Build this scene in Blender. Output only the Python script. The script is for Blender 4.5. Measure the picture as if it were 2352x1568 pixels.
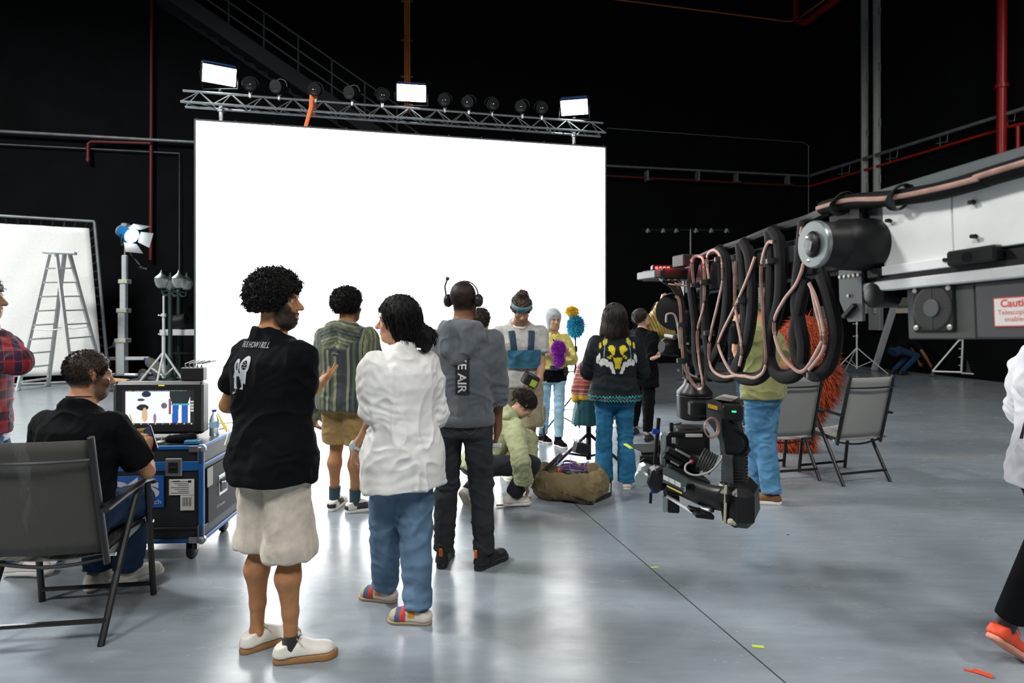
import bpy, math, random
import numpy as np
from mathutils import Vector, Matrix
from mathutils.bvhtree import BVHTree
for o in list(bpy.data.objects): bpy.data.objects.remove(o)
SC = bpy.context.scene; COL = SC.collection
rnd = random.Random(7)
# ------------------------------------------------------------------ camera
FPX, CZ, HY = 1400.0, 1.59, 716.0      # focal length in pixels, eye height, horizon row
cam = bpy.data.objects.new('camera', bpy.data.cameras.new('camera')); COL.objects.link(cam)
cam.location = (0, 0, CZ); cam.rotation_euler = (math.pi/2, 0, 0)
cam.data.sensor_width = 36; cam.data.lens = 36*FPX/2352
cam.data.shift_y = -(784-HY)/2352
cam.data.clip_start = .05; cam.data.clip_end = 200
cam.data.dof.use_dof = True; cam.data.dof.focus_distance = 4.2; cam.data.dof.aperture_fstop = 3.2
SC.camera = cam
# ------------------------------------------------------------------ world, exposure
w = bpy.data.worlds.new('world'); SC.world = w; w.use_nodes = True
w.node_tree.nodes['Background'].inputs[0].default_value = (.6, .75, .9, 1)
w.node_tree.nodes['Background'].inputs[1].default_value = .02
SC.view_settings.view_transform = 'Standard'; SC.view_settings.look = 'None'
SC.view_settings.exposure = 0.0; SC.view_settings.gamma = 1.0; SC.view_settings.use_curve_mapping = False
LED_STRENGTH = 6.5
FILL_LAMPS = [(-6.5, -3, 9.2, 620), (0, -4, 9.2, 390), (5.5, -2.5, 9.2, 500), (-9.5, 5.5, 9.2, 1900), (9, 6, 9.2, 240)]  # added overhead fill lamps x, y, z, watts
def at(px, py, Y): return Vector(((px-1176)/FPX*Y, Y, CZ-(py-HY)/FPX*Y))
def fl(px, py, z=0.0):
    Y = FPX*(CZ-z)/(py-HY); return Vector(((px-1176)/FPX*Y, Y, z))
V = Vector
# ------------------------------------------------------------------ materials
MATS = {}
def mat(name, col=(.5, .5, .5), rough=.5, metal=0., emit=None, strength=1., bump=0., bscale=200., var=0., vscale=8., alpha=1., attr=False, spec=.5, coat=0., sheen=0., weave=0., trans=0., wrinkle=0., wscale=7.):
    if name in MATS: return MATS[name]
    m = bpy.data.materials.new(name); m.use_nodes = True; nt = m.node_tree; N = nt.nodes; L = nt.links
    b = N['Principled BSDF']; b.inputs['Roughness'].default_value = rough; b.inputs['Metallic'].default_value = metal
    b.inputs['Base Color'].default_value = (*col, 1); b.inputs['Specular IOR Level'].default_value = spec
    b.inputs['Coat Weight'].default_value = coat; b.inputs['Sheen Weight'].default_value = sheen
    b.inputs['Alpha'].default_value = alpha; b.inputs['Transmission Weight'].default_value = trans
    tc = N.new('ShaderNodeTexCoord'); src = None
    if attr:
        a = N.new('ShaderNodeAttribute'); a.attribute_name = 'col'; src = a.outputs['Color']
        L.new(src, b.inputs['Base Color'])
    if var > 0:
        n = N.new('ShaderNodeTexNoise'); n.inputs['Scale'].default_value = vscale; n.inputs['Detail'].default_value = 5
        L.new(tc.outputs['Object'], n.inputs['Vector'])
        mr = N.new('ShaderNodeMapRange'); mr.inputs[1].default_value = .3; mr.inputs[2].default_value = .7
        mr.inputs[3].default_value = 1-var; mr.inputs[4].default_value = 1+var
        L.new(n.outputs[0], mr.inputs[0])
        mx = N.new('ShaderNodeMix'); mx.data_type = 'RGBA'; mx.blend_type = 'MULTIPLY'; mx.inputs[0].default_value = 1
        if src: L.new(src, mx.inputs[6])
        else: mx.inputs[6].default_value = (*col, 1)
        L.new(mr.outputs[0], mx.inputs[7]); L.new(mx.outputs[2], b.inputs['Base Color'])
    if wrinkle > 0:
        wn = N.new('ShaderNodeTexNoise'); wn.noise_type = 'RIDGED_MULTIFRACTAL'; wn.inputs['Scale'].default_value = wscale; wn.inputs['Detail'].default_value = 2.5; wn.inputs['Distortion'].default_value = 1.2; L.new(tc.outputs['Object'], wn.inputs['Vector'])
        wb = N.new('ShaderNodeBump'); wb.inputs['Strength'].default_value = wrinkle; wb.inputs['Distance'].default_value = .02; L.new(wn.outputs[0], wb.inputs['Height']); L.new(wb.outputs[0], b.inputs['Normal'])
    if bump > 0 or weave > 0:
        bp = N.new('ShaderNodeBump'); bp.inputs['Strength'].default_value = max(bump, weave); bp.inputs['Distance'].default_value = .002
        if weave > 0:
            wv = N.new('ShaderNodeTexWave'); wv.inputs['Scale'].default_value = bscale; wv.bands_direction = 'DIAGONAL'
            wv.inputs['Distortion'].default_value = 2; L.new(tc.outputs['Object'], wv.inputs['Vector']); L.new(wv.outputs[1], bp.inputs['Height'])
        else:
            n2 = N.new('ShaderNodeTexNoise'); n2.inputs['Scale'].default_value = bscale; n2.inputs['Detail'].default_value = 4
            L.new(tc.outputs['Object'], n2.inputs['Vector']); L.new(n2.outputs[0], bp.inputs['Height'])
        L.new(bp.outputs[0], b.inputs['Normal'])
        if wrinkle > 0: L.new(wb.outputs[0], bp.inputs['Normal'])
    if emit:
        b.inputs['Emission Color'].default_value = (*emit, 1); b.inputs['Emission Strength'].default_value = strength
    MATS[name] = m; return m
# ------------------------------------------------------------------ mesh builder
def frame(d, up=(0, 0, 1)):
    d = V(d).normalized(); u = V(up)
    if abs(d.dot(u)) > .98: u = V((1, 0, 0)) if abs(d.x) < .9 else V((0, 1, 0))
    s = d.cross(u).normalized(); return d, s, s.cross(d)
class MB:
    def __init__(s): s.v = []; s.f = []; s.m = []; s.cm = 0
    def add(s, vs, fs):
        n = len(s.v); s.v += [tuple(p) for p in vs]; s.f += [tuple(i+n for i in f) for f in fs]; s.m += [s.cm]*len(fs); return s
    def box(s, c, size, M=None, ch=0.):
        hx, hy, hz = [q/2 for q in size]; ch = min(ch, hx*.95, hy*.95, hz*.95); vs = []; c = V(c)
        if ch <= 0:
            vs = [V((x, y, z)) for z in (-hz, hz) for y in (-hy, hy) for x in (-hx, hx)]
            fs = [(0, 2, 3, 1), (4, 5, 7, 6), (0, 1, 5, 4), (2, 6, 7, 3), (0, 4, 6, 2), (1, 3, 7, 5)]
        else:
            idx = {}; fs = []
            for sx in (-1, 1):
                for sy in (-1, 1):
                    for sz in (-1, 1):
                        for a in range(3):
                            p = [sx*(hx-ch), sy*(hy-ch), sz*(hz-ch)]; h = (hx, hy, hz); p[a] = (sx, sy, sz)[a]*h[a]
                            idx[(sx, sy, sz, a)] = len(vs); vs.append(V(p))
            S = (-1, 1)
            def q(*k): fs.append(tuple(idx[i] for i in k))
            for g in S:
                q(*[(g, y, z, 0) for y, z in ((-1, -1), (1, -1), (1, 1), (-1, 1))][::g])
                q(*[(x, g, z, 1) for x, z in ((-1, -1), (-1, 1), (1, 1), (1, -1))][::g])
                q(*[(x, y, g, 2) for x, y in ((-1, -1), (1, -1), (1, 1), (-1, 1))][::g])
            for a in S:
                for b in S:
                    q(*[(a, b, -1, 0), (a, b, -1, 1), (a, b, 1, 1), (a, b, 1, 0)][::a*b])
                    q(*[(a, -1, b, 0), (a, 1, b, 0), (a, 1, b, 2), (a, -1, b, 2)][::a*b])
                    q(*[(-1, a, b, 1), (-1, a, b, 2), (1, a, b, 2), (1, a, b, 1)][::a*b])
                    for g in S: q(*[(a, b, g, 0), (a, b, g, 1), (a, b, g, 2)][::a*b*g])
        if M is not None: vs = [M @ p for p in vs]
        return s.add([p+c for p in vs], fs)
    def bar(s, a, b, wd, ht, up=(0, 0, 1), ch=0.):
        a, b = V(a), V(b); d, sd, u = frame(b-a, up)
        M = Matrix((sd, d, u)).transposed(); return s.box((a+b)/2, (wd, (b-a).length, ht), M, ch)
    def cyl(s, a, b, ra, rb=None, n=12):
        a, b = V(a), V(b); rb = ra if rb is None else rb; d, sd, u = frame(b-a)
        vs = []
        for i in range(n):
            t = 2*math.pi*i/n; e = sd*math.cos(t)+u*math.sin(t); vs += [a+e*ra, b+e*rb]
        fs = [(2*i, 2*((i+1) % n), 2*((i+1) % n)+1, 2*i+1) for i in range(n)]
        fs += [tuple(range(0, 2*n, 2))[::-1], tuple(range(1, 2*n, 2))]
        return s.add(vs, fs)
    def tube(s, pts, r, n=6, flat=None, up=(0, 0, 1)):
        pts = [V(p) for p in pts]; vs = []; fs = []; m = len(pts); rr = r if hasattr(r, '__len__') else [r]*m; pu = None
        for i, p in enumerate(pts):
            d = (pts[min(i+1, m-1)]-pts[max(i-1, 0)])
            if d.length < 1e-9: d = V((0, 0, 1))
            d.normalize()
            if pu is None or flat: _, sd, u = frame(d, up)
            else:
                u = pu-d*pu.dot(d); u = u.normalized() if u.length > 1e-6 else frame(d)[2]; sd = d.cross(u)
            pu = u; fl2 = flat or (1, 1)
            for k in range(n):
                t = 2*math.pi*k/n; vs.append(p+sd*math.cos(t)*rr[i]*fl2[0]+u*math.sin(t)*rr[i]*fl2[1])
        for i in range(m-1):
            for k in range(n):
                a, b = i*n+k, i*n+(k+1) % n; fs.append((a, b, b+n, a+n))
        fs += [tuple(range(n))[::-1], tuple(range((m-1)*n, m*n))]
        return s.add(vs, fs)
    def lathe(s, o, d, prof, n=20):
        o = V(o); d, sd, u = frame(d); vs = []; fs = []; m = len(prof)
        for z, r in prof:
            for k in range(n):
                t = 2*math.pi*k/n; vs.append(o+d*z+(sd*math.cos(t)+u*math.sin(t))*max(r, 1e-4))
        for i in range(m-1):
            for k in range(n):
                a, b = i*n+k, i*n+(k+1) % n; fs.append((a, b, b+n, a+n))
        fs += [tuple(range(n))[::-1], tuple(range((m-1)*n, m*n))]
        return s.add(vs, fs)
    def ball(s, c, r, n=10, M=None):
        r = r if hasattr(r, '__len__') else (r, r, r); c = V(c); vs = []; fs = []; m = n//2+1
        for i in range(m):
            ph = math.pi*(i+.02)/(m-1+.04)
            for k in range(n):
                t = 2*math.pi*k/n; p = V((r[0]*math.sin(ph)*math.cos(t), r[1]*math.sin(ph)*math.sin(t), r[2]*math.cos(ph)))
                vs.append(c+(M @ p if M is not None else p))
        for i in range(m-1):
            for k in range(n):
                a, b = i*n+k, i*n+(k+1) % n; fs.append((a, a+n, b+n, b))
        return s.add(vs, fs)
    def torus(s, c, d, R, r, n=20, m=6, a0=0, a1=2*math.pi):
        d, sd, u = frame(d); c = V(c); closed = a1-a0 > 6.28
        pts = [c+(sd*math.cos(a0+(a1-a0)*i/n)+u*math.sin(a0+(a1-a0)*i/n))*R for i in range(n+1)]
        return s.tube(pts, r, m)
    def prism(s, poly, e):
        e = V(e); n = len(poly); vs = [V(p) for p in poly]; vs += [p+e for p in vs]
        return s.add(vs, [tuple(range(n))[::-1], tuple(range(n, 2*n))]+[(i, (i+1) % n, n+(i+1) % n, n+i) for i in range(n)])
    def build(s, name, m, parent=None, org=(0, 0, 0), smooth=False, loc=None):
        me = bpy.data.meshes.new(name); o3 = V(org)
        me.from_pydata([tuple(V(p)-o3) for p in s.v], [], s.f)
        ms = m if isinstance(m, (list, tuple)) else [m]
        for x in ms: me.materials.append(x)
        if len(ms) > 1: me.polygons.foreach_set('material_index', s.m)
        if smooth:
            me.polygons.foreach_set('use_smooth', [True]*len(me.polygons))
            try: me.set_sharp_from_angle(angle=math.radians(40))
            except Exception: pass
        me.update()
        ob = bpy.data.objects.new(name, me); COL.objects.link(ob)
        if parent: ob.parent = parent
        else: ob.location = org if loc is None else loc
        return ob
def tag(o, label=None, cat=None, group=None, kind=None):
    if label: o['label'] = label
    if cat: o['category'] = cat
    if group: o['group'] = group
    if kind: o['kind'] = kind
    return o
def thing(name, label, cat, loc=(0, 0, 0), rz=0., group=None):
    o = bpy.data.objects.new(name, None); COL.objects.link(o); o.location = loc; o.rotation_euler = (0, 0, rz)
    o.empty_display_size = .1; return tag(o, label, cat, group)
def struct(name, mb, m, parent=None, **k):
    o = mb.build(name, m, parent, **k)
    if not parent: o['kind'] = 'structure'
    return o
def dup(root, loc=None, rz=None, label=None, group=None):
    r = root.copy(); COL.objects.link(r)
    if loc is not None: r.location = loc
    if rz is not None: r.rotation_euler = (0, 0, rz)
    if label: r['label'] = label
    if group: r['group'] = group
    for ch in list(root.children):
        c = ch.copy(); COL.objects.link(c); c.parent = r
        for g in ch.children:
            d = g.copy(); COL.objects.link(d); d.parent = c
    return r
def text2d(txt, size, bold=0., shear=0., spacing=1.):
    cu = bpy.data.curves.new('t', 'FONT'); cu.body = txt; cu.size = size; cu.offset = bold; cu.shear = shear; cu.space_character = spacing
    cu.resolution_u = 3; ob = bpy.data.objects.new('t', cu); COL.objects.link(ob)
    bpy.context.view_layer.update()
    me = bpy.data.meshes.new_from_object(ob.evaluated_get(bpy.context.evaluated_depsgraph_get()))
    vs = [(v.co.x, v.co.y) for v in me.vertices]; fs = [tuple(p.vertices) for p in me.polygons]
    bpy.data.objects.remove(ob); bpy.data.curves.remove(cu); bpy.data.meshes.remove(me)
    x0 = min(v[0] for v in vs); return [(v[0]-x0, v[1]) for v in vs], fs
def text_on(mb, txt, size, O, U, W, bold=0., shear=0., spacing=1., center=False, width=None):
    vs, fs = text2d(txt, size, bold, shear, spacing); O, U, W = V(O), V(U), V(W)
    wd = max(v[0] for v in vs); sx = width/wd if width else 1
    off = -wd*sx/2 if center else 0
    mb.add([O+U*(v[0]*sx+off)+W*v[1] for v in vs], fs); return mb
# ------------------------------------------------------------------ room frame: back wall runs 12.4 degrees off the picture plane
CR = V((9.7, 20., 0)); UU = V((.9767, .2147, 0)); VV = V((.2147, -.9767, 0))
def R(u, v, z): return CR-UU*u+VV*v+V((0, 0, z))
def hit(px, py, p0, n):
    d = V(((px-1176)/FPX, 1., -(py-HY)/FPX)); o = V((0, 0, CZ)); t = (V(p0)-o).dot(n)/d.dot(n); return o+d*t
def bw(px, py, off=.06): return hit(px, py, CR+VV*off, VV)
def rw(px, py, off=.06): return hit(px, py, CR-UU*off, UU)
# floor
def floor_mat():
    m = bpy.data.materials.new('epoxy_floor'); m.use_nodes = True; nt = m.node_tree; N = nt.nodes; L = nt.links; b = N['Principled BSDF']
    tc = N.new('ShaderNodeTexCoord')
    def noise(scale, sc, det=6, rot=0.):
        mp = N.new('ShaderNodeMapping'); mp.inputs['Scale'].default_value = sc; mp.inputs['Rotation'].default_value = (0, 0, rot)
        L.new(tc.outputs['Object'], mp.inputs['Vector'])
        n = N.new('ShaderNodeTexNoise'); n.inputs['Scale'].default_value = scale; n.inputs['Detail'].default_value = det; n.inputs['Roughness'].default_value = .65
        L.new(mp.outputs[0], n.inputs['Vector']); return n.outputs[0]
    def ramp(x, stops):
        r = N.new('ShaderNodeValToRGB'); e = r.color_ramp.elements
        e[0].position, e[0].color = stops[0][0], (*stops[0][1], 1); e[1].position, e[1].color = stops[-1][0], (*stops[-1][1], 1)
        for p, c in stops[1:-1]: q = e.new(p); q.color = (*c, 1)
        L.new(x, r.inputs[0]); return r.outputs[0]
    def mix(a, b_, f, mode='MIX'):
        x = N.new('ShaderNodeMix'); x.data_type = 'RGBA'; x.blend_type = mode
        if isinstance(f, float): x.inputs[0].default_value = f
        else: L.new(f, x.inputs[0])
        L.new(a, x.inputs[6])
        if isinstance(b_, tuple): x.inputs[7].default_value = (*b_, 1)
        else: L.new(b_, x.inputs[7])
        return x.outputs[2]
    base = ramp(noise(.9, (1, 1, 1)), [(.3, (.225, .262, .295)), (.55, (.265, .305, .34)), (.75, (.295, .335, .365))])
    streak = ramp(noise(3., (1, 5, 1), 8, .35), [(.4, (.93, .93, .93)), (.6, (1.04, 1.04, 1.04)), (.74, (1.12, 1.11, 1.1))])
    c = mix(base, streak, 1., 'MULTIPLY')
    scuff = ramp(noise(14., (1, 6, 1), 8, -.5), [(.66, (0, 0, 0)), (.74, (1, 1, 1))])
    c = mix(c, (.36, .36, .34), scuff)
    # sandy scuff on the right, with its own outline
    sp = fl(2200, 1045)
    mp = N.new('ShaderNodeMapping'); mp.vector_type = 'POINT'; mp.inputs['Location'].default_value = (-sp.x*1.6, -sp.y*5, 0); mp.inputs['Scale'].default_value = (1.6, 5, 0)
    L.new(tc.outputs['Object'], mp.inputs['Vector'])
    ln = N.new('ShaderNodeVectorMath'); ln.operation = 'LENGTH'; L.new(mp.outputs[0], ln.inputs[0])
    mr = N.new('ShaderNodeMapRange'); mr.inputs[1].default_value = .2; mr.inputs[2].default_value = 1.2; mr.inputs[3].default_value = .75; mr.inputs[4].default_value = 0
    L.new(ln.outputs['Value'], mr.inputs[0])
    mm = N.new('ShaderNodeMath'); mm.operation = 'MULTIPLY'; L.new(mr.outputs[0], mm.inputs[0]); L.new(ramp(noise(5., (1, 8, 1), 8, .2), [(.5, (0, 0, 0)), (.58, (1, 1, 1))]), mm.inputs[1])
    c = mix(c, (.42, .36, .25), mm.outputs[0])
    L.new(c, b.inputs['Base Color'])
    rr = ramp(noise(2.2, (1, 2.5, 1), 8, .3), [(.3, (.17, .17, .17)), (.7, (.31, .31, .31))]); L.new(rr, b.inputs['Roughness'])
    bp = N.new('ShaderNodeBump'); bp.inputs['Strength'].default_value = .12; bp.inputs['Distance'].default_value = .004
    L.new(noise(26., (1, 1.6, 1), 5), bp.inputs['Height']); L.new(bp.outputs[0], b.inputs['Normal'])
    b.inputs['Specular IOR Level'].default_value = .5
    return m
M_black = mat('black_wall', (.0022, .0028, .0034), .9, spec=.15, bump=.3, bscale=30, var=.35, vscale=1.5)
M_ceil = mat('black_ceiling', (.005, .006, .007), .9, var=.2)
b = MB(); b.add([R(30, -.2, 0), R(-.2, -.2, 0), R(-.2, 32, 0), R(30, 32, 0)], [(0, 3, 2, 1)]); struct('floor', b, floor_mat())
def wallq(name, a, c, n):
    b = MB(); b.prism([a, c, c+V((0, 0, 12.6)), a+V((0, 0, 12.6))], n*.2); struct(name, b, M_black)
wallq('wall_back', R(30, 0, 0), R(0, 0, 0), -VV); wallq('wall_right', R(0, 0, 0), R(0, 32, 0), UU)
wallq('wall_left', R(30, 0, 0), R(30, 32, 0), -UU); wallq('wall_front', R(30, 32, 0), R(0, 32, 0), VV)
b = MB(); b.prism([R(30, 0, 12.6), R(0, 0, 12.6), R(0, 32, 12.6), R(30, 32, 12.6)], (0, 0, .2)); struct('ceiling', b, M_ceil)
# floor joint
b = MB(); p, q = fl(1330, 1165), fl(1830, 1590); dd = (q-p).normalized(); p2 = p-dd*.0; q2 = q+dd*2
b.bar(p2-dd*3+V((0, 0, .0004)), q2+V((0, 0, .0004)), .008, .0012); struct('trim_1', b, mat('joint', (.04, .045, .05), .7))
# unseen overhead lamps, added as fill for the crew, crane, floor and fabric frame
M_lamp = mat('fill_lamp_glow', (1, 1, 1), .5, emit=(1, .98, .95), strength=6)
M_dk = mat('dark_metal', (.009, .01, .011), .5, .1, spec=.3)
for i, (x, y, z, wts) in enumerate(FILL_LAMPS):
    nm = ['near the left wall behind the camera', 'straight above and behind the camera', 'above the crane', 'above the white fabric frame', 'near the right wall'][i]
    t = thing('fill_lamp', 'added unseen square fill lamp hung '+nm, 'lamp', (x, y, z))
    b = MB(); b.box((0, 0, .09), (2.1, 2.1, .14), ch=.03); b.build('housing', M_dk, t)
    b = MB(); b.box((0, 0, .012), (1.96, 1.96, .02)); b.build('diffuser', M_lamp, t)
    for sx in (-.7, .7):
        b = MB(); b.cyl((sx, 0, .15), (sx, 0, 12.6-z), .012, n=6); b.build('hanger', M_dk, t)
    ld = bpy.data.lights.new('fill_lamp_light', 'AREA'); ld.size = 1.9; ld.energy = wts; ld.color = (1, .985, .96)
    lo = bpy.data.objects.new('fill_lamp_light', ld); COL.objects.link(lo); lo.parent = t; lo.location = (0, 0, -.02)
# ------------------------------------------------------------------ LED wall
LA, LB = V((-4.46, 8.6, 0)), V((1.535, 10.04, 0)); LD = (LB-LA).normalized(); LN = V((-LD.y, LD.x, 0)); LH = 4.29   # LN points away from the camera
M_led = mat('led_screen_glow', (1, 1, 1), .5, emit=(1, 1, 1), strength=LED_STRENGTH)
t = thing('led_wall', 'huge glowing white video wall standing behind the crew', 'video wall', (LA+LB)/2); org = (LA+LB)/2
b = MB(); b.prism([LA+LN*.01+V((0, 0, .012)), LB+LN*.01+V((0, 0, .012)), LB+LN*.01+V((0, 0, LH)), LA+LN*.01+V((0, 0, LH))], LN*.01); b.build('screen', M_led, t, org)
b = MB(); 
b.prism([LA-LD*.03+LN*.022, LB+LD*.03+LN*.022, LB+LD*.03+LN*.022+V((0, 0, LH+.03)), LA-LD*.03+LN*.022+V((0, 0, LH+.03))], LN*.12); b.build('cabinet_back', mat('led_cabinet', (.05, .055, .06), .5), t, org)
for i in range(13):
    p = LA.lerp(LB, i/12); b = MB(); b.cyl(p+LN*.06+V((0, 0, LH+.03)), p+LN*.06+V((0, 0, LH+.06)), .012, n=6); b.build('pin', M_dk, t, org)
# truss
M_alu = mat('aluminium', (.55, .58, .6), .35, .9, var=.12, vscale=20)
def tl(px, off=.45):
    p0 = LA+LN*off; k = (px-1176)/FPX; s = (k*p0.y-p0.x)/(LD.x-k*LD.y); return p0+LD*s
ta, tb = tl(420), tl(1385); TZ = 4.845
tdir = (tb-ta).normalized(); tlen = (tb-ta).length
t = thing('lighting_truss', 'silver triangular lighting truss running above the video wall', 'truss', ((ta+tb)/2)); org = (ta+tb)/2
zt, zb = V((0, 0, TZ)), V((0, 0, TZ-.2)); fo = LN*.12
for p in (zt, zb-fo, zb+fo):
    b = MB(); b.cyl(ta+p, tb+p, .019, n=8); b.build('chord', M_alu, t, org, smooth=True)
n = 30
for i in range(n):
    a, c = ta+tdir*tlen*i/n, ta+tdir*tlen*(i+1)/n
    for sgn in (-1, 1):
        b = MB()
        if i % 2: b.cyl(a+zt, c+zb+fo*sgn, .008, n=5)
        else: b.cyl(a+zb+fo*sgn, c+zt, .008, n=5)
        b.build('brace', M_alu, t, org)
    b = MB(); b.cyl(a+zb-fo, c+zb+fo, .007, n=5); b.build('brace', M_alu, t, org)
for px, lab in ((508, 'grey steel truss post behind the left end of the video wall'), (1318, 'grey steel truss post behind the right end of the video wall')):
    p = tl(px); o = MB().cyl(p, p+zb, .033, n=12)
    o.lathe(p, (0, 0, 1), [(0, .25), (.02, .25), (.03, .04), (.06, .033)], 12); o.lathe(p+V((0, 0, TZ-.28)), (0, 0, 1), [(0, .035), (.01, .05), (.05, .05), (.06, .035)], 10)
    tag(o.build('truss_post', M_alu, None, p, smooth=True), lab, 'post')
# panel lights above the truss
M_panel = mat('panel_light_glow', (1, 1, 1), .5, emit=(.97, 1, 1), strength=26)
for px, py, lab, yaw, tilt in ((504, 172, 'glowing rectangular panel light at the left end of the truss', .1, .45), (945, 213, 'brightest glowing panel light above the middle of the truss', 0., .2), (1319, 246, 'glowing panel light with blue top at the right end of the truss', -.12, .6)):
    p = tl(px); Z = CZ+(HY-py)*p.y/FPX; c = V((p.x, p.y, Z)); t = thing('panel_light', lab, 'light', c)
    to = (V((0, 0, CZ))-c); to.z = 0; to.normalize(); Rz = Matrix.Rotation(math.atan2(to.x, -to.y)+yaw, 3, 'Z') @ Matrix.Rotation(tilt, 3, 'X')
    b = MB(); b.box(Rz @ V((0, .05, 0)), (.49, .1, .3), Rz, .02); b.build('housing', M_dk, t)
    b = MB(); b.box(Rz @ V((0, -.004, -.005)), (.45, .012, .25), Rz, .004); b.build('glowing_face', M_panel, t)
    b = MB(); b.box(Rz @ V((0, .05, .152)), (.44, .07, .012), Rz); b.build('top_strip', mat('blue_plastic', (.01, .06, .25), .4), t)
    b = MB(); hh = Z-TZ
    b.tube([Rz @ V((-.26, .05, 0)), V((-.26, .03, -.2)), V((.26, .03, -.2)), Rz @ V((.26, .05, 0))], .011, 6); b.cyl((0, .03, -.2), (0, .03, -hh), .012, n=6); b.box((0, .03, -hh+.02), (.05, .05, .09), ch=.01); b.build('yoke', M_dk, t)
# dark spot lights along the truss
M_lens = mat('dark_lens', (.03, .035, .04), .08, spec=.8)
proto = None
names = ['first', 'second', 'third', 'fourth', 'fifth', 'sixth', 'seventh', 'eighth', 'ninth', 'tenth']
for i, px in enumerate((575, 642, 725, 810, 878, 1022, 1077, 1130, 1200, 1243)):
    p = tl(px)+zt
    if proto is None:
        t = proto = thing('spot_light', '', 'light', p)
        b = MB(); b.lathe((0, .14, .2), (0, -1, -.25), [(0, .03), (.01, .075), (.16, .085), (.22, .1), (.26, .1)], 14); b.build('housing', M_dk, t, smooth=True)
        b = MB(); b.ball((0, -.085, .14), (.085, .03, .085), 12); b.build('lens', M_lens, t, smooth=True)
        b = MB(); b.torus((0, .02, .18), (0, 1, 0), .115, .008, 16, 5, -.2, math.pi+.2); b.cyl((0, .02, .06), (0, .02, .0), .01, n=6); b.build('yoke', M_dk, t)
        b = MB(); b.box((0, .0, .0), (.035, .05, .075), ch=.008); b.cyl((-.03, 0, .045), (.03, 0, .045), .008, n=6); b.build('clamp', M_alu, t)
    else: t = dup(proto, p)
    t['label'] = 'unlit dark spot light on the truss, %s from the left' % names[i]; t['group'] = 'spot lights along the truss'
    t.rotation_euler = (0, 0, (.3, -.2, .1, -.3, .25, 0, -.15, .2, -.3, .1)[i])
# orange strap looped over the truss
M_org = mat('orange_strap', (.75, .16, .02), .6, bump=.2, bscale=300)
p = tl(716); b = MB()
b.tube([tl(700, .2)+V((0, 0, LH+.02)), p+V((0, 0, TZ-.15))-LN*.14, p+V((0, 0, TZ+.09))-LN*.02, p+V((.06, 0, TZ+.07)), p+V((.02, 0, TZ-.2))+LN*.1], .03, 6, flat=(1, .15), up=(0, 1, 0))
tag(b.build('strap', M_org, None, p+V((0, 0, LH))), 'orange ratchet strap looped over the truss', 'strap')
# ------------------------------------------------------------------ pipes, conduits and stairs on the walls
M_red = mat('red_pipe', (.36, .012, .012), .35, var=.15, vscale=3)
M_redd = mat('dark_red_pipe', (.11, .005, .007), .55)
M_gal = mat('galvanised', (.2, .22, .23), .5, .5, var=.2, vscale=5)
M_cond = mat('orange_conduit', (.62, .18, .03), .5)
def pipe(name, label, pts, r, m, fl_=(), cat='pipe', n=10):
    b = MB(); b.tube(pts, r, n)
    for q, ax in fl_: b.cyl(V(q)-V(ax)*.04, V(q)+V(ax)*.04, r*1.35, n=n)
    return tag(b.build(name, m, None, pts[-1], smooth=True), label, cat)
pipe('fire_pipe', 'thin vertical red pipe on the dark wall left of the video wall', [bw(349, -20, .15), bw(346, 597, .15)], .045, M_redd, [(bw(347, 320, .15), (0, 0, 1))])
pipe('fire_pipe', 'short red branch pipe bending down left of the thin vertical red pipe', [bw(347, 329, .2), bw(210, 325, .2), bw(202, 330, .2), bw(202, 372, .2)], .04, M_redd, [(bw(202, 366, .2), (0, 0, 1))])
pipe('conduit', 'long grey conduit along the dark wall, left of the video wall', [bw(-780, 258, .25), bw(460, 327, .25)], .04, M_gal)
b = MB(); b.tube([bw(-780, 291, .12), bw(412, 352, .12), bw(412, 900, .12)], .018, 6); tag(b.build('conduit', M_gal, None, bw(412, 870, .12)), 'thin grey conduit that turns down beside the left edge of the video wall', 'pipe')
pipe('conduit', 'grey conduit along the back wall right of the video wall', [bw(1385, 380, .25), bw(1857, 404, .25)], .035, M_gal)
pipe('conduit', 'grey conduit climbing along the right wall above the crane arm', [rw(1862, 403, .25), rw(2460, 215, .25)], .045, M_gal, [(rw(1915, 386, .25), UU*0+VV)])
pipe('fire_pipe', 'thin dark red pipe low on the back wall right of the video wall', [bw(1385, 403, .2), bw(1855, 428, .2)], .03, M_redd)
pipe('fire_pipe', 'long red pipe slanting along the right wall under the grey conduit', [rw(1860, 428, .2), rw(2330, 288, .2), rw(2460, 262, .2)], .035, M_red)
pipe('fire_pipe', 'thick vertical red pipe on the right wall above the crane', [rw(2302, -30, .3), rw(2300, 420, .3)], .095, M_red, [(rw(2301, 198, .3), (0, 0, 1))], n=16)
pipe('fire_pipe', 'short vertical red drop pipe at the right picture edge', [rw(2338, 290, .25), rw(2338, 420, .25)], .04, M_red)
pipe('fire_pipe', 'thick red pipe with an elbow at the top of the back wall', [bw(1829, -40, .5), bw(1829, 42, .5), bw(1836, 50, .6), bw(1850, 52, 1.0), rw(1960, -30, 1.2)], .1, M_red, n=14)
pipe('conduit', 'thin orange conduit across the top of the back wall', [bw(1330, -12, .15), bw(1815, 50, .15), bw(1830, 45, .3), rw(1900, -5, .5)], .022, M_cond, n=6)
b = MB(); b.tube([bw(1395, 294, .1), bw(1845, 327, .1), bw(1857, 334, .1), bw(1857, 560, .1)], .014, 6); tag(b.build('conduit', M_gal, None, bw(1857, 560, .1)), 'thin grey conduit turning down in the corner right of the video wall', 'pipe')
for i, px in enumerate((930, 935, 940)):
    pipe('conduit', ['left', 'middle', 'right'][i]+' one of three orange vertical conduits above the middle panel light', [bw(px, -40, .15), bw(px+1, 260, .15)], .026, M_cond, n=6)
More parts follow.
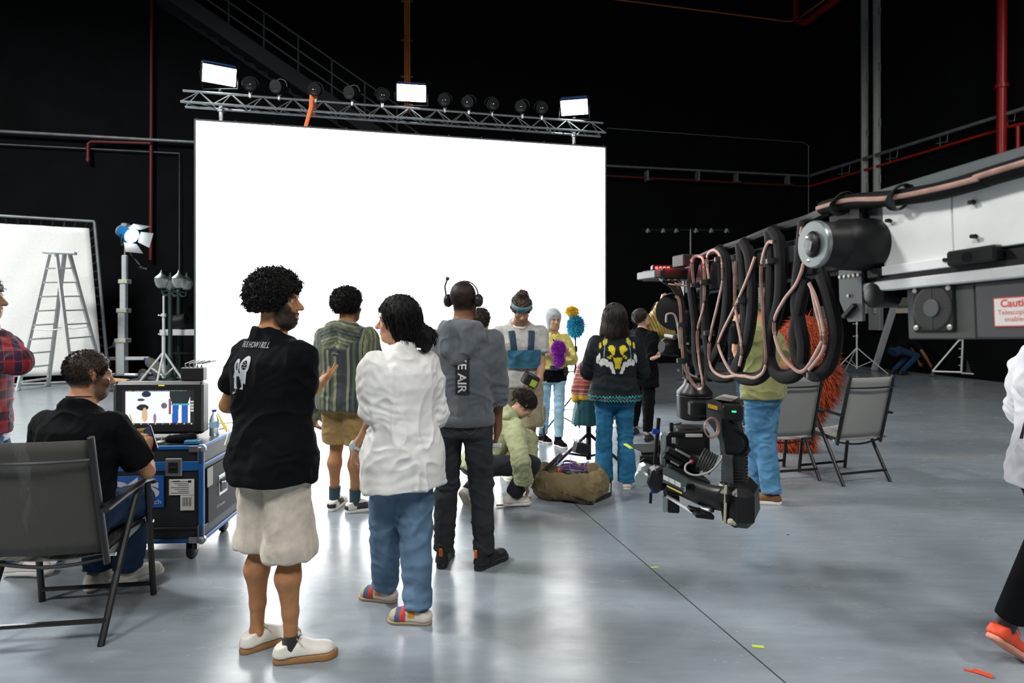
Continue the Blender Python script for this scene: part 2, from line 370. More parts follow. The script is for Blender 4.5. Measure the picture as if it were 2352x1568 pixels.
for py, nm in ((3, 'topmost'), (92, 'middle'), (176, 'lowest')):
    b = MB(); b.bar(bw(921, py, .1), bw(948, py+1, .1), .04, .04)
    tag(b.build('pipe_bracket', M_gal, None, bw(935, py, .1)), nm+' small grey bracket clamping the orange conduits', 'bracket', 'orange conduit brackets')
k = 0
for px, py in ((1485, 404), (1602, 405), (1690, 408), (1808, 414)):
    b = MB(); b.box(bw(px, py, .22), (.06, .2, .3), Matrix.Rotation(math.radians(12.4), 3, 'Z')); b.cyl(bw(px-4, py+8, .2), bw(px+14, py+9, .2), .012, n=5)
    tag(b.build('pipe_bracket', M_gal, None, bw(px, py, .1)), 'small bracket under the back wall conduit, %s from the left' % names[k], 'bracket', 'back wall brackets'); k += 1
k = 0
for px in (1940, 2050, 2165, 2320):
    y = 403-(px-1862)*.3145+22; b = MB(); b.tube([rw(px-15, y, .15), rw(px+10, y-4, .15), rw(px+12, y-22, .15)], .014, 5); b.cyl(rw(px-6, y+8, .15), rw(px-6, y-18, .15), .014, n=5)
    tag(b.build('pipe_bracket', M_gal, None, rw(px, y, .1)), 'small bracket under the right wall conduit, %s from the corner' % names[k], 'bracket', 'right wall brackets'); k += 1
# vertical cable trays
M_tray = mat('cable_tray', (.42, .44, .41), .5, .2, var=.1, vscale=12)
for i, px in enumerate((1985, 2013)):
    lo, hi = rw(px, 720, .2), rw(px, -40, .2); t = thing('cable_tray', ['left', 'right'][i]+' one of two tall grey cable trays on the right wall', 'cable tray', lo)
    dz = hi.z-lo.z
    b = MB(); b.box((0, 0, dz/2), (.13, .04, dz), Matrix.Rotation(-.2, 3, 'Z'), .005); b.build('channel', M_tray, t)
    for sx in (-.075, .075):
        b = MB(); b.box(Matrix.Rotation(-.2, 3, 'Z') @ V((sx, -.02, dz/2)), (.02, .08, dz), Matrix.Rotation(-.2, 3, 'Z')); b.build('side_rail', M_tray, t)
    for j in range(7):
        z = .5+j*1.55+(i*.15); b = MB(); b.box((.07, -.05, z), (.07, .04, .22), ch=.01); b.build('latch', M_gal, t)
for i, py in enumerate((105, 265)):
    b = MB(); b.bar(rw(1975, py+14, .12), rw(2026, py-6, .12), .05, .05); tag(b.build('tray_bracket', M_dk, None, rw(2000, py, .1)), ['upper', 'lower'][i]+' dark bracket bar across the cable trays', 'bracket')
# stairs with railing
M_stair = mat('stair_paint', (.009, .0115, .014), .7, spec=.2); M_rail = mat('stair_rail', (.022, .026, .03), .6)
a, c = bw(350, -30, 1.2), bw(960, 385, 1.2); t = thing('stairs', 'dark steel staircase descending along the wall above the video wall', 'stairs', c)
for off in (.25, 1.35):
    a1, c1 = bw(350, -30, 1.2)+VV*(-off+.8), bw(960, 385, 1.2)+VV*(-off+.8)
    b = MB(); b.bar(a1, c1, .06, .34); b.build('stringer', M_stair, t, c)
for i in range(22):
    p = a.lerp(c, (i+.5)/22); b = MB(); b.box(p+VV*0, (.36, 1.0, .05), Matrix.Rotation(math.radians(12.4), 3, 'Z')); b.build('tread', M_stair, t, c)
for hgt in (.45, .75, 1.1):
    b = MB(); b.cyl(a+VV*.5+V((0, 0, hgt)), c+VV*.5+V((0, 0, hgt)), .022, n=6); b.build('rail', M_rail, t, c)
for i in range(8):
    p = a.lerp(c, (i+.3)/8)+VV*.5; b = MB(); b.cyl(p, p+V((0, 0, 1.1)), .024, n=6); b.build('post', M_rail, t, c)
# ================================================================== signed-distance modelling kit (bodies, clothes, soft goods)
A3 = lambda p: np.array(p, dtype=np.float32)
def unit(v): v = A3(v); return v/max(1e-9, float(np.linalg.norm(v)))
class Field:
    def __init__(s, lo, hi, h):
        s.lo = A3(lo); s.h = h; n = np.ceil((A3(hi)-s.lo)/h).astype(int)+1; s.D = np.full(n, 1., np.float32)
    def blk(s, lo, hi):
        i0 = np.clip(np.floor((A3(lo)-s.lo)/s.h).astype(int), 0, np.array(s.D.shape)-1); i1 = np.clip(np.ceil((A3(hi)-s.lo)/s.h).astype(int)+1, 0, s.D.shape)
        i1 = np.maximum(i1, i0+1)
        ax = [s.lo[k]+s.h*np.arange(i0[k], i1[k], dtype=np.float32) for k in range(3)]
        return (slice(i0[0], i1[0]), slice(i0[1], i1[1]), slice(i0[2], i1[2])), ax[0][:, None, None], ax[1][None, :, None], ax[2][None, None, :]
    def comb(s, sl, d, k, op='u'):
        D = s.D[sl]
        if op == 'u':
            if k > 0:
                h = np.clip(k-np.abs(D-d), 0, k)/k; s.D[sl] = np.minimum(D, d)-h*h*k*.25
            else: s.D[sl] = np.minimum(D, d)
        else:
            if k > 0:
                h = np.clip(k-np.abs(D+d), 0, k)/k; s.D[sl] = np.maximum(D, -d)+h*h*k*.25
            else: s.D[sl] = np.maximum(D, -d)
    def cap(s, a, b, ra, rb=None, k=.02, op='u', fl=None):
        a, b = A3(a), A3(b); rb = ra if rb is None else rb; m = max(ra, rb)+k+2*s.h
        sl, X, Y, Z = s.blk(np.minimum(a, b)-m, np.maximum(a, b)+m); ab = b-a; L2 = max(1e-9, float(ab@ab))
        px, py, pz = X-a[0], Y-a[1], Z-a[2]
        t = np.clip((px*ab[0]+py*ab[1]+pz*ab[2])/L2, 0, 1)
        qx, qy, qz = px-t*ab[0], py-t*ab[1], pz-t*ab[2]
        if fl is not None:   # fl = (axis, factor): squash along an axis
            n, f = unit(fl[0]), fl[1]; dn = qx*n[0]+qy*n[1]+qz*n[2]; g = (1/f-1)*dn
            qx, qy, qz = qx+g*n[0], qy+g*n[1], qz+g*n[2]
        d = np.sqrt(qx*qx+qy*qy+qz*qz)-(ra+(rb-ra)*t)
        s.comb(sl, d.astype(np.float32), k, op); return s
    def chain(s, pts, rs, k=.02):
        for i in range(len(pts)-1): s.cap(pts[i], pts[i+1], rs[i], rs[i+1], k)
        return s
    def ell(s, c, M, r, k=.02, op='u', n=2.):
        c = A3(c); M = np.array(M, np.float32); r = A3(r); m = float(r.max())+k+2*s.h
        sl, X, Y, Z = s.blk(c-m, c+m); q = 0
        for i in range(3): q = q+np.abs(((X-c[0])*M[i][0]+(Y-c[1])*M[i][1]+(Z-c[2])*M[i][2])/r[i])**n
        d = (q**(1/n)-1)*float(r.min()); s.comb(sl, d.astype(np.float32), k, op); return s
    def loft(s, o, side, fwd, up, st, k=.03, n=2.3, op='u'):
        # st rows: z, half width, half depth, x offset, y offset
        o = A3(o); side, fwd, up = unit(side), unit(fwd), unit(up); st = np.array([tuple(r)+(0,)*(5-len(r)) for r in st], np.float32)
        st = st[np.argsort(st[:, 0])]; ext = float(max(st[:, 1].max()+abs(st[:, 3]).max(), st[:, 2].max()+abs(st[:, 4]).max()))+k+2*s.h
        a, b = o+up*st[0, 0], o+up*st[-1, 0]
        sl, X, Y, Z = s.blk(np.minimum(a, b)-ext, np.maximum(a, b)+ext)
        px, py, pz = X-o[0], Y-o[1], Z-o[2]
        z = px*up[0]+py*up[1]+pz*up[2]; x = px*side[0]+py*side[1]+pz*side[2]; y = px*fwd[0]+py*fwd[1]+pz*fwd[2]
        ip = lambda j: np.interp(z.ravel(), st[:, 0], st[:, j]).reshape(z.shape).astype(np.float32)
        w_, d_ = ip(1), ip(2); q = (np.abs((x-ip(3))/w_)**n+np.abs((y-ip(4))/d_)**n)**(1/n)
        d = np.maximum((q-1)*np.minimum(w_, d_), np.maximum(z-st[-1, 0], st[0, 0]-z)); s.comb(sl, d.astype(np.float32), k, op); return s
    def plane(s, p, n, lo=None, hi=None):   # cut away everything on the +n side
        p, n = A3(p), unit(n)
        sl, X, Y, Z = s.blk(s.lo if lo is None else lo, s.lo+s.h*np.array(s.D.shape) if hi is None else hi)
        s.D[sl] = np.maximum(s.D[sl], ((X-p[0])*n[0]+(Y-p[1])*n[1]+(Z-p[2])*n[2]).astype(np.float32)); return s
    def mesh(s):
        D = s.D; ins = D < 0; nz = [np.where(ins.any(axis=tuple(j for j in range(3) if j != i)))[0] for i in range(3)]
        if any(len(q) == 0 for q in nz): return np.zeros((0, 3)), np.zeros((0, 4), int)
        i0 = [max(0, q[0]-2) for q in nz]; i1 = [min(D.shape[i], nz[i][-1]+3) for i in range(3)]
        D = np.pad(D[i0[0]:i1[0], i0[1]:i1[1], i0[2]:i1[2]], 1, constant_values=.5); lo = s.lo+s.h*(np.array(i0)-1); ins = D < 0
        c = [ins[x:D.shape[0]-1+x, y:D.shape[1]-1+y, z:D.shape[2]-1+z] for x in (0, 1) for y in (0, 1) for z in (0, 1)]
        cnt = sum(q.astype(np.int8) for q in c); act = (cnt > 0) & (cnt < 8); I = np.argwhere(act); idx = np.full(act.shape, -1, np.int32); idx[act] = np.arange(len(I))
        acc = np.zeros((len(I), 3)); num = np.zeros(len(I)); cor = [(x, y, z) for x in (0, 1) for y in (0, 1) for z in (0, 1)]
        val = [D[I[:, 0]+q[0], I[:, 1]+q[1], I[:, 2]+q[2]] for q in cor]
        for i in range(8):
            for j in range(i+1, 8):
                if sum(abs(cor[i][k]-cor[j][k]) for k in range(3)) != 1: continue
                a, b = val[i], val[j]; m = (a < 0) != (b < 0); t = np.where(m, a/np.where(m, a-b, 1), 0)
                acc += m[:, None]*(np.array(cor[i])+t[:, None]*(np.array(cor[j])-np.array(cor[i]))); num += m
        P = lo+s.h*(I+acc/num[:, None]); F = []
        for ax in range(3):
            a = ins[tuple(slice(0, -1) if k == ax else slice(1, -1) for k in range(3))]; b = ins[tuple(slice(1, None) if k == ax else slice(1, -1) for k in range(3))]
            for sg in (0, 1):
                E = np.argwhere((a & ~b) if sg == 0 else (~a & b))
                for k in range(3):
                    if k != ax: E[:, k] += 1
                u, v = (ax+1) % 3, (ax+2) % 3; q = []
                for du, dv in ((-1, -1), (0, -1), (0, 0), (-1, 0)):
                    C = E.copy(); C[:, u] += du; C[:, v] += dv; q.append(idx[C[:, 0], C[:, 1], C[:, 2]])
                F.append(np.stack(q if sg == 0 else q[::-1], 1))
        return P.astype(np.float64), np.concatenate(F)
def vnormals(P, F):
    n = np.cross(P[F[:, 2]]-P[F[:, 0]], P[F[:, 3]]-P[F[:, 1]]); N = np.zeros_like(P)
    for k in range(4):
        for a in range(3): N[:, a] += np.bincount(F[:, k], n[:, a], len(P))
    return N/np.maximum(1e-9, np.linalg.norm(N, axis=1))[:, None]
def relax(P, F, it=1, f=.5):
    E = np.concatenate([F[:, [0, 1]], F[:, [1, 2]], F[:, [2, 3]], F[:, [3, 0]]]); deg = np.bincount(E[:, 0], minlength=len(P))+np.bincount(E[:, 1], minlength=len(P))
    for _ in range(it):
        S = np.stack([np.bincount(E[:, 0], P[E[:, 1], a], len(P))+np.bincount(E[:, 1], P[E[:, 0], a], len(P)) for a in range(3)], 1)/np.maximum(1, deg)[:, None]
        P = P+(S-P)*f
    return P
def vnoise(P, seed=0):
    i = np.floor(P).astype(np.int64); f = P-i; u = f*f*(3-2*f)
    def h(x, y, z):
        n = (x*374761393+y*668265263+z*2147483647+seed*1274126177) & 0xffffffff; n = ((n ^ (n >> 13))*1274126177) & 0xffffffff; n = n ^ (n >> 16); return (n & 0xffff)/32767.5-1
    r = 0
    for dx in (0, 1):
        for dy in (0, 1):
            for dz in (0, 1):
                r = r+(u[:, 0] if dx else 1-u[:, 0])*(u[:, 1] if dy else 1-u[:, 1])*(u[:, 2] if dz else 1-u[:, 2])*h(i[:, 0]+dx, i[:, 1]+dy, i[:, 2]+dz)
    return r
def folds(P, F, amp, fx, fz, seed=1, warp=.6):
    N = vnormals(P, F); q = P*np.array([fx, fx, fz])
    wv = np.stack([vnoise(P*4+9, seed+5), vnoise(P*4+31, seed+6), vnoise(P*4+77, seed+7)], 1)*warp
    r = 1-np.abs(vnoise(q+wv*2, seed))*1.6; r2 = vnoise(q*2.1+wv*3+13, seed+3); r3 = (1-np.abs(vnoise(q*1.3+wv*2.5+41, seed+9)))**4
    return P+N*(amp*(r*.7+r2*.35+r3*.9-.35))[:, None]
def bunch(P, F, c, ax, rad, wl, amp, seed=0):
    """folds that stack up around a joint or hem"""
    N = vnormals(P, F); d = P-np.array(c); t = d@unit(ax); g = np.exp(-(np.linalg.norm(d, axis=1)/rad)**2); w = vnoise(P*9, seed)*2.6+vnoise(P*np.array([17, 17, 5]), seed+1)*1.2
    return P+N*(amp*g*(np.sin(t/wl*6.283+w*2)*.7+np.sin(t/wl*3.1+w*3+1)*.5))[:, None]
def qobj(name, P, F, m, parent=None, org=(0, 0, 0), col=None, mi=None, flat=False):
    me = bpy.data.meshes.new(name); o3 = np.array(org, float); n = len(P); nf = len(F); k = F.shape[1]
    me.vertices.add(n); me.vertices.foreach_set('co', (P-o3).astype(np.float32).ravel())
    me.loops.add(nf*k); me.loops.foreach_set('vertex_index', F.astype(np.int32).ravel())
    me.polygons.add(nf); me.polygons.foreach_set('loop_start', np.arange(0, nf*k, k, dtype=np.int32))
    if not flat: me.polygons.foreach_set('use_smooth', np.ones(nf, bool))
    for x in (m if isinstance(m, (list, tuple)) else [m]): me.materials.append(x)
    if mi is not None: me.polygons.foreach_set('material_index', mi.astype(np.int32))
    me.update(calc_edges=True)
    if col is not None:
        a = me.color_attributes.new('col', 'FLOAT_COLOR', 'POINT'); a.data.foreach_set('color', np.concatenate([col, np.ones((n, 1))], 1).astype(np.float32).ravel())
    ob = bpy.data.objects.new(name, me); COL.objects.link(ob)
    if parent: ob.parent = parent
    else: ob.location = org
    return ob
def sstep(a, b, x): t = np.clip((x-a)/(b-a), 0, 1); return t*t*(3-2*t)
def lerpc(a, b, t): return a*(1-t[:, None])+np.array(b)*t[:, None]
# ------------------------------------------------------------------ people
SKIN = {}
def skin_mat():
    if 'skin' in MATS: return MATS['skin']
    m = mat('skin', (.5, .3, .2), .55, spec=.28, attr=True, var=.08, vscale=40, bump=.25, bscale=350)
    b = m.node_tree.nodes['Principled BSDF']; b.inputs['Subsurface Weight'].default_value = .08; b.inputs['Subsurface Radius'].default_value = (.012, .005, .003); b.inputs['Subsurface Scale'].default_value = 1
    return m
def dirv(th): t = math.radians(th); return V((math.sin(t), math.cos(t), 0))
class Person:
    """Joints are world points; th = facing (0 away from the camera, 90 to the right, 180 to the camera)."""
    def __init__(s, name, label, base, th, H=1.75, h=.007, skin=(.42, .22, .13), female=False, lean=0., leans=0., head_th=None, head_pitch=0., head_roll=0., hip=None, girth=1.):
        s.k = H/1.8; s.H = H; s.h = h; s.skin = np.array(skin); s.base = V((base[0], base[1], 0)); s.th = th; s.female = female; s.g = girth
        s.f = dirv(th); s.r = dirv(th+90); s.up = (V((0, 0, 1))+s.f*math.tan(math.radians(lean))+s.r*math.tan(math.radians(leans))).normalized()
        s.tf = (s.f-s.up*s.f.dot(s.up)).normalized(); s.tr = s.tf.cross(s.up).normalized()
        s.hip = V(hip) if hip is not None else s.base+V((0, 0, .95*s.k))
        sw = (.16 if female else .186)*s.k*girth**.5; s.sh = {}
        for sd in (-1, 1): s.sh[sd] = s.T(sd*sw, 0, .46*s.k)
        s.neck = s.T(0, -.005, .592*s.k)
        hp = math.radians(head_pitch); hf = dirv(th if head_th is None else head_th); up0 = V((0, 0, 1))*.75+s.up*.25; up0.normalize()
        hf = (hf-up0*hf.dot(up0)).normalized(); s.hf = (hf*math.cos(hp)-up0*math.sin(hp)).normalized(); s.hr = hf.cross(up0).normalized()
        if head_roll: q = Matrix.Rotation(math.radians(head_roll), 3, s.hf); s.hr = q @ s.hr
        s.hu = s.hr.cross(s.hf).normalized()
        s.hk = (.96 if female else 1.0)*(s.k*.5+.5)
        s.hc = s.neck+s.up*.022*s.k+s.hu*.106*s.hk+s.hf*.022*s.hk
        s.root = thing('person', label, 'person', s.base); s.joints = [s.hip, s.neck, s.hc+s.hu*.16]
        s.bodyf = []; s.arms = {}; s.legs = {}; s.slim = .68
        for sd in (-1, 1):
            s.legs[sd] = (s.T(sd*.09*s.k, 0, -.02*s.k), None, None)
    def T(s, x, y, z): return s.hip+s.tr*x+s.tf*y+s.up*z          # torso frame
    def Hd(s, x, y, z): return s.hc+(s.hr*x+s.hf*y+s.hu*z)*s.hk   # head frame
    def arm(s, sd, el, wr, hd=None, pn=None, curl=.35, spread=.0):
        s.arms[sd] = (s.sh[sd], V(el), V(wr)); hd = (V(wr)-V(el)).normalized() if hd is None else V(hd).normalized()
        pn = V(pn) if pn is not None else -s.r*sd; pn = (pn-hd*pn.dot(hd)).normalized(); s.joints += [V(el), V(wr), V(wr)+hd*.2]
        s.bodyf.append(('hand', sd, V(wr), hd, pn, curl, spread))
    def armdown(s, sd, out=.06, fwd=.02, bend=.05):
        sh = s.sh[sd]; el = sh+s.r*sd*out*s.k+s.f*(-.02+fwd)*s.k-V((0, 0, .29*s.k)); wr = el+s.f*(.04+bend)*s.k+s.r*sd*.01-V((0, 0, .25*s.k))
        s.arm(sd, el, wr, V((0, 0, -1))+s.f*.15, -s.r*sd, .45)
    def leg(s, sd, kn, an): s.legs[sd] = (s.legs[sd][0], V(kn), V(an)); s.joints += [V(kn), V(an)]
    def stand(s, dl, dr, knee_f=.03):
        for sd, d in ((-1, dl), (1, dr)):
            an = V((d[0], d[1], .085*s.k)) if len(d) < 3 else V(d); hp = s.legs[sd][0]; kn = (hp+an)/2+s.f*knee_f+V((0, 0, .01)); s.leg(sd, kn, an)
    def bounds(s, m=.22):
        a = np.array([tuple(j) for j in s.joints]); return a.min(0)-m, a.max(0)+m
    def field(s, h=None):
        lo, hi = s.bounds(); return Field(lo, hi, h or s.h)
    def TS(s, ease, z0=None, z1=None, wscale=1., belly=0.):
        k = s.k; g = s.g
        if s.female: st = [(-.12, .165, .115), (-.03, .18, .122), (.06, .165, .11), (.16, .138, .1), (.26, .145, .11), (.34, .155, .122), (.42, .162, .108), (.49, .135, .082), (.545, .08, .066), (.595, .055, .058)]
        else: st = [(-.12, .155, .11), (-.03, .17, .12), (.06, .165, .113), (.16, .155, .108), (.26, .168, .117), (.36, .19, .122), (.43, .195, .108), (.49, .168, .086), (.55, .1, .07), (.6, .064, .064)]
        out = []
        for z, w_, d in st:
            e = ease*(1 if z < .4 else max(.3, 1-(z-.4)*6)); b_ = belly*math.exp(-((z-.1)/.14)**2)
            out.append((z*k, (w_*k*g+e)*(wscale if z < .3 else 1), d*k*g+e+b_, 0, b_*.5-(.012 if z > .4 else 0)))
        return out
    def hand(s, Fd, sd, wr, d, pn, curl, spread):
        k = s.k*(.92 if s.female else 1); sdv = d.cross(pn).normalized(); th = sdv*(1 if (sdv.dot(V((0, 0, 1))) if abs(sdv.z) > .2 else sdv.dot(s.f)) > 0 else -1)
        M = (tuple(d), tuple(th), tuple(pn)); pc = wr+d*.048*k
        Fd.ell(pc, M, (.055*k, .042*k, .017*k), .012, n=2.4)
        Fd.cap(wr-d*.03, wr+d*.02, .026*k, .026*k, .02, fl=(pn, .8))
        for i, (off, L, r) in enumerate(((.030, .074, .0092), (.0105, .082, .0095), (-.009, .076, .009), (-.027, .06, .008))):
            b = wr+d*(.088-.006*abs(i-1))*k+th*off*k; ang = 0; dd = d+th*(spread*(1.2-i)*.25); p = b-d*.015
            for j, fr in enumerate((.45, .32, .23)):
                ang += curl*(.75+.25*j)*(1+.12*i); v = (dd*math.cos(ang)+pn*math.sin(ang)).normalized(); q = p+v*L*fr*1.12*k
                Fd.cap(p, q, r*k*(1-.1*j), r*k*(.9-.1*j), .004); p = q
        tb = wr+d*.02*k+th*.03*k+pn*.004; t1 = tb+(d*.6+th*.62+pn*.35).normalized()*.042*k; t2 = t1+(d*.85+th*.12+pn*(.3+curl*.5)).normalized()*.034*k
        Fd.cap(tb, t1, .014*k, .0105*k, .012); Fd.cap(t1, t2, .0105*k, .0085*k, .005)
    def head(s, Fd):
        k = s.hk; M = (tuple(s.hr), tuple(s.hf), tuple(s.hu)); P = s.Hd
        Fd.cap(s.neck-s.up*.05, P(0, -.018, -.06), .06*s.k*(.85 if s.female else 1), .054*k*(.88 if s.female else 1), .03)
        Fd.ell(P(0, -.014, .032), M, (.076*k, .097*k, .087*k), .02); Fd.ell(P(0, .03, -.045), M, (.058*k, .064*k, .07*k), .03)
        Fd.cap(P(-.03, .038, -.088), P(.03, .038, -.088), .03*k, .03*k, .03); Fd.cap(P(-.008, .066, -.1), P(.008, .066, -.1), .019*k, .019*k, .025)
        for x in (-1, 1):
            Fd.cap(P(x*.016, .088, .021), P(x*.046, .074, .019), .0105*k, .009*k, .014); Fd.ell(P(x*.041, .062, -.03), M, (.024*k, .022*k, .022*k), .02)
            Fd.ell(P(x*.032, .1, .002), M, (.018*k, .016*k, .011*k), .012, 'c'); Fd.ell(P(x*.032, .075, .0), M, (.014*k, .0145*k, .0125*k), .002)
            Fd.cap(P(x*.046, .079, .0075), P(x*.02, .0885, .0085), .0045*k, .0045*k, .004)
            e = P(x*.079, -.008, -.004); ev = s.hf*.9-s.hu*.05
            Fd.cap(e+s.hu*.02*k-s.hf*.006, e-s.hu*.022*k+s.hf*.006, .0145*k, .009*k, .006, fl=(tuple(s.hr), .5)); Fd.ell(P(x*.089, -.002, .004), M, (.007*k, .009*k, .014*k), .004, 'c')
            Fd.cap(P(x*.01, .103, -.036), P(x*.011, .106, -.036), .0085*k, .008*k, .008)
        Fd.cap(P(0, .088, .012), P(0, .116, -.03), .0075*k, .0115*k, .012); Fd.cap(P(0, .113, -.032), P(0, .115, -.034), .012*k, .011*k, .008)
        Fd.cap(P(-.02, .085, -.062), P(.02, .085, -.062), .0075*k, .0075*k, .008, fl=None); Fd.cap(P(0, .094, -.062), P(0, .094, -.063), .008*k, .008*k, .012)
        Fd.cap(P(-.016, .086, -.073), P(.016, .086, -.073), .0085*k, .0085*k, .008); Fd.cap(P(-.02, .1, -.0675), P(.02, .1, -.0675), .0022, .0022, .004, 'c')
    def body(s, beard=None, brow=(.02, .014, .01), lips=(.35, .1, .08), beardc=(.02, .015, .012), buzz=None, buzzv=.004, front=.06, iris=(.03, .015, .008)):
        Fd = s.field(); k = s.k
        Fd.loft(s.hip, s.tr, s.tf, s.up, s.TS(-.012), .03)
        for sd in (-1, 1):
            hp, kn, an = s.legs[sd]; k = s.k*s.slim
            if kn is not None:
                Fd.cap(hp, kn, .082*k*s.g, .052*k, .03); d = (an-kn).normalized(); bk = -s.f if abs(d.z) > .7 else (V((0, 0, -1)))
                cf = kn.lerp(an, .3)+bk*.02*k; c2 = kn.lerp(an, .68)+bk*.004*k; Fd.cap(kn, cf, .048*k, .055*k, .02); Fd.cap(cf, c2, .055*k, .036*k, .03); Fd.cap(c2, an, .036*k, .03*k, .02); Fd.cap(an, an+V((0, 0, -.05*k)), .031*k, .033*k, .02)
                Fd.cap(an+s.r*.024-V((0, 0, .005)), an-s.r*.024-V((0, 0, .005)), .013*k, .013*k, .012)
            if sd in s.arms:
                k = s.k; sh, el, wr = s.arms[sd]; q = .88 if s.female else 1
                Fd.cap(s.T(sd*.1*k, 0, .45*k), sh, .05*k, .05*k*q, .03); Fd.cap(sh, el, .05*k*q*s.g, .038*k*q, .02); m = el.lerp(wr, .3); Fd.cap(el, m, .038*k*q, .041*k*q, .015); Fd.cap(m, wr, .041*k*q, .026*k*q, .015)
        for e in s.bodyf: s.hand(Fd, *e[1:])
        s.head(Fd); P, F = Fd.mesh(); P = relax(P, F, 1, .35)
        col = np.tile(s.skin, (len(P), 1)).astype(float)
        q = (P-np.array(s.hc))/s.hk; x = q@np.array(s.hr); y = q@np.array(s.hf); z = q@np.array(s.hu); nz = vnoise(P*220, 3)
        hd = (np.abs(x) < .1) & (np.abs(y) < .13) & (np.abs(z) < .15)
        ax = np.abs(x)
        m = hd & (y > .05); f_ = lambda c: np.where(m, c, 0.)
        col = lerpc(col, lips, f_(np.exp(-((ax/.024)**4))*np.exp(-(((z+.068)/.012)**4))*.75))
        col = lerpc(col, brow, f_(np.exp(-(((ax-.033)/.021)**4))*np.exp(-(((z-.021+ax*.05)/.0055)**4))*(y > .06)*.9))
        ey = f_(np.exp(-(((ax-.032)/.0135)**6))*np.exp(-(((z+.0005)/.0062)**4))*(y > .07)); col = lerpc(col, (.7, .68, .65), ey)
        col = lerpc(col, iris, f_(((ax-.032)**2+(z+.0005)**2 < .0058**2)*ey)); col = lerpc(col, (.03, .02, .015), f_(np.exp(-(((ax-.032)/.016)**6))*np.exp(-(((z-.0065)/.0022)**2))*(y > .07)*.8))
        col = lerpc(col, s.skin*np.array([1.15, .8, .75]), np.where(hd, np.exp(-(((ax-.045)/.02)**2))*np.exp(-(((z+.03)/.02)**2))*.3, 0))
        if buzz is not None:
            hm = sstep(.008, -.008, y-front-(z-.05)*.55+sstep(.045, .07, ax)*.03+nz*.006)*sstep(-.075, -.05, z+nz*.004)*sstep(.006, .012, np.sqrt(((ax-.082)/1.2)**2+((y+.006)/1.6)**2*.36+((z+.004)/2.6)**2*.36)+(ax < .072)*1.)
            hm = np.where((np.abs(x) < .13) & (np.abs(y) < .15) & (z < .15), hm, 0); N = vnormals(P, F); P = P+N*(hm*(buzzv+.0015*vnoise(P*330, 8)))[:, None]; col = lerpc(col, buzz, np.clip(hm*(.96+.1*nz), 0, 1))
        if beard:
            lim = -.042-.012*(1-sstep(0, .05, ax))+sstep(.045, .075, ax)*.055
            bm = sstep(.006, -.006, z-lim+nz*.004)*(y > -.012-sstep(.05, .08, ax)*0)*(z > -.14)*sstep(-.02, .01, y+z*.15)*hd; bm = bm*(1-np.exp(-((ax/.02)**4))*np.exp(-(((z+.068)/.009)**4)))
            bm = bm*np.where((z < -.085) & (y < .03), sstep(-.125, -.1, z), 1); col = lerpc(col, beardc, np.clip(bm*beard, 0, .97))
            N = vnormals(P, F); P = P+N*(np.clip(bm, 0, 1)*beard*.006*(1+.6*nz))[:, None]
        if s.skin.mean() < .3 or True:
            for e in s.bodyf:
                d2 = P-np.array(e[2]); pm = (d2@np.array(e[3]) > .0)*(np.linalg.norm(d2, axis=1) < .22)*0
        s.o_body = qobj('body', P, F, skin_mat(), s.root, s.base, col); s.bodyP = (P, F); return s
    def top(s, name, m, hem=-.05, sleeve=.5, ease=.014, sr=None, slack=.0, fold=(.006, 9, 5), belly=0., hood=False, collar=True, flare=0., cuff=None, k=.03, h=None, wscale=1., colf=None, hoodsize=1., seed=1, shoulder=0., hemcurve=0.):
        """upper garment: hem height in the torso frame; sleeve 0..2 (1 = elbow, 2 = wrist)."""
        Fd = s.field(h); kk = s.k; st = [r for r in s.TS(ease, belly=belly, wscale=wscale)]; st = [(z, w_+max(0, .25-z)*flare, d+max(0, .25-z)*flare*.7, a, b_) for z, w_, d, a, b_ in st]
        zl = min(hem*1.0, st[0][0])-.04
        if zl < st[0][0]: st = [(zl, st[0][1]+flare*.05, st[0][2]+flare*.04, 0, 0)]+st
        Fd.loft(s.hip, s.tr, s.tf, s.up, st, .03); Fd.plane(s.hip+s.up*hem, -s.up+s.tr*0)
        if hemcurve:
            for sd in (-1, 1): Fd.ell(s.T(sd*(s.TS(ease)[0][1]+.05), 0, hem-.02), (tuple(s.tr), tuple(s.tf), tuple(s.up)), (.09, .3, hemcurve), .02, 'c')
        r0, r1 = sr or (.062*kk+ease, .05*kk+ease)
        for sd in (-1, 1):
            if sd not in s.arms: continue
            sh, el, wr = s.arms[sd]; G = Field(*s.bounds(), h or s.h); rs = (.06+shoulder)*kk+ease*.5; G.cap(s.T(sd*(.07)*kk, 0, .47*kk), sh-V((0, 0, .006)), .055*kk+ease*.3, rs, .02)
            if sleeve <= 1:
                e = sh.lerp(el, sleeve); G.cap(sh, sh.lerp(el, min(1.15, sleeve+.2)), rs, r0+(r1-r0)*.3, .025); G.plane(e, el-sh, A3(e)-.16, A3(e)+.16)
            else:
                G.cap(sh, sh.lerp(el, .35), rs, r0, .025); G.cap(sh.lerp(el, .35), el, r0, r1, .025); e = el.lerp(wr, sleeve-1); r2 = r1 if cuff is None else cuff; G.cap(el, el.lerp(wr, min(1.1, sleeve-.9)), r1, r2, .025); G.plane(e, wr-el, A3(e)-.13, A3(e)+.13)
            Fd.comb((slice(None),)*3, G.D, k)
        if collar: Fd.cap(s.T(0, 0, .5*kk), s.neck-s.up*.03, .085*kk+ease*.4, .066*kk+ease*.2, .025); Fd.plane(s.neck-s.up*.022, s.up+s.tf*.45, A3(s.neck)-.14, A3(s.neck)+.14)
